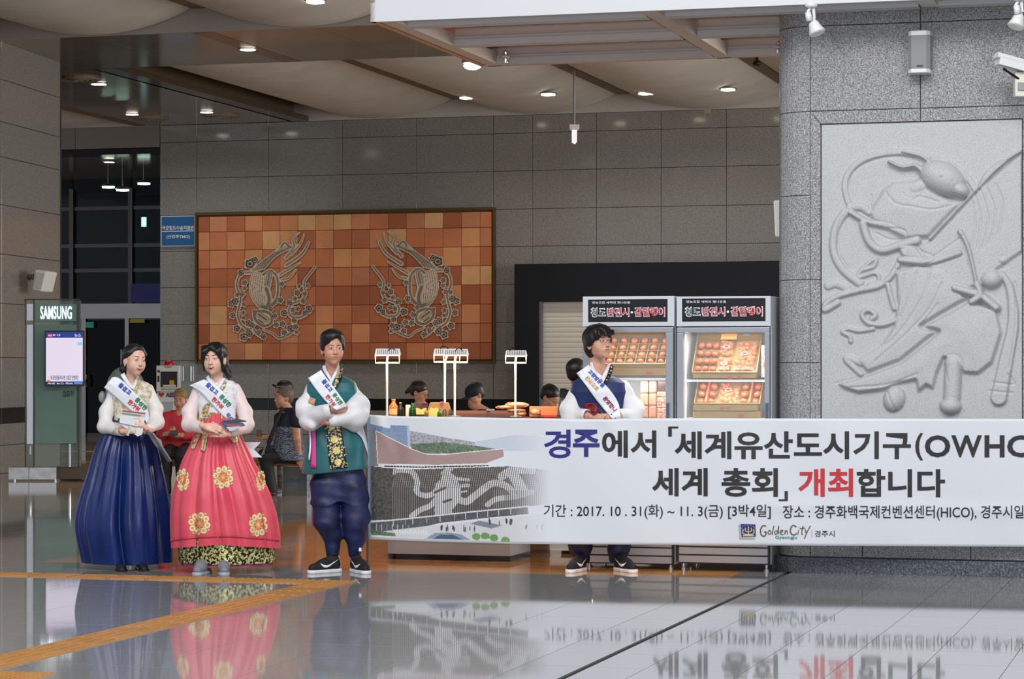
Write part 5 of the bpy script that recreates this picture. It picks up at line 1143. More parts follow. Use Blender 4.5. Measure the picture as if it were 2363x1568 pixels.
# collars, sash, gold front panel, ribbons
bv = bvh_of([vest, body])
GOLDM = mat('gold_brocade', (212, 196, 128), .35, metal=.3); NAVYB = mat('brocade_ground', (18, 20, 34), .4)
drape('white_collar', bv, [(744, 845), (746, 856), (762, 880)], [(751, 842), (754, 855), (765, 872)], 10, 4, WHITE_S, m1, .010)
drape('white_collar', bv, [(784, 845), (776, 866), (764, 890)], [(778, 846), (770, 863), (760, 880)], 10, 4, WHITE_S, m1, .010)
col_ = drape('vest_collar', bv, [(785, 848), (782, 870), (766, 893)], [(792, 854), (789, 874), (774, 900)], 12, 4, NAVYB, m1, .012)
pan = drape('brocade_panel', bvh_of([vest]), [(752, 970), (755, 1010), (758, 1050), (762, 1084)], [(783, 975), (791, 1010), (797, 1050), (802, 1080)], 26, 9, NAVYB, m1, .010)
def scrolls(bv, quad, n, seed, flowers, m, parent, off=.003, name='gold_pattern'):
    """small gold scroll leaves scattered over a pixel quad, plus big blossoms"""
    r = np.random.RandomState(seed); V = []; Fc = []; q = np.array(quad, float)
    def at(u, v): return (q[0]*(1-u)+q[1]*u)*(1-v)+(q[3]*(1-u)+q[2]*u)*v
    def disc(c, r0, lobes, am, seg=14):
        b = len(V); V.append(tuple(c)); 
        for i in range(seg): a = 2*math.pi*i/seg; rr = r0*(1+am*math.cos(lobes*a)); V.append((c[0]+rr*math.cos(a), c[1]+rr*math.sin(a)))
        for i in range(seg): Fc.append((b, b+1+(i+1) % seg, b+1+i))
    for u, v, rr in flowers: disc(at(u, v), rr, 7, .14, 21)
    ny = int(n**.5*1.6); nx = max(3, int(n/ny))
    for j in range(ny):
        for i in range(nx):
            u = (i+.5+r.uniform(-.3, .3))/nx; v = (j+.5+r.uniform(-.3, .3))/ny; c = at(u, v)
            if any(np.hypot(*(c-at(a, b))) < rr*1.15 for a, b, rr in flowers): continue
            a0 = r.uniform(0, 6.28); L_ = 2.3; st_ = 1 if r.rand() > .5 else -1; p = c.copy(); b = len(V)
            for k in range(5):
                a = a0+st_*k*.75; w_ = (.6, 1.1, 1.2, .9, .3)[k]; V.append((p[0]-math.sin(a)*w_, p[1]+math.cos(a)*w_)); V.append((p[0]+math.sin(a)*w_, p[1]-math.cos(a)*w_)); p = p+np.array((math.cos(a), math.sin(a)))*L_*.8
            for k in range(4): Fc.append((b+2*k, b+2*k+1, b+2*k+3, b+2*k+2))
    o = lay(name, bv, V, Fc, m, parent, off); o['kind'] = 'stuff'; return o
scrolls(bvh_of([pan]), [(753, 972), (783, 976), (801, 1079), (762, 1083)], 130, 3, [(.4, .1, 8), (.45, .38, 9), (.5, .62, 9), (.5, .87, 8)], GOLDM, pan)
scrolls(bvh_of([col_]), [(785, 851), (791, 855), (774, 898), (767, 893)], 30, 4, [(.5, .62, 4)], GOLDM, col_)
bv = bvh_of([vest])
drape('ribbon_white', bv, [(713, 990), (714, 1030), (711, 1060)], [(717, 990), (718, 1030), (715, 1064)], 8, 3, WHITE_S, m1, .012)
drape('ribbon_pink', bv, [(719, 990), (719, 1030), (717, 1080)], [(728, 990), (729, 1030), (730, 1081)], 10, 4, mat('pink_ribbon', (206, 66, 140), .4), m1, .010)
bv = bvh_of([vest, body, col_])
sash = drape('sash', bv, [(711, 873), (726, 895), (750, 925), (776, 948)], [(741, 854), (752, 870), (775, 900), (802, 938)], 26, 10, SASHM, m1, .016, 6)
sash2 = drape('sash_tail', bvh_of([vest]), [(818, 996), (835, 1012), (849, 1050)], [(832, 975), (842, 1000), (850, 1040)], 12, 5, SASHM, m1, .014)
bvs = bvh_of([sash])
sash_text(bvs, m1, [('즐겁고', 742, 880, 11.8, 53, TBLUE), ('한가위', 750.5, 915, 11.2, 54, TRED), ('풍성한', 766.5, 911, 11.2, 54, TGREEN)])
# trousers
NAVYT = mat('navy_trousers', (20, 30, 74), .5, var=[(14, 20, 54), (26, 38, 88)], vs=9, bump=.2, bs=40)
f = Field(Pm(708, 1292, -.22), Pm(862, 1072, .26), .0055)
f.torso(px_prof([(1074, 720, 838), (1100, 720, 840), (1130, 721, 843), (1160, 723, 846)], Y1, Y1+.03, .5), .03)
f.cap(Pm(752, 1120, .03), Pm(754, 1200, .01), .100, .098, .04); f.cap(Pm(754, 1200, .01), Pm(764, 1232, .03), .096, .078, .04); f.cap(Pm(764, 1232, .03), Pm(768, 1276, .04), .070, .050, .03)
f.cap(Pm(814, 1120, .03), Pm(821, 1200, .01), .098, .094, .04); f.cap(Pm(821, 1200, .01), Pm(820, 1238, .03), .092, .075, .04); f.cap(Pm(820, 1238, .03), Pm(818, 1278, .04), .066, .048, .03)
f.disp(fold((.55, .3, .75), .0065, 26, 14)); f.disp(fold((.1, .1, .95), .004, 46, 2)); tr = f.go('trousers', NAVYT, m1)
MB().box(*[Pm(829, 0)[0], Pm(835, 0)[0], Y1-.045, Y1-.035, Pm(0, 1272)[2], Pm(0, 1264)[2]]).go('hem_tag', WHITE_S, m1)
BLKF = mat('black_mesh_shoe', (20, 20, 22), .7, bump=.3, bs=400); SOLE = mat('white_sole', (226, 227, 229), .5)
gx = lambda x: (x-CX)*Y1/F
shoe(m1, (gx(781), Y1+.03, 0), -48, BLKF, SOLE, .285, 1); shoe(m1, (gx(816), Y1+.03, 0), 26, BLKF, SOLE, .27, -1)
# ---------------------------------------------------------------- man holding the banner
Y2 = 18.46; s2 = Y2/F; Pm = lambda x, y, dy=0.0: np.array(P(x, y, Y2))+np.array((0, dy, 0))
m2 = thing('person', 'man with glasses in navy vest and white sleeves standing behind the white banner', 'person', (P(1385, 0, Y2)[0], Y2, 0))
f = Field(np.array(P(1290, 1322, Y2))-(.02, .36, .02), np.array(P(1485, 742, Y2))+(.02, .3, .03), .0046); HC = Pm(1382, 793, -.02)
head_prims(f, HC, 34, 8, 0, 1.05, wide=1.04, cheeks=1); fr2 = (f.c.copy(), f.M.copy(), f.s); f.noframe()
f.cap(Pm(1378, 822, .03), Pm(1378, 868, .05), .058, .070, .02)
f.torso([(.85, Pm(1387, 0)[0], Y2+.05, .13, .08), (1.1, Pm(1387, 0)[0], Y2+.05, .12, .08), (1.36, Pm(1384, 0)[0], Y2+.06, .14, .06), (1.45, Pm(1380, 0)[0], Y2+.06, .06, .05)])
f.cap(Pm(1338, 890, .05), Pm(1322, 955, .02), .035, .035); f.cap(Pm(1322, 958, .02), Pm(1383, 964, -.22), .042, .03); f.cap(Pm(1437, 890, .05), Pm(1456, 955, .02), .035, .035); f.cap(Pm(1456, 955, .02), Pm(1410, 961, -.2), .042, .03)
hand(f, Pm(1372, 962, -.20), (.95, -.25, -.1), (.0, -.5, 1), -1, .45, 1.0); hand(f, Pm(1414, 960, -.20), (-.9, -.25, -.05), (0, -.4, 1), 1, .5, 1.0)
f.cap(Pm(1393, 958, -.25), Pm(1388, 961, -.285), .0115, .011, .006); f.cap(Pm(1388, 961, -.285), Pm(1385, 969, -.288), .011, .010, .004); f.cap(Pm(1385, 969, -.288), Pm(1384, 974, -.285), .010, .009, .004)
for x0, x1 in ((1340, 1336), (1428, 1434)): f.cap(Pm(x0, 1100, .03), Pm(x1, 1200, .03), .06, .05); f.cap(Pm(x1, 1200, .03), Pm(x1+1, 1300, .0), .06, .04)
body = f.go('body', SKIN, m2); f.c, f.M, f.s = fr2
face_decals(body, f, m2, gaze=.003, squint=.75, glasses=True, brow_y=.027)
h = Field(HC-np.array((.16, .16, .16)), HC+np.array((.14, .18, .18)), .0042); h.c, h.M, h.s = fr2
h.ell((0, .028, .048), (.094, .112, .094), .02); h.ell((0, .06, -.02), (.08, .066, .085), .02); h.ell((0, -.038, .072), (.074, .058, .05), .05)
for q in (-1, 1): h.ell((q*.08, .005, .03), (.018, .05, .055), .015)
h.ell((0, -.105, -.03), (.068, .065, .088), .006, True); h.ell((0, -.07, -.12), (.1, .075, .085), .01, True)
for k in range(9): h.cap((-.06+k*.015, -.10, .045+.004*((k*7) % 3)), (-.056+k*.015, -.085, .075), .009, .012, .006)
h.disp(fold((.8, 0, .6), .002, 95, 9)); h.go('hair', HAIR, m2)
NAVYV = mat('navy_vest', (20, 38, 88), .55, var=[(16, 32, 78), (24, 44, 96)], vs=6)
f = Field(Pm(1300, 1100, -.3), Pm(1475, 856, .34), .0055)
f.torso(px_prof([(862, 1362, 1400), (872, 1338, 1424), (884, 1318, 1444), (905, 1314, 1450), (940, 1326, 1444), (980, 1322, 1450), (1060, 1316, 1456), (1096, 1312, 1460)], Y2, Y2+.04, .62), .01, 2.5)
f.disp(fold((.95, .3, .15), .003, 30, 18)); f.cap(Pm(1378, 850, -.02), Pm(1384, 874, -.08), .055, .035, .01, True); vest = f.go('vest', NAVYV, m2)
for sx, ex, sd in ((1326, 1314, 4), (1448, 1464, 6)):
    sgn = 1 if sx < 1390 else -1; f = Field(Pm(min(sx, ex)-34*(sgn < 0)-26, 1010, -.36), Pm(max(sx, ex)+30+26, 862, .2), .0055)
    f.cap(Pm(sx+10*sgn, 895, .03), Pm(ex+5*sgn, 945, .02), .054, .078, .03); f.cap(Pm(ex+3*sgn, 945, .02), Pm(ex+10*sgn, 975, -.02), .082, .072, .03); f.cap(Pm(ex+8*sgn, 962, 0), Pm(ex+36*sgn, 957, -.11), .068, .048, .03)
    f.disp(fold((.3*sgn, .2, .85), .0055, 36, sd)); f.cap(Pm(ex+38*sgn, 958, -.12), Pm(ex+60*sgn, 960, -.2), .036, .045, .004, True); f.go('sleeve', WHITE_R, m2)
bv = bvh_of([vest, body])
drape('white_collar', bv, [(1361, 838), (1366, 858), (1386, 878)], [(1367, 836), (1374, 856), (1390, 868)], 12, 4, WHITE_S, m2, .010)
drape('white_collar', bv, [(1410, 838), (1402, 862), (1392, 885)], [(1402, 838), (1396, 856), (1386, 872)], 12, 4, WHITE_S, m2, .011)
drape('vest_collar', bv, [(1409, 842), (1403, 862), (1393, 884)], [(1416, 846), (1410, 868), (1399, 888)], 12, 4, mat('collar_black', (16, 18, 26), .5), m2, .013)
V = []; Fc = []
for i, (x, y) in enumerate(((1411, 848), (1410, 856), (1406, 863), (1404, 870), (1400, 877))):
    b = len(V); V += [(x-2, y), (x, y-2.4), (x+2.4, y), (x, y+2)]; Fc.append((b, b+1, b+2, b+3))
lay('collar_pattern', bv, V, Fc, GOLDM, m2, .017)['kind'] = 'stuff'
sash = drape('sash', bv, [(1330, 862), (1352, 890), (1378, 926), (1408, 962), (1420, 975)], [(1358, 842), (1386, 876), (1412, 906), (1428, 934), (1432, 965)], 34, 10, SASHM, m2, .016, 6)
bvs = bvh_of([sash])
sash_text(bvs, m2, [('고향방문을', 1356, 858, 11.2, 47, TBLUE), ('진심으로', 1349, 873, 11.2, 47, TGOLD), ('환영합니', 1391, 920, 11.2, 50, TCRIM)])
drape('red_pouch', bv, [(1348, 931), (1352, 945), (1368, 958)], [(1372, 931), (1378, 940), (1386, 952)], 14, 12, mat('red_satin', (120, 10, 30), .3, bump=.3, bs=40), m2, .02, 2, wavy=.006)
MB().tube([Pm(1406, 956, -.235), Pm(1417, 966, -.23)], .012, 10).go('wristwatch', BLACK, m2)
f = Field(Pm(1298, 1300, -.26), Pm(1475, 1085, .3), .0055)
f.torso(px_prof([(1092, 1322, 1450), (1130, 1316, 1456)], Y2, Y2+.03, .55), .03)
for x0, x1, sg in ((1348, 1338, 1), (1422, 1430, -1)):
    f.cap(Pm(x0, 1130, .03), Pm(x1, 1215, .0), .105, .10, .04); f.cap(Pm(x1, 1215, .0), Pm(x1, 1262, .0), .10, .088, .04); f.cap(Pm(x1+2*sg, 1262, .0), Pm(x1+8*sg, 1290, .01), .075, .055, .03)
f.disp(fold((.4, .3, .85), .007, 30, 24)); f.go('trousers', NAVYT, m2)
gx = lambda x: (x-CX)*Y2/F
shoe(m2, (gx(1345), Y2-.03, 0), -24, BLKF, SOLE, .28, 1); shoe(m2, (gx(1424), Y2-.03, 0), 26, BLKF, SOLE, .28, -1)
# ---------------------------------------------------------------- skirts
def skirt(name, prof, cy, ky, nf, amp, m, parent, seed, zmin=None, n=220, hem=None, Yr=18.3, inner=0.0, sharp=1.0):
    """prof rows: (py, px_left, px_right); radial folds grow from the waist"""
    r = np.random.RandomState(seed); ys = np.array([p[0] for p in prof], float); L_ = np.array([p[1] for p in prof], float); R_ = np.array([p[2] for p in prof], float)
    yy = np.linspace(ys[0], ys[-1], 56); l = np.interp(yy, ys, L_); rr = np.interp(yy, ys, R_)
    ker = np.ones(5)/5; l = np.convolve(np.pad(l, 2, mode='edge'), ker, 'valid'); rr = np.convolve(np.pad(rr, 2, mode='edge'), ker, 'valid')
    th = np.linspace(0, 2*math.pi, n, endpoint=False); ph = r.rand(8)*6.28; v = []
    for i, y in enumerate(yy):
        t = i/55.; cx = ((l[i]+rr[i])/2-CX)*Yr/F; hw = (rr[i]-l[i])/2*Yr/F-inner; z = CH+(HY-y)*Yr/F
        a1 = amp*(.30+.70*min(1, t*2.2))*(1-.30*t); w1 = np.abs(np.sin(th*nf/2+1.1*np.sin(2*th+ph[0])+.6*np.sin(3*th+ph[4]+1.2*t)+ph[1]))**sharp
        w2 = np.sin(th*nf*.37+ph[2]+t*.8); w3 = np.sin(th*nf*1.7+ph[3])*(1-t)*.5
        rad = 1-a1*(1-w1)*(.55+.45*w2)-a1*.4*w3; zz = z if hem is None else z+hem(th)*t**6
        X = cx+hw*rad*np.sin(th); Y = cy-hw*ky*rad*np.cos(th); v.append(np.stack([X, Y, np.full(n, 0.)+zz], 1))
    v = np.concatenate(v); i = np.arange(56*n).reshape(56, n); j = np.roll(i, -1, axis=1)
    f = np.stack([i[:-1], i[1:], j[1:], j[:-1]], -1).reshape(-1, 4); return part(name, v, f, m, parent, True)
# ---------------------------------------------------------------- woman in navy skirt
Yw = 18.62; Pm = lambda x, y, dy=0.0: np.array(P(x, y, Yw))+np.array((0, dy, 0))
w1 = thing('person', 'smiling woman in cream jacket and long navy satin skirt holding leaflets', 'person', (P(285, 0, Yw)[0], Yw, 0))
f = Field(np.array(P(222, 1314, Yw))-(.02, .40, .01), np.array(P(385, 785, Yw))+(.02, .3, .02), .0045); HC = Pm(312, 832, -.02)
head_prims(f, HC, 36, -3, 5, .98, fem=True, cheeks=1); fr = (f.c.copy(), f.M.copy(), f.s); f.noframe()
f.cap(Pm(304, 856, .02), Pm(304, 893, .03), .042, .048, .02); f.torso([(.9, Pm(300, 0)[0], Yw+.04, .09, .06), (1.15, Pm(300, 0)[0], Yw+.04, .08, .06), (1.33, Pm(300, 0)[0], Yw+.05, .10, .055), (1.41, Pm(300, 0)[0], Yw+.05, .05, .045)])
f.cap(Pm(262, 905, .05), Pm(244, 978, .0), .024, .026); f.cap(Pm(242, 982, .0), Pm(300, 993, -.24), .032, .023); f.cap(Pm(346, 905, .05), Pm(363, 970, .0), .024, .026); f.cap(Pm(364, 972, .0), Pm(350, 992, -.18), .032, .023)
hand(f, Pm(303, 993, -.245), (.95, -.15, .12), (0, -1, .5), -1, .45, .86); hand(f, Pm(348, 990, -.22), (-.85, -.25, .18), (0, -1, .4), 1, .5, .86); hand(f, Pm(343, 982, -.255), (-.62, -.2, .5), (.3, -1, .3), 1, .55, .8)
for x0, dy_ in ((284, -.14), (326, -.09)): f.cap(Pm(x0, 1120, .0), Pm(x0, 1290, dy_), .06, .034); f.cap(Pm(x0, 1290, dy_), Pm(x0+1, 1306, dy_-.01), .033, .028); f.cap(Pm(x0+1, 1306, dy_-.01), Pm(x0+5, 1312, dy_-.10), .026, .022)
body = f.go('body', SKINF, w1); f.c, f.M, f.s = fr
face_decals(body, f, w1, smile=1, lipm=LIPR, gaze=.003, squint=.62)
h = Field(HC-np.array((.15, .15, .17)), HC+np.array((.14, .18, .15)), .0042); h.c, h.M, h.s = fr
h.ell((0, .03, .044), (.083, .100, .084), .02); h.ell((0, .05, -.01), (.062, .06, .06), .02); h.ell((-.015, .12, -.075), (.045, .042, .04), .012)
for q in (-1, 1): h.cap((q*.070, -.005, .055), (q*.078, .03, .012), .02, .018, .015); h.cap((q*.02, -.045, .098), (q*.066, -.02, .05), .016, .014, .03)
h.ell((.010, -.105, -.01), (.060, .080, .088), .012, True); h.ell((0, -.05, -.11), (.1, .10, .08), .01, True)
h.disp(fold((.7, .3, .6), .0012, 120, 13)); h.go('hair', HAIRB, w1)
MB().ell(tuple(HC+np.array(fr[1] @ np.array((-.078, .0, -.045)))), (.005, .005, .006)).go('earring', WHITE_S, w1, True)
IVORY = mat('ivory_brocade', (212, 204, 178), .45, var=[(190, 176, 136), (216, 210, 190), (228, 226, 214)], vs=38, det=5, thr=(.4, .6))
f = Field(Pm(236, 990, -.28), Pm(372, 872, .26), .005)
f.torso(px_prof([(878, 286, 322), (884, 268, 342), (893, 256, 352), (915, 256, 354), (945, 264, 348), (965, 262, 348), (972, 262, 348)], Yw, Yw+.03, .62), .01, 2.5)
f.disp(fold((.7, .3, .6), .0025, 50, 31)); f.cap(Pm(305, 868, -.02), Pm(306, 884, -.06), .045, .03, .01, True); jac = f.go('jacket', IVORY, w1)
for pts, cuff, sd in ((((264, 899), (245, 950), (243, 983), (292, 994)), (290, 994), 33), (((342, 899), (359, 945), (363, 975), (352, 990)), (350, 992), 35)):
    xs_ = [p[0] for p in pts]; f = Field(Pm(min(xs_)-26, 1025, -.34), Pm(max(xs_)+26, 880, .18), .005)
    f.cap(Pm(*pts[0], .03), Pm(*pts[1], .01), .040, .050, .03); f.cap(Pm(*pts[1], .01), Pm(*pts[2], -.03), .049, .052, .03); f.cap(Pm(*pts[2], -.03), Pm(*pts[3], -.19), .050, .038, .03)
    f.disp(fold((.4, .2, .8), .004, 44, sd)); f.cap(Pm(cuff[0], cuff[1], -.19), Pm(cuff[0]+(14 if sd == 33 else -16), cuff[1], -.25), .03, .036, .004, True); sl = f.go('sleeve', mat('cream_sleeve', (230, 226, 222), .5, bump=.12, bs=250), w1)
    if sd == 33: drape('embroidered_cuff', bvh_of([sl]), [(262, 974), (266, 985), (254, 999)], [(303, 985), (300, 994), (297, 1007)], 12, 14, IVORY, w1, .006, 1)
bv = bvh_of([jac, body])
drape('white_collar', bv, [(278, 866), (290, 884), (306, 900)], [(287, 860), (296, 878), (308, 892)], 12, 4, WHITE_S, w1, .010)
drape('white_collar', bv, [(321, 868), (316, 884), (309, 902)], [(316, 869), (311, 880), (304, 893)], 12, 4, WHITE_S, w1, .011)
drape('collar_ribbon', bv, [(324, 873), (320, 892), (312, 912)], [(318, 872), (314, 890), (306, 908)], 12, 4, mat('gold_ribbon', (196, 176, 128), .4, var=[(160, 138, 92), (214, 200, 160)], vs=60), w1, .008)
NAVYS = mat('navy_satin', (8, 32, 92), .30, var=[(7, 28, 84), (10, 38, 100)], vs=6, bump=.15, bs=30, stretch=(1, 1, .15))
sk = skirt('skirt', [(962, 266, 346), (1000, 234, 348), (1043, 213, 364), (1097, 197, 377), (1141, 182, 387), (1184, 171, 394), (1217, 169, 397), (1249, 175, 398), (1299, 187, 399)], Yw+.05, .86, 13, .32, NAVYS, w1, 5, Yr=Yw, sharp=.75)
skirt('underskirt', [(1150, 196, 380), (1217, 186, 388), (1303, 194, 392)], Yw+.05, .86, 9, .08, mat('grey_lining', (150, 156, 170), .5), w1, 6, Yr=Yw, inner=.10)
sash = drape('sash', bv, [(240, 895), (268, 918), (300, 947), (330, 966), (338, 978)], [(259, 871), (276, 874), (312, 908), (338, 936), (345, 975)], 30, 10, SASHM, w1, .014, 6)
drape('sash_tail', bvh_of([sk]), [(340, 1000), (362, 1035), (388, 1068)], [(355, 1000), (372, 1025), (398, 1066)], 16, 5, mat('sheer_sash', (214, 216, 222), .5), w1, .012, 4)
bvs = bvh_of([sash])
sash_text(bvs, w1, [('즐겁고', 272, 890, 12.6, 41, TBLUE), ('한가위', 293.5, 929, 12.2, 41, TRED), ('풍성한', 310.5, 923, 12.6, 47, TGREEN)])
# leaflets in her hands
def leaflets(name, label, quads, mats, parent=None, dpt=(-.27, .03), Yb=None):
    x0, y0 = quads[0][0]; t = thing(name, label, 'leaflets', P(x0, y0, Yb+dpt[0]))
    for i, (q, m) in enumerate(zip(quads, mats)):
        mb = MB(); mb.prism([P(x, y, Yb+dpt[0]-.004*i) for x, y in q], (0, .0035, 0)); mb.go('leaflet', m, t)
    return t
PAP = mat('paper_white', (222, 224, 226), .5); PAP2 = mat('paper_grey', (196, 200, 206), .5); PAPR = mat('paper_red', (190, 74, 60), .5); PAPG = mat('paper_green', (90, 140, 100), .5); PAPB = mat('paper_blue', (60, 84, 130), .4); PAPK = mat('paper_dark', (50, 66, 74), .4)
leaflets('leaflet_stack', 'white leaflets held by the woman in the navy skirt', [[(279, 952), (335, 960), (328, 1003), (318, 1008), (277, 980)], [(281, 950), (336, 955), (334, 962), (280, 955)], [(283, 947), (336, 953), (335, 956), (282, 950)], [(282, 953.5), (325, 958.5), (325, 960), (282, 955)], [(276, 962), (322, 970), (318, 985), (276, 976)]], [PAP, PAP2, PAPR, PAPG, PAP], Yb=Yw)
SHOEB = mat('black_suede', (14, 13, 14), .6)
gx = lambda x: (x-CX)*Yw/F
shoe(w1, (gx(284), Yw-.12, 0), 12, SHOEB, SHOEB, .235, 0, True); shoe(w1, (gx(326), Yw-.07, 0), 18, SHOEB, SHOEB, .235, 0, True)
# ---------------------------------------------------------------- woman in pink skirt
Yv = 18.28; Pm = lambda x, y, dy=0.0: np.array(P(x, y, Yv))+np.array((0, dy, 0))
w2 = thing('person', 'laughing woman in sheer white jacket and coral pink skirt with gold medallions', 'person', (P(512, 0, Yv)[0], Yv, 0))
f = Field(np.array(P(424, 1318, Yv))-(.02, .40, .01), np.array(P(592, 782, Yv))+(.02, .3, .02), .0045); HC = Pm(496, 830, -.02)
head_prims(f, HC, -12, 0, -2, .98, fem=True, cheeks=1); fr = (f.c.copy(), f.M.copy(), f.s); f.noframe()
f.cap(Pm(499, 856, .02), Pm(500, 892, .03), .043, .048, .02); f.torso([(.9, Pm(503, 0)[0], Yv+.04, .09, .06), (1.15, Pm(503, 0)[0], Yv+.04, .08, .06), (1.33, Pm(503, 0)[0], Yv+.05, .10, .055), (1.41, Pm(503, 0)[0], Yv+.05, .05, .045)])
f.cap(Pm(458, 905, .05), Pm(437, 978, .0), .024, .026); f.cap(Pm(436, 982, .0), Pm(482, 984, -.22), .032, .024); f.cap(Pm(545, 905, .05), Pm(568, 980, .0), .024, .026); f.cap(Pm(568, 984, .0), Pm(530, 1000, -.18), .032, .024)
hand(f, Pm(484, 983, -.235), (.93, -.15, -.2), (0, -1, .5), -1, .35, .9); hand(f, Pm(528, 1000, -.21), (-.95, -.15, .12), (0, -1, .2), 1, .35, .9)
for x0 in (482, 519): f.cap(Pm(x0, 1120, .02), Pm(x0, 1295, -.07), .06, .032); f.cap(Pm(x0, 1295, -.07), Pm(x0, 1306, -.12), .030, .028)
body = f.go('body', SKINF, w2); f.c, f.M, f.s = fr
face_decals(body, f, w2, smile=1.2, lipm=LIPR, gaze=-.001, squint=.5)
h = Field(HC-np.array((.14, .16, .2)), HC+np.array((.17, .19, .15)), .0042); h.c, h.M, h.s = fr
h.ell((0, .03, .046), (.088, .104, .088), .02); h.ell((.02, .06, -.02), (.07, .06, .075), .02)
for q in (-1, 1):
    h.cap((q*.012, -.075, .090), (q*.05, -.084, .060), .014, .014, .03); h.cap((q*.05, -.084, .060), (q*.070, -.056, .01), .014, .015, .018); h.cap((q*.074, -.06, .01), (q*.071, -.035, -.085), .014, .006, .012); h.ell((q*.066, -.03, .06), (.025, .06, .05), .02)
h.cap((.06, .05, -.05), (.092, .045, -.115), .034, .022, .02); h.cap((.092, .045, -.115), (.10, .03, -.150), .022, .008, .015); h.cap((.10, .04, -.12), (.125, .03, -.135), .012, .005, .01)
h.ell((.0, -.115, -.01), (.056, .06, .085), .006, True); h.ell((-.01, -.06, -.155), (.085, .12, .055), .01, True)
h.disp(fold((.85, .1, .3), .0018, 110, 43)); h.go('hair', HAIR, w2)
PJ = mat('floral_white_jacket', (226, 226, 228), .5, var=[(206, 176, 172), (226, 224, 226), (232, 232, 236)], vs=42, det=4, thr=(.34, .46))
f = Field(Pm(430, 992, -.28), Pm(572, 868, .26), .005)
f.torso(px_prof([(874, 480, 520), (880, 462, 538), (890, 450, 548), (912, 450, 550), (942, 456, 546), (966, 458, 544)], Yv, Yv+.03, .62), .01, 2.5)
f.disp(fold((.7, .3, .6), .0022, 50, 51)); f.cap(Pm(500, 862, -.02), Pm(500, 884, -.06), .048, .03, .01, True); jac = f.go('jacket', PJ, w2)
for pts, cuff, sd in ((((459, 898), (438, 950), (438, 980), (474, 988)), (476, 987), 53), (((542, 898), (565, 950), (569, 982), (540, 998)), (540, 1000), 55)):
    xs_ = [p[0] for p in pts]; f = Field(Pm(min(xs_)-28, 1030, -.34), Pm(max(xs_)+28, 878, .18), .005)
    f.cap(Pm(*pts[0], .03), Pm(*pts[1], .01), .040, .053, .03); f.cap(Pm(*pts[1], .01), Pm(*pts[2], -.03), .052, .055, .03); f.cap(Pm(*pts[2], -.03), Pm(*pts[3], -.18), .054, .038, .03)
    f.disp(fold((.4, .2, .8), .004, 44, sd)); f.cap(Pm(cuff[0], cuff[1], -.17), Pm(cuff[0]+(16 if sd == 53 else -18), cuff[1], -.25), .03, .036, .004, True); f.go('sleeve', SHEER, w2)
bv = bvh_of([jac, body])
drape('white_collar', bv, [(475, 872), (484, 884), (500, 900)], [(481, 866), (490, 880), (503, 892)], 12, 4, WHITE_S, w2, .010)
drape('white_collar', bv, [(521, 874), (512, 888), (500, 906)], [(514, 872), (505, 884), (496, 896)], 12, 4, WHITE_S, w2, .011)
GRIB = mat('gold_floral_ribbon', (206, 186, 120), .35, metal=.25, var=[(150, 124, 66), (226, 210, 160)], vs=70, thr=(.42, .58))
drape('collar_ribbon', bv, [(524, 880), (519, 894), (511, 904)], [(517, 880), (512, 893), (505, 902)], 10, 4, GRIB, w2, .012)
PINK = mat('coral_pink_organza', (218, 72, 92), .42, var=[(212, 64, 86), (222, 80, 96)], vs=5, sheen=.15); GB = mat('gold_jacquard', (150, 140, 70), .28, metal=.55, var=[(30, 28, 14), (60, 54, 24), (196, 190, 120), (214, 210, 150)], vs=60, det=4, thr=(.42, .58), bump=.2, bs=120)
prof = [(955, 460, 546), (968, 462, 546), (1000, 446, 552), (1022, 438, 562), (1065, 416, 583), (1091, 407, 598), (1119, 399, 611), (1141, 393, 622), (1184, 388, 637), (1228, 388, 646), (1258, 391, 646)]
def hem(th): return .035*np.cos(th)*(np.abs(th-math.pi) > math.pi/2)*.6-.03*np.abs(np.sin(th))
sk = skirt('skirt', prof, Yv+.05, .86, 15, .21, PINK, w2, 15, hem=hem, Yr=Yv, sharp=.9)
gb = skirt('gold_hem_band', [(1232, 396, 641), (1298, 402, 645)], Yv+.05, .86, 12, .07, GB, w2, 16, Yr=Yv, inner=.03)
skirt('underskirt', [(1240, 402, 636), (1306, 404, 640)], Yv+.05, .86, 10, .06, mat('magenta_lining', (150, 66, 96), .5), w2, 17, Yr=Yv, inner=.035)
sk2 = skirt('waistband', [(952, 459, 545), (966, 459, 545)], Yv+.04, .68, 3, .0, GRIB, w2, 19, Yr=Yv, inner=-.012)
bvk = bvh_of([sk])
drape('hem_trim', bvk, [(392, 1246), (440, 1240), (520, 1236), (600, 1241), (645, 1246)], [(393, 1251), (440, 1245), (520, 1241), (600, 1246), (645, 1251)], 60, 3, mat('hem_crimson', (186, 54, 76), .5), w2, .004, 0)
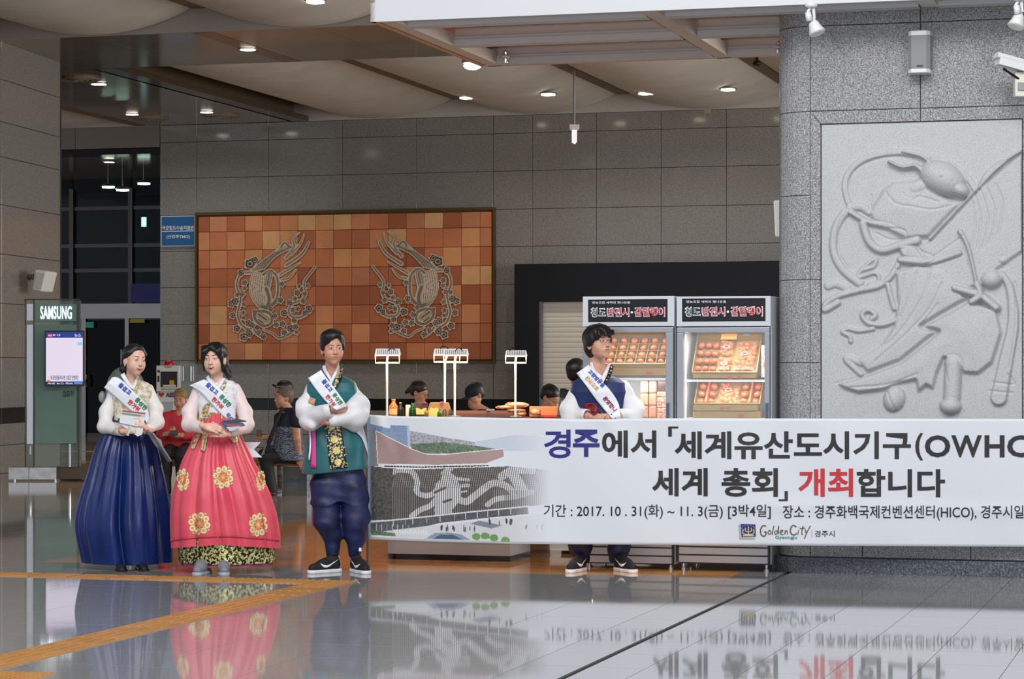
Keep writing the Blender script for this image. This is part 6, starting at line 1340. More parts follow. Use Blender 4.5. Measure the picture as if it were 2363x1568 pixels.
def medallion(x, y, rx, ry):
    polys = []; 
    def disc(cx, cy, r0, lob, am, c, seg=16, lv=0, sx=1.0):
        polys.append(([(cx+r0*sx*(1+am*math.cos(lob*a))*math.cos(a), cy+r0*(1+am*math.cos(lob*a))*math.sin(a)) for a in np.linspace(0, 6.2832, seg+1)[:-1]], c, lv))
    q = rx/ry
    for k in range(8):
        a = 6.2832*k/8+.2; cx, cy = x+rx*.72*math.cos(a), y+ry*.72*math.sin(a)
        if k % 2 == 0: disc(x+rx*.98*math.cos(a+.38), y+ry*.98*math.sin(a+.38), ry*.10, 3, .5, (206, 190, 130), 9, 0, q)
        disc(cx, cy, ry*.27, 8, .09, (232, 214, 160), 32, 0, q); disc(cx, cy, ry*.12, 0, 0, (186, 164, 92), 12, 1, q)
        disc(x+rx*.42*math.cos(a+.4), y+ry*.42*math.sin(a+.4), ry*.12, 4, .2, (222, 150, 92), 10, 0, q)
    disc(x, y, ry*.34, 8, .14, (226, 140, 96), 32, 1, q); disc(x, y, ry*.17, 5, .2, (214, 190, 110), 12, 2, q); disc(x, y, ry*.06, 3, 0, (240, 200, 120), 8, 3, q)
    V = []; Fc = []; fc = []; ys = []
    for pts, c, lv in polys:
        b = len(V); cen = (sum(p[0] for p in pts)/len(pts), sum(p[1] for p in pts)/len(pts)); 
        for p in [cen]+pts:
            Y = hit(bvk, *p) or hit(bvk, cen[0], cen[1]) or Yv; Y -= .0035+.0008*lv; V.append(((p[0]-CX)*Y/F, Y, CH+(HY-p[1])*Y/F))
        for i in range(len(pts)): Fc.append((b, b+1+(i+1) % len(pts), b+1+i)); fc.append(lin(c))
    part('embroidered_medallion', V, Fc, mat('embroidery', attr=True, rough=.5), w2, fcols=fc)
medallion(514.5, 1102, 24, 27); medallion(422, 1108, 15, 27); medallion(602, 1110, 11, 24); medallion(460, 1209, 26, 27); medallion(596, 1212, 22, 28)
drape('gold_ribbon', bvk, [(458, 960), (456, 985), (452, 1004), (440, 1034)], [(470, 962), (468, 985), (461, 1006), (447, 1040)], 18, 5, GRIB, w2, .012, 2)
drape('gold_ribbon', bvk, [(466, 990), (466, 1010), (464, 1040)], [(480, 990), (478, 1015), (472, 1043)], 16, 5, GRIB, w2, .016, 2)
drape('gold_ribbon', bv, [(474, 935), (468, 940), (467, 962)], [(489, 922), (483, 938), (477, 962)], 12, 5, GRIB, w2, .012, 2)
drape('gold_pendant', bvk, [(526, 1008), (534, 1018), (543, 1024)], [(542, 1004), (548, 1010), (551, 1020)], 8, 5, GRIB, w2, .012, 1)
sash = drape('sash', bv, [(437, 890), (462, 905), (488, 933), (520, 966), (526, 972)], [(470, 876), (498, 890), (524, 915), (541, 945), (543, 968)], 30, 10, SASHM, w2, .014, 6)
# stiff notched sash end sticking out behind her hip
mb = MB(); mb.prism([P(548, 1012, Yv+.12), P(564, 1021, Yv+.12), P(602, 1021, Yv+.13), P(586, 1038, Yv+.13), P(605, 1056, Yv+.13), P(578, 1056, Yv+.12), P(556, 1030, Yv+.12)], (0, .004, 0)); mb.go('sash_tail', SASHM, w2)
bvs = bvh_of([sash])
sash_text(bvs, w2, [('즐겁고', 474, 889, 12.4, 43, TBLUE), ('한가위', 487.5, 922, 12.0, 46, TRED), ('풍성한', 505, 915.5, 12.4, 48, TGREEN), ('되세요', 521, 957, 10.6, 52, TBLUE)])
leaflets('leaflet_fan', 'dark glossy leaflets fanned out by the woman in the pink skirt', [[(508, 977), (516, 970), (560, 976), (566, 983), (530, 992), (520, 990)], [(512, 972), (552, 968), (569, 972), (568, 974), (530, 976)], [(520, 980), (562, 981), (558, 984), (524, 984)], [(522, 986), (556, 984), (540, 994), (530, 996)]], [PAPB, PAPK, PAPR, PAP2], Yb=Yv, dpt=(-.25, .03))
SG = mat('grey_trainer', (126, 128, 136), .6, bump=.2, bs=300)
gx = lambda x: (x-CX)*Yv/F
shoe(w2, (gx(484), Yv-.12, 0), -14, SG, mat('light_sole', (170, 174, 182), .5), .25); shoe(w2, (gx(518), Yv-.12, 0), 10, SG, mat('light_sole', (170, 174, 182), .5), .25)
# ================================================================ FRIDGES
FW = mat('fridge_white', (206, 210, 216), .35); FS = mat('fridge_silver', (176, 180, 186), .3, metal=.6); FIN = mat('fridge_inside', (224, 226, 228), .5); FBL = mat('header_black', (16, 15, 18), .3)
GLASS = mat('clear_glass', (235, 240, 240), .02, alpha=.10); LED = mat('fridge_led', (255, 252, 244), .4, emit=(255, 252, 244), es=7)
GOLDB = mat('gold_card', (140, 110, 38), .38, metal=.25); GOLDD = mat('gold_card_dark', (118, 94, 36), .5); PERS = mat('persimmon', (186, 72, 18), .3, var=[(168, 60, 14), (194, 84, 26)], vs=12, coat=.3)
DRY = mat('dried_persimmon', (188, 84, 36), .35, var=[(150, 56, 22), (206, 104, 50)], vs=45); CLR = mat('clear_pack', (220, 150, 110), .08, alpha=.12); LABR = mat('label_red', (150, 30, 40), .5); LABW = mat('label_white', (232, 224, 220), .5)
FB = 18.14
def fridge(x0, x1, xs_, label, gx0, gx1, hx0, hx1, hy0, hy1, lit):
    A = lambda x: RA(x, FB)[0]; xm = (x0+x1)/2; Z = lambda y: RZ(xm, y, FB); a0, a1 = A(x0), A(x1); t = thing('display_fridge', label, 'fridge', R((a0+a1)/2, FB+.3, 0)); ztop = Z(684); zb = Z(1303); D = .62
    MB().rbox(a0, a0+.03, FB+.05, FB+D, zb, ztop).go('side_wall', FW, t, bevel=.004); MB().rbox(a1-.03, a1, FB+.05, FB+D, zb, ztop).go('side_wall', FW, t, bevel=.004)
    MB().rbox(a0+.03, a1-.03, FB+D-.03, FB+D, zb, ztop).go('back_wall', FIN, t); MB().rbox(a0+.03, a1-.03, FB+.05, FB+D-.03, ztop-.03, ztop).go('top', FW, t); MB().rbox(a0+.03, a1-.03, FB+.05, FB+D-.03, Z(755)-.02, Z(755)).go('ceiling_panel', FIN, t)
    MB().rbox(a0+.03, a1-.03, FB+.05, FB+D-.03, Z(1250), Z(1245)).go('floor_panel', FIN, t)
    z0, z1 = Z(753), ztop
    m = MB(); e = (A(hx0), A(hx1), Z(hy1), Z(hy0)); m.rbox(a0, a1, FB, FB+.05, e[3], z1); m.rbox(a0, a1, FB, FB+.05, z0, e[2]); m.rbox(a0, e[0], FB, FB+.05, e[2], e[3]); m.rbox(e[1], a1, FB, FB+.05, e[2], e[3]); m.go('header_frame', FW, t)
    hp = MB().rbox(e[0], e[1], FB+.008, FB+.05, e[2], e[3]).go('header_panel', FBL, t)
    W_ = hx1-hx0
    def tx(body, u0, u1, v0, v1, m, off, o, nm='lettering'):
        v, f = text_px(body, hx0+W_*u0, hx0+W_*u1, hy0+(hy1-hy0)*v0, hy0+(hy1-hy0)*v1, off); out = []
        for x, y in v: a, Y = RA(x, FB-o); out.append(R(a, FB-o, CH+(HY-y)*Y/F))
        part(nm, out, f, m, hp)
    tx('영농조합 새벽의 햇나유통', .05, .53, .09, .20, WINK, .01, -.004); tx('청도', .03, .225, .36, .80, WINK, .05, -.004); tx('청도', .045, .21, .40, .76, FBL, .0, -.002)
    tx('반건시', .235, .52, .36, .78, WINK, .06, -.004); tx('반건시', .245, .51, .39, .75, mat('text_fridge_red', (196, 34, 44), .5), .015, -.002)
    tx('감말랭이', .58, .97, .34, .78, WINK, .06, -.004); tx('감말랭이', .59, .96, .37, .75, mat('text_fridge_red'), .015, -.002)
    tx('●', .535, .565, .52, .63, WINK, .0, -.004)
    # door
    g0, g1, gy0, gy1 = A(gx0), A(gx1), Z(1236), Z(768); m = MB(); m.rbox(a0+.004, a1-.004, FB-.02, FB+.045, gy1, Z(756)); m.rbox(a0+.004, a1-.004, FB-.02, FB+.045, Z(1247), gy0); m.rbox(a0+.004, g0, FB-.02, FB+.045, gy0, gy1); m.rbox(g1, a1-.004, FB-.02, FB+.045, gy0, gy1)
    dr_ = m.go('door', FS, t, bevel=.005); MB().rbox(g0, g1, FB+.005, FB+.012, gy0, gy1).go('glass', GLASS, dr_)
    MB().rbox(g1+.012, g1+.03, FB-.045, FB-.02, Z(1010), Z(930)).go('handle', mat('handle_blue', (70, 90, 120), .4), dr_)
    # shelves, led, grille, feet
    for y in xs_: MB().rbox(a0+.035, a1-.035, FB+.07, FB+D-.04, Z(y+4), Z(y-1)).go('shelf', FIN, t)
    for a in (a0+.045, a1-.055): MB().rbox(a, a+.012, FB+.06, FB+.075, Z(1240), Z(772)).go('light_strip', LED, t)
    for i in range(3): MB().rbox(a0+.02, a1-.02, FB-.01, FB+.05, Z(1300-19*i), Z(1284-19*i)).go('grille_slat', FW, t, bevel=.003)
    MB().rbox(a0+.01, a1-.01, FB+.02, FB+.05, zb, Z(1247)).go('grille_backing', mat('grille_dark', (50, 50, 54), .5), t)
    for a in (a0+.04, a1-.04):
        for bb in (FB+.06, FB+D-.08):
            c = R(a, bb, 0); MB().lathe(c, [(.022, 0), (.022, .012), (.012, .014), (.012, zb+.005)], 12).go('foot', CHR, t)
    l = area('fridge_light', R((a0+a1)/2, FB+.10, Z(768)-.01), R((a0+a1)/2, FB+.35, .2), .5, .05, lit, (1, .96, .88)); area('fridge_light', R((a0+a1)/2, FB+.09, Z(xs_[0]+6)), R((a0+a1)/2, FB+.35, .2), .5, .04, lit*.7, (1, .96, .88)); return t, Z, A
fr1, Z1_, A_ = fridge(1345, 1556, (874, 1010, 1120), 'left display fridge, partly hidden by the man with glasses', 1362, 1537, 1357, 1540.5, 691, 743.5, 4.6)
fr2_, Z2_, _ = fridge(1561.5, 1778, (878, 967, 1100), 'right display fridge beside the granite column', 1578, 1765, 1573.7, 1766.5, 689, 742.5, 5.6)
def tray(label, x0, x1, yt, yb, b0, tilt, dep=.05):
    """inclined gold tray; returns map (u,v,h)->world, u across, v up the slope"""
    A0, A1 = RA(x0, b0)[0], RA(x1, b0)[0]; xm = (x0+x1)/2; z0 = RZ(xm, yb, b0); H = RZ(xm, yt, b0)-z0; L = H/math.sin(math.radians(tilt)); ct, st = math.cos(math.radians(tilt)), math.sin(math.radians(tilt))
    def at(u, v, h=0): return R(A0+(A1-A0)*u, b0+.01+v*L*ct-h*st+dep*st, z0+v*L*st+h*ct-dep*ct+dep*.55)
    t = thing('fruit_tray', label, 'box', at(.5, 0, -dep)); u1 = .012; 
    def slab(us, vs, hs, nm, m): MB().add([at(us[0], vs[0], hs[0]), at(us[1], vs[0], hs[0]), at(us[1], vs[1], hs[0]), at(us[0], vs[1], hs[0]), at(us[0], vs[0], hs[1]), at(us[1], vs[0], hs[1]), at(us[1], vs[1], hs[1]), at(us[0], vs[1], hs[1])], BF).go(nm, m, t)
    slab((0, 1), (0, 1), (-.012, 0), 'base', GOLDD); slab((0, .014), (0, 1), (0, dep), 'side', GOLDB); slab((.986, 1), (0, 1), (0, dep), 'side', GOLDB); slab((0, 1), (.965, 1), (0, dep*1.5), 'rear_flap', GOLDB); slab((0, 1), (0, .02), (0, dep), 'front_lip', GOLDB)
    return t, at, (A1-A0), L
pm = None
NTH = ['leftmost', 'second from left', 'third from left', 'fourth from left', 'fifth from left', 'sixth from left', 'rightmost']
def nth(i, n): return 'rightmost' if i == n-1 else NTH[i]
def rw(j, n): return 'front' if j == 0 else 'rear' if j == n-1 else ('middle' if n == 3 else ('second' if j == 1 else 'third'))
def fruit(at, u, v, h, label, grp, r=.029):
    global pm
    if pm is None:
        q = MB(); prof = [(.002, -.8), (.55, -.78), (.92, -.45), (1.0, 0), (.93, .42), (.62, .70), (.2, .72), (.02, .66)]; q.lathe((0, 0, 0), [(a, b*1.0) for a, b in prof], 16); q.go('tmp', PERS, None, True); o = COL.objects[-1]; pm = o.data; bpy.data.objects.remove(o)
    o = bpy.data.objects.new('persimmon', pm); COL.objects.link(o); o.location = at(u, v, h); o.scale = (r, r, r*.95); o.rotation_euler = (math.radians(35)+rng.uniform(-.2, .2), rng.uniform(-.2, .2), rng.uniform(0, 6)); tag(o, label, 'persimmon', grp); return o
def pack(at, W_, L_, u0, u1, v0, v1, label, n=26, lab=((.5, .5),)):
    t = thing('fruit_pack', label, 'fruit pack', at((u0+u1)/2, (v0+v1)/2, .0)); m = MB(); r_ = np.random.RandomState(int(u0*100+v0*31)+n)
    for k in range(n):
        u = u0+(u1-u0)*(.12+.76*r_.rand()); v = v0+(v1-v0)*(.08+.84*r_.rand()); c = at(u, v, .018+.014*r_.rand()); m.ell(c, (.014+.006*r_.rand(), .010, .012+.005*r_.rand()), 8, 5)
    o = m.go('dried_fruit', DRY, t, True); o['kind'] = 'stuff'
    m = MB(); m.add([at(u0, v0, .002), at(u1, v0, .002), at(u1, v1, .002), at(u0, v1, .002), at(u0+.01, v0+.02, .042), at(u1-.01, v0+.02, .042), at(u1-.01, v1-.02, .042), at(u0+.01, v1-.02, .042)], BF); m.go('clear_lid', CLR, t, bevel=.006)
    for lu, lv in lab:
        cu, cv_ = u0+(u1-u0)*lu, v0+(v1-v0)*lv
        for rr, mm, hh, nm in ((.026, LABW, .044, 'label'), (.019, LABR, .0452, 'label_mark')):
            pts = [at(cu+rr*math.cos(a)/W_, cv_+rr*.62*math.sin(a)/L_, hh) for a in np.linspace(0, 6.2832, 17)[:-1]]; MB().add(pts, [tuple(range(16))]).go(nm, mm, t)
    return t
# right fridge, upper tray
t, at, W_, L_ = tray('upper gold tray in the right fridge, with persimmons and two sizes of pack', 1595, 1746, 783, 868, FB+.13, 52)
for i in range(3):
    for j in range(4): fruit(at, .085+.112*i, .13+.215*j, .031, 'persimmon, %s in the %s row of the upper tray in the right fridge' % (nth(i, 3), rw(j, 4)), 'persimmons in the upper right tray', .0265)
pack(at, W_, L_, .37, .58, .05, .46, 'small clear pack of dried persimmon, lower one beside the whole fruit', 16); pack(at, W_, L_, .37, .58, .50, .92, 'small clear pack of dried persimmon, upper one beside the whole fruit', 16)
pack(at, W_, L_, .61, .96, .05, .92, 'large clear pack of dried persimmon in the upper right tray', 60, ((.45, .55),))
z_ = MB(); z_.add([at(.39, .99, .08), at(.63, .99, .08), at(.63, .82, .085), at(.39, .82, .085)], [(0, 1, 2, 3)]); tk = z_.go('price_card', mat('card_orange', (226, 146, 66), .5)); tag(recenter(tk), 'orange price card on top of the upper right tray', 'card')
fz = MB().rbox(RA(1590, FB)[0]+.01, RA(1737, FB)[0], FB+.10, FB+.13, Z2_(873), Z2_(864)).go('tray_front', GOLDB, t)
tk = MB().rbox(RA(1714, FB)[0], RA(1729, FB)[0], FB+.02, FB+.022, Z2_(775), Z2_(769)).go('sticker', mat('sticker_blue', (190, 210, 250), .5)); tag(recenter(tk), 'small pale sticker at the top of the right fridge glass', 'sticker')
m = MB(); m.rbox(RA(1748, FB)[0], RA(1762, FB)[0], FB+.15, FB+.3, Z2_(872), Z2_(797)); o = m.go('tall_pack', mat('speckled_pack', (236, 210, 200), .5, var=[(214, 110, 70), (240, 226, 220)], vs=60, thr=(.42, .5)), bevel=.008); tag(recenter(o), 'tall white and orange pack standing right of the upper tray', 'package')
# right fridge, lower tray
t, at, W_, L_ = tray('lower gold tray in the right fridge, with orange dividers', 1600, 1753, 882, 940, FB+.13, 48)
for i, u in enumerate((.09, .26, .74, .93)):
    for j in range(3): fruit(at, u, .14+.29*j, .031, 'persimmon, %s in the %s row of the lower tray in the right fridge' % (nth(i, 4), rw(j, 3)), 'persimmons in the lower right tray', .0275)
pack(at, W_, L_, .34, .67, .04, .9, 'clear pack of dried persimmon in the centre of the lower right tray', 46, ((.45, .6),))
for u in (.175, .835): MB().add([at(u-.012, .06, .0), at(u+.012, .06, .0), at(u+.022, .95, .0), at(u-.004, .95, .0), at(u-.012, .06, .05), at(u+.012, .06, .05), at(u+.022, .95, .05), at(u-.004, .95, .05)], BF).go('divider', mat('divider_orange', (222, 84, 40), .5), t)
MB().rbox(RA(1594, FB)[0], RA(1742, FB)[0], FB+.09, FB+.12, Z2_(948.5), Z2_(936)).go('tray_front', GOLDB, t)
q = MB().rbox(RA(1592, FB)[0], RA(1748, FB)[0], FB+.10, FB+.40, Z2_(966), Z2_(951)).go('gold_box', GOLDB, bevel=.004); tag(recenter(q), 'closed gold gift box below the lower right tray', 'box')
for x0, x1, y0, y1 in ((1675, 1685, 870, 875), (1696, 1705, 870, 874), (1657, 1665, 940, 946), (1668, 1682, 941, 944), (1697, 1709, 957, 964)):
    MB().rbox(RA(x0, FB)[0], RA(x1, FB)[0], FB+.086, FB+.089, Z2_(y1), Z2_(y0)).go('printed_mark', LABR, t)
# left fridge, upper tray of gridded persimmons
t, at, W_, L_ = tray('gold tray of gridded persimmons in the left fridge', 1366, 1535, 778, 848, FB+.13, 46)
for i in range(7):
    for j in range(4): fruit(at, .075+.142*i, .125+.23*j, .0315, 'gridded persimmon, %s in the %s row of the left fridge' % (nth(i, 7), rw(j, 4)), 'persimmons in the left tray', .0262)
for i in range(6): MB().add([at(.145+.142*i, .03, 0), at(.152+.142*i, .03, 0), at(.152+.142*i, .93, 0), at(.145+.142*i, .93, 0), at(.145+.142*i, .03, .04), at(.152+.142*i, .03, .04), at(.152+.142*i, .93, .04), at(.145+.142*i, .93, .04)], BF).go('grid_divider', GOLDD, t)
for j in range(3): MB().add([at(.02, .238+.23*j, 0), at(.98, .238+.23*j, 0), at(.98, .25+.23*j, 0), at(.02, .25+.23*j, 0), at(.02, .238+.23*j, .04), at(.98, .238+.23*j, .04), at(.98, .25+.23*j, .04), at(.02, .25+.23*j, .04)], BF).go('grid_divider', GOLDD, t)
MB().rbox(RA(1366, FB)[0], RA(1535, FB)[0], FB+.10, FB+.125, Z1_(867), Z1_(850)).go('tray_front', GOLDB, t); MB().rbox(RA(1484, FB)[0], RA(1499, FB)[0], FB+.096, FB+.099, Z1_(864), Z1_(859)).go('printed_mark', LABR, t)
for k in range(5):
    y1 = 966-12.4*k; q = MB().rbox(RA(1508, FB)[0], RA(1535, FB)[0], FB+.12, FB+.3, Z1_(y1), Z1_(y1-11.6)).go('stacked_pack', mat('pack_orange', (226, 120, 74), .35, var=[(196, 84, 40), (240, 196, 170)], vs=70, thr=(.4, .6)), bevel=.006)
    tag(recenter(q), 'clear pack of orange fruit, number %s from the bottom of the left fridge stack' % ('one', 'two', 'three', 'four', 'five')[k], 'fruit pack', 'packs stacked in the left fridge')
q = MB().rbox(RA(1508, FB)[0], RA(1535, FB)[0], FB+.14, FB+.3, Z1_(903.5), Z1_(879.5)).go('dark_pack', mat('dark_brown', (50, 26, 20), .4), bevel=.005); tag(recenter(q), 'dark brown pack on top of the stack in the left fridge', 'package')
for k in range(3):
    for i in range(2):
        q = MB().rbox(RA(1466+20*i, FB)[0], RA(1484+20*i, FB)[0], FB+.16, FB+.3, Z1_(966-29*k), Z1_(938-29*k)).go('pale_pack', mat('pack_misted', (200, 130, 96), .5, var=[(190, 112, 76), (206, 146, 118)], vs=18), bevel=.012); tag(recenter(q), 'misted peach pack, %s in the %s column behind the fridge glass' % (('lowest', 'middle', 'top')[k], ('left', 'right')[i]), 'fruit pack', 'misted packs in the left fridge')
# ================================================================ KIOSK COUNTER AND WHAT STANDS ON IT
CTR = mat('counter_grey', (164, 166, 170), .35); KB = 18.48; A = lambda x, b=KB: RA(x, b)[0]
t = thing('kiosk_counter', 'light grey kiosk counter with rounded corner behind the banner', 'counter', R((A(886)+A(1177))/2, KB+.3, 0)); ZK = CH+(HY-963)*19.3/F
pts = [R(A(886)+.10*(1-math.sin(q)), KB+.10*(1-math.cos(q))) for q in np.linspace(math.pi/2, 0, 6)]; foot = [R(A(886), KB+.58)]+pts+[R(A(1177), KB), R(A(1177), KB+.58)]
MB().prism([(p[0], p[1], .045) for p in foot], (0, 0, .9)).go('cabinet', CTR, t); MB().prism([(p[0], p[1]+.03, 0) for p in foot[2:-1]]+[(foot[-1][0], foot[-1][1], 0), (foot[0][0]+.05, foot[0][1], 0)], (0, 0, .045)).go('toe_kick', BLACK, t)
MB().rbox(A(886)-.0, A(1290), KB, KB+.75, .95, ZK-.01).go('worktop', mat('counter_top', (120, 84, 56), .4), t)
t = thing('rear_counter', 'brown rear counter with a white skirting right of the grey kiosk', 'counter', R(A(1262), KB+1.0, 0)); MB().rbox(A(1200), A(1335), KB+.9, KB+1.5, .05, .93).go('cabinet', mat('counter_brown', (70, 48, 34), .4), t); MB().rbox(A(1200), A(1335), KB+.88, KB+.9, .03, .09).go('skirting', WHM, t)
t = thing('blue_base_post', 'dark post of the banner frame at the left edge of the banner', 'post', P(848, 1246, 18.75)); MB().box(P(845, 0, 18.75)[0], P(850, 0, 18.75)[0], 18.75, 18.8, 0, 1.1).go('post', mat('post_grey', (92, 92, 88), .5), t); MB().box(P(842, 0, 18.75)[0], P(853, 0, 18.75)[0], 18.68, 18.87, 0, .01).go('foot', mat('post_grey'), t)
YK = 19.25; WG = mat('warm_glow', (255, 226, 170), .4, emit=(255, 222, 160), es=9); sK = YK/F; qk = lambda x, y, d=0: P(x, y, YK+d)
def klamp(x0, x1, y0, y1, xp, label, d, cord):
    t = thing('clip_work_lamp', label, 'lamp', qk(xp, 962, d)); MB().tube([qk(xp, 963, d), qk(xp, y1+2, d)], .0085).go('pole', mat('pole_white', (232, 226, 214), .3), t); MB().lathe(qk(xp, 963, d), [(.05, -.001), (.05, .008), (.01, .012)], 18).go('base', GRYM, t)
    h0, h1 = y0, y0+(y1-y0)*.45; m = MB(); xa, xb = qk(x0, 0, d)[0], qk(x1, 0, d)[0]; zt_, zb_ = qk(0, h0, d)[2], qk(0, h1, d)[2]
    m.add([(xa+.01, YK+d-.02, zt_), (xb-.01, YK+d-.02, zt_), (xb-.01, YK+d+.05, zt_), (xa+.01, YK+d+.05, zt_), (xa, YK+d-.05, zb_), (xb, YK+d-.05, zb_), (xb, YK+d+.08, zb_), (xa, YK+d+.08, zb_)], BF); m.go('hood', WHM, t)
    for k in range(11): u = (k+.7)/11.4; x = xa+.012+(xb-xa-.024)*u; MB().add([(x-.003, YK+d-.026, zt_-.006), (x+.003, YK+d-.026, zt_-.006), (x+.003, YK+d-.049, zb_+.008), (x-.003, YK+d-.049, zb_+.008), (x-.003, YK+d-.020, zt_-.006), (x+.003, YK+d-.020, zt_-.006), (x+.003, YK+d-.043, zb_+.008), (x-.003, YK+d-.043, zb_+.008)], BF).go('hood_fin', GRYM, t)
    MB().box(xa+.012, xb-.012, YK+d-.04, YK+d+.07, zb_-.006, zb_-.002).go('glowing_tube', WG, t)
    m = MB(); z2 = qk(0, y1, d)[2]; m.tube([(xa+.006, YK+d-.03, zb_), (xa+.006, YK+d-.03, z2), (xb-.01, YK+d-.03, z2), (xb-.01, YK+d-.03, zb_)], .006, 8); m.go('wire_frame', mat('frame_warm', (255, 240, 205), .3, emit=(255, 226, 170), es=1.2), t); MB().tube([qk(xp, y1, d), ((xa+xb)/2, YK+d, zb_)], .007).go('swivel', WHM, t)
    MB().tube(smooth_line([(0, 0)], 1) and [qk(x, y, d-.03) for x, y in smooth_line(cord, 4)], .004, 6).go('cord', BLACK, t)
    area('lamp_light', ((xa+xb)/2, YK+d, zb_-.012), ((xa+xb)/2, YK+d, 0), .14, .05, 7, (1, .80, .54))
klamp(865, 925, 805, 838, 893, 'leftmost of the warm lit work lamps on the counter', .0, [(893, 820), (897, 808), (906, 803), (911, 808)])
klamp(1000, 1064, 805, 836, 1026.5, 'rear one of the two overlapping warm work lamps', .35, [(1016, 804), (1022, 800), (1030, 801), (1035, 805)])
klamp(1022, 1082, 806, 837, 1049.5, 'front one of the two overlapping warm work lamps', .0, [(1050, 812), (1056, 804), (1064, 805), (1068, 814)])
klamp(1165, 1217, 809, 838, 1189.5, 'rightmost warm lit work lamp, before the dark shopfront', .1, [(1176, 810), (1182, 803), (1190, 805)])
def bottle(x, w_, y0, prof, m, label, cap=None, d=.1):
    c = qk(x, 963, d); H = (963-y0)*sK; rr = w_*sK/2; t = thing('bottle', label, 'bottle', c); MB().lathe(c, [(r_*rr, z*H) for r_, z in prof], 18).go('glass_body', m, t, True)
    if cap: MB().lathe(c, [(prof[-1][0]*rr*1.15, H*.93), (prof[-1][0]*rr*1.15, H*1.0)], 14).go('cap', cap, t)
    return t
BP = [(.9, 0), (1, .04), (1, .5), (.9, .6), (.35, .78), (.3, 1)]
t = bottle(908, 21, 921, [(.9, 0), (1, .04), (1, .45), (.95, .62), (.4, .8), (.4, 1)], mat('orange_juice', (206, 96, 36), .2), 'orange plastic juice bottle, leftmost on the counter', mat('cap_orange', (230, 130, 60), .4))
MB().lathe(qk(908, 963, .1), [(10.7*sK, .02), (10.7*sK, .065)], 18, False).go('label', mat('label_peach', (240, 180, 120), .5), t)
bottle(924, 16, 929, BP, mat('dark_bottle', (30, 22, 14), .12), 'dark wine bottle with pale neck beside the juice bottle', mat('neck_gold', (190, 160, 90), .4)); bottle(952, 17, 930, BP, mat('green_bottle', (16, 60, 22), .12), 'green glass bottle standing next to the white carton', mat('neck_green', (40, 110, 50), .4), .05)
bottle(984, 10, 943, BP, mat('brown_bottle', (130, 96, 40), .2), 'small pale amber bottle before the heart cut-out carton', mat('neck_gold'), .02); bottle(1014, 10, 944, BP, mat('green_bottle2', (30, 100, 40), .2), 'small green bottle in front of the brown paper box', mat('neck_green'), .02)
def tb(name, label, cat, x0, x1, y0, y1, d, dep, m, bev=.003): o = MB().box(qk(x0, 0, d)[0], qk(x1, 0, d)[0], YK+d, YK+d+dep, qk(0, y1, d)[2], qk(0, y0, d)[2]).go(name, m, bevel=bev); tag(recenter(o), label, cat); return o
tb('white_carton', 'narrow white carton between two bottles', 'carton', 936, 947, 935, 962, .08, .05, mat('carton_white', (245, 225, 180), .4))
KRF = mat('kraft_card', (150, 104, 66), .6); KRD = mat('kraft_dark', (58, 42, 34), .6)
t = thing('gift_carton', 'dark gift carton with gold heart-shaped window and red ribbons', 'box', qk(972, 962, .16)); MB().box(qk(952, 0, .16)[0], qk(986, 0, .16)[0], YK+.16, YK+.3, qk(0, 962, .16)[2], qk(0, 931, .16)[2]).go('carton', KRD, t)
ht = [(960, 957), (957, 950), (957, 945), (961, 942), (967, 943), (972, 946), (977, 943), (983, 942), (984, 946), (983, 952), (981, 957)]; MB().prism([qk(x, y, .155) for x, y in ht], (0, .004, 0)).go('window', mat('gold_window', (214, 176, 90), .4), t)
for x in (981,): MB().prism([qk(x-4, 928, .14), qk(x, 926, .14), qk(x+4, 932, .14), qk(x+1, 932, .14)], (0, .02, 0)).go('ribbon_end', mat('ribbon_red', (206, 30, 60), .4), t)
t = thing('paper_box', 'brown kraft paper box with an arched gold window on the counter', 'box', qk(1010, 962, .12)); MB().prism([qk(988, 962, .12), qk(1036, 962, .12), qk(1040, 948, .12), qk(1034, 930, .12), qk(992, 930, .12), qk(987, 945, .12)], (0, .16, 0)).go('carton', KRF, t)
ht = [(990, 962), (989, 948), (994, 941), (1001, 943), (1008, 941), (1014, 946), (1014, 962)]; MB().prism([qk(x, y, .112) for x, y in ht], (0, .005, 0)).go('window', mat('gold_window'), t)
MB().prism([qk(1016, 928, .11), qk(1020, 926, .11), qk(1024, 931, .11), qk(1021, 932, .11)], (0, .02, 0)).go('ribbon_end', mat('ribbon_red'), t)
for x in (1022, 1036): MB().tube([qk(x, 960, .11), qk(x+1, 948, .11), qk(x+5, 945, .11), qk(x+8, 952, .11), qk(x+7, 961, .11)], .004).go('cord_handle', BLACK, t)
WDT = mat('tray_wood', (96, 56, 36), .4)
for i, (x0, x1, lab) in enumerate(((1052, 1120, 'left shallow brown wooden tray on the counter'), (1132, 1180, 'right shallow brown wooden tray under the snack packs'))):
    t = thing('wooden_tray', lab, 'tray', qk((x0+x1)/2, 963, .1)); m = MB(); xa, xb = qk(x0, 0, .1)[0], qk(x1, 0, .1)[0]; z0 = qk(0, 963, .1)[2]; m.box(xa, xb, YK+.1, YK+.45, z0-.005, z0+.004); m.go('base', WDT, t)
    for nm, bx in (('rim', (xa-.01, xb+.01, YK+.08, YK+.1, z0, z0+.026)), ('rim', (xa-.01, xb+.01, YK+.45, YK+.47, z0, z0+.045)), ('rim', (xa-.02, xa, YK+.1, YK+.45, z0, z0+.03)), ('rim', (xb, xb+.02, YK+.1, YK+.45, z0, z0+.03))): MB().box(*bx).go(nm, WDT, t)
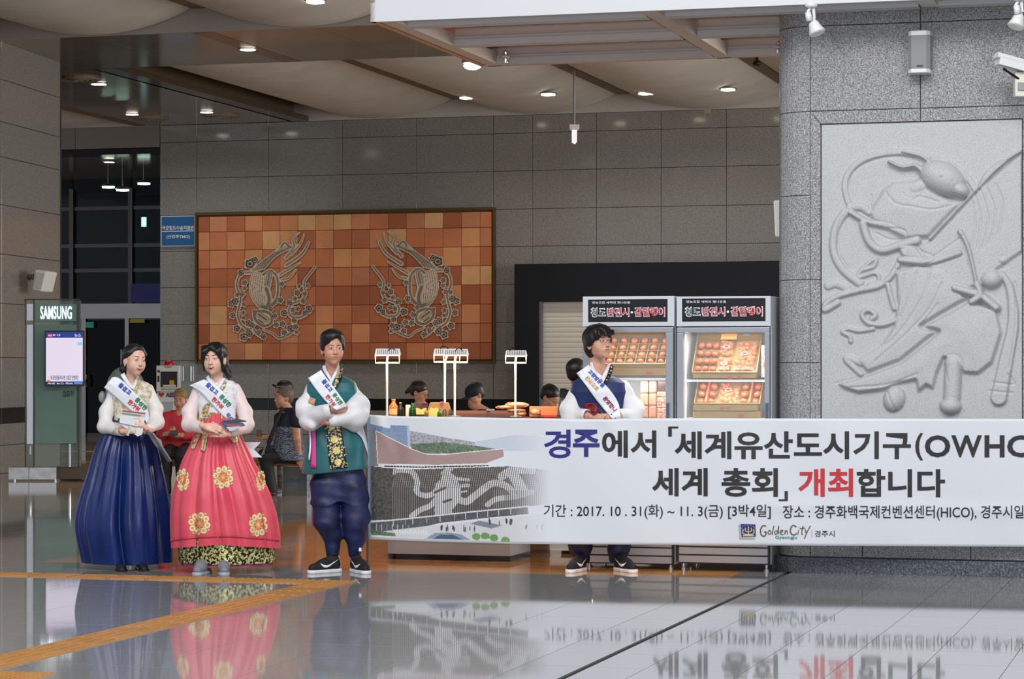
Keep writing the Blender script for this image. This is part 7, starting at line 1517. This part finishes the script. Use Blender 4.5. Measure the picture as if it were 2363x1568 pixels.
for i, (x0, x1, y0, y1, lab) in enumerate(((1142, 1188, 936, 945, 'flat clear snack pack, left of the pile on the wooden tray'), (1164, 1222, 928, 942, 'flat clear snack pack on top of the pile'), (1168, 1214, 943, 952, 'flat clear snack pack underneath the pile'), (1190, 1214, 950, 962, 'small rounded snack pack at the front of the pile'), (1222, 1248, 944, 962, 'tall rounded snack pack right of the pile'))):
    c = Vector(qk((x0+x1)/2, (y0+y1)/2, .22)); t = thing('snack_pack', lab, 'snack pack', c); r1, r2 = (x1-x0)/2*sK, (y1-y0)/2*sK; m = MB(); r_ = np.random.RandomState(i)
    for k in range(14): m.ell((c.x+r1*r_.uniform(-.75, .75), c.y+r_.uniform(-.05, .05), c.z+r2*r_.uniform(-.5, .5)), (.016, .014, min(.012, r2*.6)), 8, 5)
    o = m.go('dried_fruit', DRY, t, True); o['kind'] = 'stuff'; m = MB(); m.ell(c, (r1, .075, r2), 20, 8); m.go('clear_wrap', mat('shiny_wrap', (255, 214, 180), .08, alpha=.35), t, True)
tb('cardboard_box', 'plain brown cardboard box at the right end of the counter', 'box', 1222, 1287, 939, 962, .32, .2, mat('cardboard', (196, 124, 78), .7)); tb('red_tray', 'low red tray in front of the cardboard box', 'tray', 1244, 1286, 958, 964, .25, .05, mat('tray_red', (196, 62, 30), .4)); tb('black_stapler', 'small black dish on the counter before the snack packs', 'dish', 1121, 1142, 944, 950, .3, .04, BLACK)
t = thing('card_terminal', 'black payment terminal leaning beside the man with glasses', 'terminal', qk(1294, 962, .12)); MB().prism([qk(1285, 964, .12), qk(1305, 964, .12), qk(1303, 920, .12), qk(1293, 917, .12)], (0, .05, 0)).go('body', mat('terminal_black', (26, 26, 28), .35), t); MB().prism([qk(1288, 958, .115), qk(1299, 958, .115), qk(1300, 926, .115), qk(1295, 924, .115)], (0, .003, 0)).go('screen', mat('screen_dark', (50, 54, 60), .15), t)
# ================================================================ BENCH, SIGN STAND, DEFIBRILLATOR, HOOD
YB = 29.1; qb = lambda x, y, d=0: P(x, y, YB+d); sB = YB/F
t = thing('bench', 'wooden bench with mirror steel legs and grey panel where the older man sits', 'bench', qb(678, 1146)); BW_ = mat('bench_wood', (132, 78, 44), .4, var=[(104, 58, 30), (146, 88, 52)], vs=9, stretch=(.5, 1, 4))
for k in range(3): MB().box(qb(560, 0)[0], qb(732, 0)[0], YB-.02+.16*k, YB+.13+.16*k, qb(0, 1076)[2], qb(0, 1061)[2]).go('seat_plank', BW_, t, bevel=.006)
for x0 in (640, 708, 566): 
    m = MB(); m.box(qb(x0, 0)[0], qb(x0+11, 0)[0], YB, YB+.42, 0, qb(0, 1077)[2]); m.go('steel_leg', mat('mirror_steel', (214, 214, 212), .12, metal=1, wave=None, bump=.6, bs=14, stretch=(.1, .1, 1)), t)
pn = MB().box(qb(652, 0)[0], qb(708, 0)[0], YB+.06, YB+.08, 0, qb(0, 1078)[2]).go('panel', mat('bench_panel', (96, 96, 92), .25, metal=.3), t)
v, f = text_px('KORAIL', 660, 695, 1105, 1114, .0, 1.1); part('lettering', [qb(x, y, .055) for x, y in v], f, mat('korail_blue', (30, 60, 150), .4), pn)
YS = 33.0; qs = lambda x, y, d=0: P(x, y, YS+d); sS = YS/F
t = thing('tv_advert_stand', 'glass advertising stand with lit lettering and a television by the left pier', 'display stand', qs(110, 1111)); GG = mat('green_glass', (112, 146, 134), .15, var=[(104, 138, 126), (118, 152, 140)], vs=1.2); BRN = mat('platform_brown', (92, 74, 54), .35)
CLG = mat('stand_glass', (150, 175, 168), .05, alpha=.25)
def sb(nm, x0, x1, y0, y1, d, dep, m, par=None): return MB().box(qs(x0, 0, d)[0], qs(x1, 0, d)[0], YS+d, YS+d+dep, qs(0, y1, d)[2], qs(0, y0, d)[2]).go(nm, m, par or t)
sb('glass_sheet', 79, 187, 694, 1078, .02, .012, CLG); sb('glass_sheet', 58, 79, 694, 1078, .10, .012, CLG)
for x in (58, 77.5, 181): sb('frame_post', x-1, x+1.3, 691, 1078, 0, .03, DSTEEL)
sb('frame_rail', 57, 183, 690, 693, 0, .03, DSTEEL); hd = sb('header_board', 80, 176, 702, 742, -.02, .03, GG); sb('main_board', 80, 176, 750, 1024, -.02, .03, GG); sb('side_light', 62, 77, 702, 740, .08, .02, mat('side_lit', (216, 222, 228), .4, emit=(220, 228, 240), es=.25)); sb('side_light', 62, 77, 750, 1025, .08, .02, mat('side_lit'))
v, f = text_px('SAMSUNG', 93, 165.5, 707, 737, .015, 1.05); part('lettering', [qs(x, y-.0, -.03) for x, y in v], f, mat('lit_letters', (255, 255, 255), .4, emit=(235, 240, 255), es=2.0), hd)
v, f = text_px('QLED TV', 145, 171, 903, 918, .02, .85); part('lettering', [qs(x, y, -.03) for x, y in v], f, mat('dark_letters', (30, 44, 44), .4), t)
tv = sb('television', 103, 193, 763.5, 892, -.22, .07, mat('tv_case', (34, 28, 30), .3)); SCR = lambda n, c=(220, 220, 240), e=.75: mat(n, c, .3, emit=c, es=e)
sb('screen', 106, 191, 767, 889.5, -.225, .004, SCR('screen_lilac', (214, 206, 226)), tv); sb('screen_header', 106, 191, 767, 780, -.229, .003, SCR('screen_navy', (30, 52, 130)), tv); sb('screen_footer', 106, 191, 881, 889.5, -.229, .003, SCR('screen_footer', (44, 40, 84)), tv)
sb('screen_tag', 110, 121, 771, 778, -.231, .002, SCR('screen_red', (214, 40, 50)), tv); sb('screen_tag', 179, 190, 790, 797, -.229, .003, SCR('screen_cyan', (110, 200, 240)), tv); sb('screen_tag', 171, 190, 880, 887, -.231, .002, SCR('screen_blue', (70, 130, 210)), tv); sb('screen_tag', 109, 116, 877, 880.5, -.229, .003, SCR('screen_orange', (230, 110, 50)), tv)
for body, x0, x1, y0, y1, m in (('북 공민증을 떠나면, 오일간 인연여긴', 117, 181, 867, 878, mat('screen_ink', (20, 18, 24), .5)), ('속보 뉴스 특보', 110, 168, 883, 887.5, SCR('screen_white', (220, 220, 240))), ('뉴스', 172, 187, 771, 778, SCR('screen_white')), ('속보', 111, 120, 772.5, 777, SCR('screen_white')), ('8:15', 122, 139, 772, 776, SCR('screen_white'))):
    v, f = text_px(body, x0, x1, y0, y1, .012); part('lettering', [qs(x, y, -.232) for x, y in v], f, m, tv)
sb('tv_arm', 140, 150, 820, 840, -.15, .14, DSTEEL); MB().tube([qs(161, 1025, .0), qs(161, 1078, .0)], .02).go('support_tube', CHR, t); MB().tube([qs(70, 1030, .1), qs(70, 1050, .1)], .02).go('support_tube', CHR, t)
for x0, x1 in ((20, 66), (67, 130)): sb('chrome_plinth', x0, x1, 1080, 1107, -.02, .5, mat('chrome_wavy', (216, 214, 206), .1, metal=1, bump=.5, bs=5))
sb('platform', 131, 215, 1076, 1106, .1, .9, BRN)
for x in (32, 126): MB().tube([(qs(x, 0)[0], YS+.05, 0), (qs(x, 0)[0], YS+.05, .03)], .02).go('foot', CHR, t)
YD = 41.0; qd = lambda x, y, d=0: P(x, y, YD+d); t = thing('defibrillator_cabinet', 'white defibrillator cabinet on a stand below the blue sign', 'defibrillator', qd(388, 1060))
def db(nm, x0, x1, y0, y1, d, dep, m): return MB().box(qd(x0, 0, d)[0], qd(x1, 0, d)[0], YD+d, YD+d+dep, qd(0, y1, d)[2], qd(0, y0, d)[2]).go(nm, m, t)
db('cabinet', 361, 413, 844, 904, 0, .25, WHM); db('door_window', 371, 409, 858, 894, -.01, .01, mat('window_dark', (34, 14, 14), .2)); db('device', 391, 402, 878, 889, -.014, .004, mat('device_yellow', (200, 170, 30), .4)); db('device_tray', 376, 406, 889, 893, -.014, .004, WHM); db('vent_slot', 363.5, 367.5, 868, 882, -.006, .006, BLACK); db('latch', 363.5, 369, 855, 860, -.006, .006, BLACK)
db('stand_panel', 362, 412, 906, 1058, .03, .15, WHM); db('poster', 374, 399, 928, 985, .02, .01, mat('poster_grey', (176, 188, 198), .5)); db('foot_plate', 356, 414, 1058, 1061, -.1, .5, GRYM)
m = MB(); m.ell(qd(389, 842, .1), (.09, .09, .07), 16, 8); m.go('beacon', mat('beacon_red', (190, 16, 22), .15), t, True)
ht = [(372.5, 917), (366, 911), (366, 908), (369, 906.5), (372.5, 909), (376, 906.5), (379, 908), (379, 911)]; MB().prism([qd(x, y, .02) for x, y in ht], (0, .008, 0)).go('heart_symbol', mat('heart_red', (190, 24, 34), .4), t)
v, f = text_px('AED', 383, 405, 907, 917, .05); part('lettering', [qd(x, y, .02) for x, y in v], f, mat('aed_blue', (46, 62, 110), .5), t)
v, f = text_px('자동심장충격기', 379, 397, 846, 849.5, .02); part('lettering', [qd(x, y, -.004) for x, y in v], f, BLACK, t); v, f = text_px('심폐소생 응급처치 장비', 371, 409, 897, 901, .01); part('lettering', [qd(x, y, -.004) for x, y in v], f, BLACK, t)
t = thing('brochure_tubes', 'clear panel with two shiny tubes right of the defibrillator', 'holder', qd(432, 1000, .3)); MB().box(qd(416, 0, .3)[0], qd(450, 0, .3)[0], YD+.3, YD+.32, 0, qd(0, 838, .3)[2]).go('clear_panel', CLG, t)
for x in (421, 444): MB().tube([qd(x, 880, .25), qd(x, 846, .25)], .03, 12).go('shiny_tube', CHR, t)
YH = 22.5; t = thing('hooded_machine', 'grey rounded plastic hood on a post behind the woman in the navy skirt', 'machine', P(262, 0, YH)[0:2]+(0,)); HG = mat('hood_grey', (112, 122, 120), .2, var=[(100, 110, 108), (122, 132, 130)], vs=2)
c = Vector(P(290, 905, YH)); m = MB(); m.ell(c, (46*YH/F, .22, 60*YH/F), 28, 16); m.go('hood', HG, t, True); MB().ell(P(236, 917, YH), (.035, .03, .055), 14, 8).go('knob', mat('knob_grey', (160, 164, 164), .3), t, True); MB().tube([(c.x, YH, 0), (c.x, YH, .8)], .05).lathe((c.x, YH, 0), [(.3, 0), (.3, .03)], 24).go('post', GRYM, t)
# ================================================================ BACKGROUND PEOPLE
def bg_person(label, Y, box, fn, h=.0075):
    x0, x1, y0, y1, d0, d1 = box; t = thing('person', label, 'person', (P((x0+x1)/2, 0, Y)[0], Y, 0)); mk = lambda: Field(np.array(P(x0, y1, Y))+(0, d0, 0), np.array(P(x1, y0, Y))+(0, d1, 0), h); fn(t, mk, lambda x, y, d=0.0: np.array(P(x, y, Y))+np.array((0, d, 0))); return t
def simple_head(f, c, yaw, pitch=0, sc=1.0): head_prims(f, c, yaw, pitch, 0, sc); fr = (f.c.copy(), f.M.copy(), f.s); f.noframe(); return fr
def simple_hair(mk, fr, m, t, tail=False, low=.0):
    h = mk(); h.c, h.M, h.s = fr; h.ell((0, .025, .045), (.086, .104, .086), .02); h.ell((0, .055, -.01-low), (.068, .06, .06), .02); h.ell((0, -.11, -.02), (.064, .07, .08), .008, True)
    if tail: h.cap((0, .11, .0), (0, .15, -.06), .035, .02, .02)
    h.go('hair', m, t)
def older(t, mk, Q):
    f = mk(); fr = simple_head(f, Q(654, 919), -62, 0, 1.04); f.cap(Q(660, 938, 0), Q(668, 958, 0), .058, .07); f.torso([(Q(0, 1056)[2], Q(672, 0)[0], Y_o, .13, .13), (Q(0, 950)[2], Q(670, 0)[0], Y_o, .12, .14)])
    f.cap(Q(684, 968, -.14), Q(688, 1012, -.16), .052, .045); f.cap(Q(688, 1012, -.16), Q(692, 1050, -.10), .042, .03); hand(f, Q(692, 1052, -.1), (.3, 0, -1), (0, -1, 0), 1, .2, 1.0)
    f.cap(Q(652, 968, .1), Q(634, 1010, .05), .05, .04); f.cap(Q(634, 1010, .05), Q(610, 1010, -.02), .04, .03); hand(f, Q(610, 1010, -.02), (-1, 0, .1), (0, -.5, 1), 1, .8, 1.0)
    f.cap(Q(676, 1050, -.05), Q(618, 1052, -.08), .08, .065); f.cap(Q(618, 1052, -.08), Q(628, 1128, -.05), .055, .04); f.cap(Q(628, 1136, -.05), Q(610, 1139, -.12), .035, .03)
    b = f.go('body', SKIND, t); f.c, f.M, f.s = fr; face_decals(b, f, t); simple_hair(mk, fr, HAIRG, t)
    f = mk(); f.torso([(Q(0, 985)[2], Q(664, 0)[0], Y_o, .155, .16), (Q(0, 965)[2], Q(668, 0)[0], Y_o, .15, .17), (Q(0, 952)[2], Q(672, 0)[0], Y_o, .12, .15), (Q(0, 942)[2], Q(670, 0)[0], Y_o, .07, .09)], .02); f.cap(Q(684, 960, -.12), Q(687, 978, -.15), .075, .07); f.cap(Q(652, 962, .1), Q(645, 985, .08), .07, .065); f.disp(fold((.6, .2, .6), .006, 20, 4)); f.go('shirt', mat('navy_tee', (22, 26, 44), .7), t)
    f = mk(); f.torso([(Q(0, 1062)[2], Q(674, 0)[0], Y_o, .17, .17), (Q(0, 1040)[2], Q(668, 0)[0], Y_o, .18, .17), (Q(0, 984)[2], Q(665, 0)[0], Y_o, .15, .16)], .01); f.disp(fold((.5, .2, .7), .008, 18, 6)); f.go('patterned_shirt', mat('patterned_cloth', (86, 94, 116), .7, var=[(40, 46, 66), (128, 134, 150)], vs=36, stretch=(1, 1, 3), thr=(.45, .55)), t)
    f = mk(); f.cap(Q(680, 1052, -.02), Q(614, 1052, -.08), .105, .085, .03); f.cap(Q(614, 1054, -.08), Q(626, 1132, -.05), .08, .07, .03); f.disp(fold((.5, .2, .7), .008, 18, 7)); f.go('trousers', mat('dark_trousers', (30, 28, 32), .7), t)
    U = MB(); U.ell(Q(616, 1139, -.1), (.12, .05, .04), 14, 8); U.go('shoe', mat('brown_shoe', (60, 36, 28), .5), t, True)
    MB().tube([Q(655, 940, -.16), Q(636, 990, -.2), Q(617, 1040, -.19)], [.02, .022, .03], 8).go('bag_strap', mat('strap_black', (20, 20, 26), .6), t); MB().tube([Q(608, 1050, -.2), Q(620, 1022, -.22), Q(612, 1048, -.2)], .01, 6).go('strap_edge', GRYM, t)
Y_o = 28.7
bg_person('older man in navy and patterned shirt sitting on the wooden bench facing left', Y_o, (585, 715, 885, 1146, -.42, .35), older)
o = MB().box(P(592, 0, 28.6)[0], P(604, 0, 28.6)[0], 28.58, 28.6, P(0, 1008, 28.6)[2], P(0, 992, 28.6)[2]).go('smartphone', mat('phone_brown', (120, 62, 40), .3), bevel=.003); tag(recenter(o), 'brown-cased phone held up by the older man on the bench', 'phone')
def behind(t, mk, Q):
    f = mk(); fr = simple_head(f, Q(652, 902), -75, 0, 1.0); f.cap(Q(656, 925), Q(660, 945), .055, .06); f.torso([(Q(0, 1060)[2], Q(664, 0)[0], 30.4, .13, .12), (Q(0, 945)[2], Q(664, 0)[0], 30.4, .13, .12)]); b = f.go('body', SKIND, t); f.c, f.M, f.s = fr; face_decals(b, f, t); simple_hair(mk, fr, HAIRB, t)
    f = mk(); f.torso([(Q(0, 1070)[2], Q(664, 0)[0], 30.4, .17, .15), (Q(0, 960)[2], Q(664, 0)[0], 30.4, .17, .15), (Q(0, 945)[2], Q(664, 0)[0], 30.4, .09, .09)]); f.go('jacket', mat('dark_jacket', (26, 24, 26), .7), t)
    g = mk()
    for q in (-.08, .08): g.cap((Q(664, 0)[0]+q, 30.4, .5), (Q(640, 0)[0]+q, 30.1, .48), .09, .07); g.cap((Q(640, 0)[0]+q, 30.1, .48), (Q(640, 0)[0]+q, 30.1, .05), .06, .05)
    g.go('trousers', mat('plain_dark_trousers', (26, 26, 32), .8), t)
    MB().tube([Q(631, 889, -.06), Q(640, 893, -.1), Q(655, 892, -.09)], .012, 8).go('sunglasses', BLACK, t)
bg_person('man with dark hair and raised sunglasses seated behind the older man', 30.4, (610, 705, 870, 1138, -.45, .3), behind)
def red(t, mk, Q):
    Y = 28.9; f = mk(); fr = simple_head(f, Q(417, 922, -.02), -10, -16, .98); f.cap(Q(416, 945), Q(414, 962), .05, .06); f.torso([(Q(0, 1040)[2], Q(410, 0)[0], Y+.05, .13, .10), (Q(0, 962)[2], Q(410, 0)[0], Y+.04, .14, .09)])
    f.cap(Q(380, 968), Q(374, 1005, -.05), .05, .045); f.cap(Q(374, 1005, -.05), Q(394, 1000, -.3), .04, .03); f.cap(Q(444, 968), Q(450, 1005, -.05), .05, .045); f.cap(Q(450, 1005, -.05), Q(416, 1004, -.3), .04, .03); hand(f, Q(392, 1001, -.3), (.8, -.3, .3), (0, -.4, -1), 1, .6, .9); hand(f, Q(420, 1003, -.3), (-.8, -.3, .3), (0, -.4, -1), -1, .6, .9)
    b = f.go('body', SKIND, t); f.c, f.M, f.s = fr; face_decals(b, f, t, squint=.4); simple_hair(mk, fr, HAIRL, t)
    f = mk(); f.torso([(Q(0, 1030)[2], Q(410, 0)[0], Y+.04, .19, .14), (Q(0, 980)[2], Q(410, 0)[0], Y+.04, .19, .13), (Q(0, 958)[2], Q(412, 0)[0], Y+.04, .16, .11), (Q(0, 948)[2], Q(412, 0)[0], Y+.04, .09, .08)], .02); f.cap(Q(384, 966), Q(375, 1000, -.04), .07, .062, .03); f.cap(Q(375, 1000, -.05), Q(386, 1004, -.2), .058, .05, .03); f.cap(Q(442, 966), Q(450, 1002, -.04), .07, .062, .03); f.cap(Q(450, 1004, -.05), Q(430, 1006, -.2), .058, .05, .03)
    f.ell(Q(414, 950, -.10), (.07, .07, .07), .01, True); f.disp(fold((.5, .2, .7), .008, 22, 7)); f.go('blouse', mat('coral_blouse', (206, 48, 62), .7), t)
    f = mk(); 
    for x in (396, 432): f.cap(Q(x, 1040, .0), Q(x-2, 1046, -.42), .095, .085, .03); f.cap(Q(x-2, 1050, -.42), Q(x-2, 1128, -.38), .075, .06, .03)
    f.disp(fold((.5, .2, .7), .008, 20, 8)); f.go('trousers', mat('black_trousers', (22, 21, 24), .7), t)
    for x in (394, 430): MB().ell(Q(x, 1138, -.44), (.045, .12, .05), 14, 8).go('shoe', BLACK, t, True)
bg_person('blond woman in a coral red blouse sitting between the two women in long skirts', 28.9, (358, 468, 885, 1148, -.62, .32), red)
o = MB().box(P(392, 0, 28.5)[0], P(410, 0, 28.5)[0], 28.5, 28.52, P(0, 1004, 28.5)[2], P(0, 994, 28.5)[2]).go('tablet', mat('tablet_grey', (70, 72, 76), .2), bevel=.004); tag(recenter(o), 'small dark tablet in the hands of the blond woman', 'tablet')
t = thing('rear_bench', 'wooden bench under the blond woman in red', 'bench', P(420, 1146, 29)); MB().box(P(370, 0, 29)[0], P(480, 0, 29)[0], 28.8, 29.3, .36, .43).go('seat_plank', BW_, t)
for x in (380, 470): MB().box(P(x, 0, 29)[0], P(x+8, 0, 29)[0], 28.85, 29.25, 0, .36).go('steel_leg', mat('mirror_steel'), t)
def torso_only(x, y, w_, m, col, Yc, yaw, pitch, hair, tail=False, glasses=False, sc=1.0, bottom=1060, skin=SKIND, cap=False, hx=0, extra=None, low=0):
    def fn(t, mk, Q):
        f = mk(); fr = simple_head(f, Q(x, y), yaw, pitch, sc); f.cap(Q(x-hx*.2, y+22), Q(x+hx, y+42), .05, .06); f.torso([(Q(0, bottom)[2], Q(x+hx, 0)[0], Yc, w_*.75, .10), (Q(0, y+42)[2], Q(x+hx, 0)[0], Yc, w_*.75, .09)]); b = f.go('body', skin, t); f.c, f.M, f.s = fr; face_decals(b, f, t, glasses=glasses, squint=.6); simple_hair(mk, fr, hair, t, tail, low)
        g = mk(); g.torso([(Q(0, bottom+6)[2], Q(x+hx, 0)[0], Yc, w_, .15), (Q(0, y+58)[2], Q(x+hx, 0)[0], Yc, w_, .15), (Q(0, y+42)[2], Q(x+hx, 0)[0], Yc, w_*.8, .12), (Q(0, y+34)[2], Q(x+hx*.8, 0)[0], Yc, w_*.35, .08)], .02)
        for q in (-1, 1): g.cap(Q(x+hx, y+50)+np.array((q*w_*.85, 0, 0)), Q(x+hx, y+110)+np.array((q*w_*1.0, -.1, 0)), .065, .055, .03)
        g.disp(fold((.5, .2, .7), .007, 22, 9)); g.go('top', mat(*col), t)
        L_ = mk(); zb = CH-1.5
        hz = .55 if bottom < 1100 else .95
        for q in (-1, 1):
            X0 = Q(x+hx, 0)[0]+q*.10
            if hz < .6: L_.cap((X0, Yc, hz), (X0, Yc-.25, .50), .09, .075); L_.cap((X0, Yc-.25, .50), (X0, Yc-.22, .05), .07, .05)
            else: L_.cap((X0, Yc, hz), (X0, Yc, .05), .10, .06)
            L_.cap((X0, Yc-(.22 if hz < .6 else 0), .04), (X0, Yc-(.28 if hz < .6 else .12), .035), .038, .034)
        L_.cap((Q(x+hx, 0)[0], Yc, hz), (Q(x+hx, 0)[0], Yc, Q(0, bottom)[2]), .14, .13); L_.go('trousers', mat('plain_dark_trousers', (26, 26, 32), .8), t)
        if cap:
            c_ = mk(); c_.c, c_.M, c_.s = fr; c_.ell((0, .01, .05), (.092, .108, .08), .01); c_.ell((0, -.12, .028), (.062, .065, .012), .02, rot=('X', -12)); c_.clip(lambda X, Y, Z: -1+0*Z); c_.go('cap', mat('cap_navy', (18, 20, 30), .7), t)
        if extra: extra(t, mk, Q)
    return fn
bg_person('woman with ponytail and glasses bent over the counter, seen in profile', 26.5, (915, 1010, 870, 1178, -.36, .35), torso_only(968, 906, .16, None, ('navy_top', (20, 22, 34), .7), 26.5, 68, -22, HAIRB, True, True, .94, hx=-6, low=.0))
bg_person('man in dark cap and navy shirt looking down behind the trays', 26.5, (1045, 1165, 875, 1178, -.36, .35), torso_only(1096, 912, .18, None, ('navy_shirt', (18, 30, 74), .7), 26.5, -60, -30, HAIR, False, False, .98, cap=True, hx=26))
bg_person('man with short black hair and glasses bent low near the cardboard box', 25.5, (1185, 1320, 880, 1192, -.36, .35), torso_only(1270, 918, .19, None, ('brown_shirt', (34, 20, 18), .7), 25.5, 55, -32, HAIR, False, True, 1.0, hx=-38))
bg_person('dark-haired person standing half hidden behind the man with glasses', 21.2, (1290, 1400, 815, 1262, -.3, .35), torso_only(1333, 862, .17, None, ('black_top', (24, 22, 24), .7), 21.2, 150, 0, HAIR, hx=6, bottom=1140, skin=SKIN))
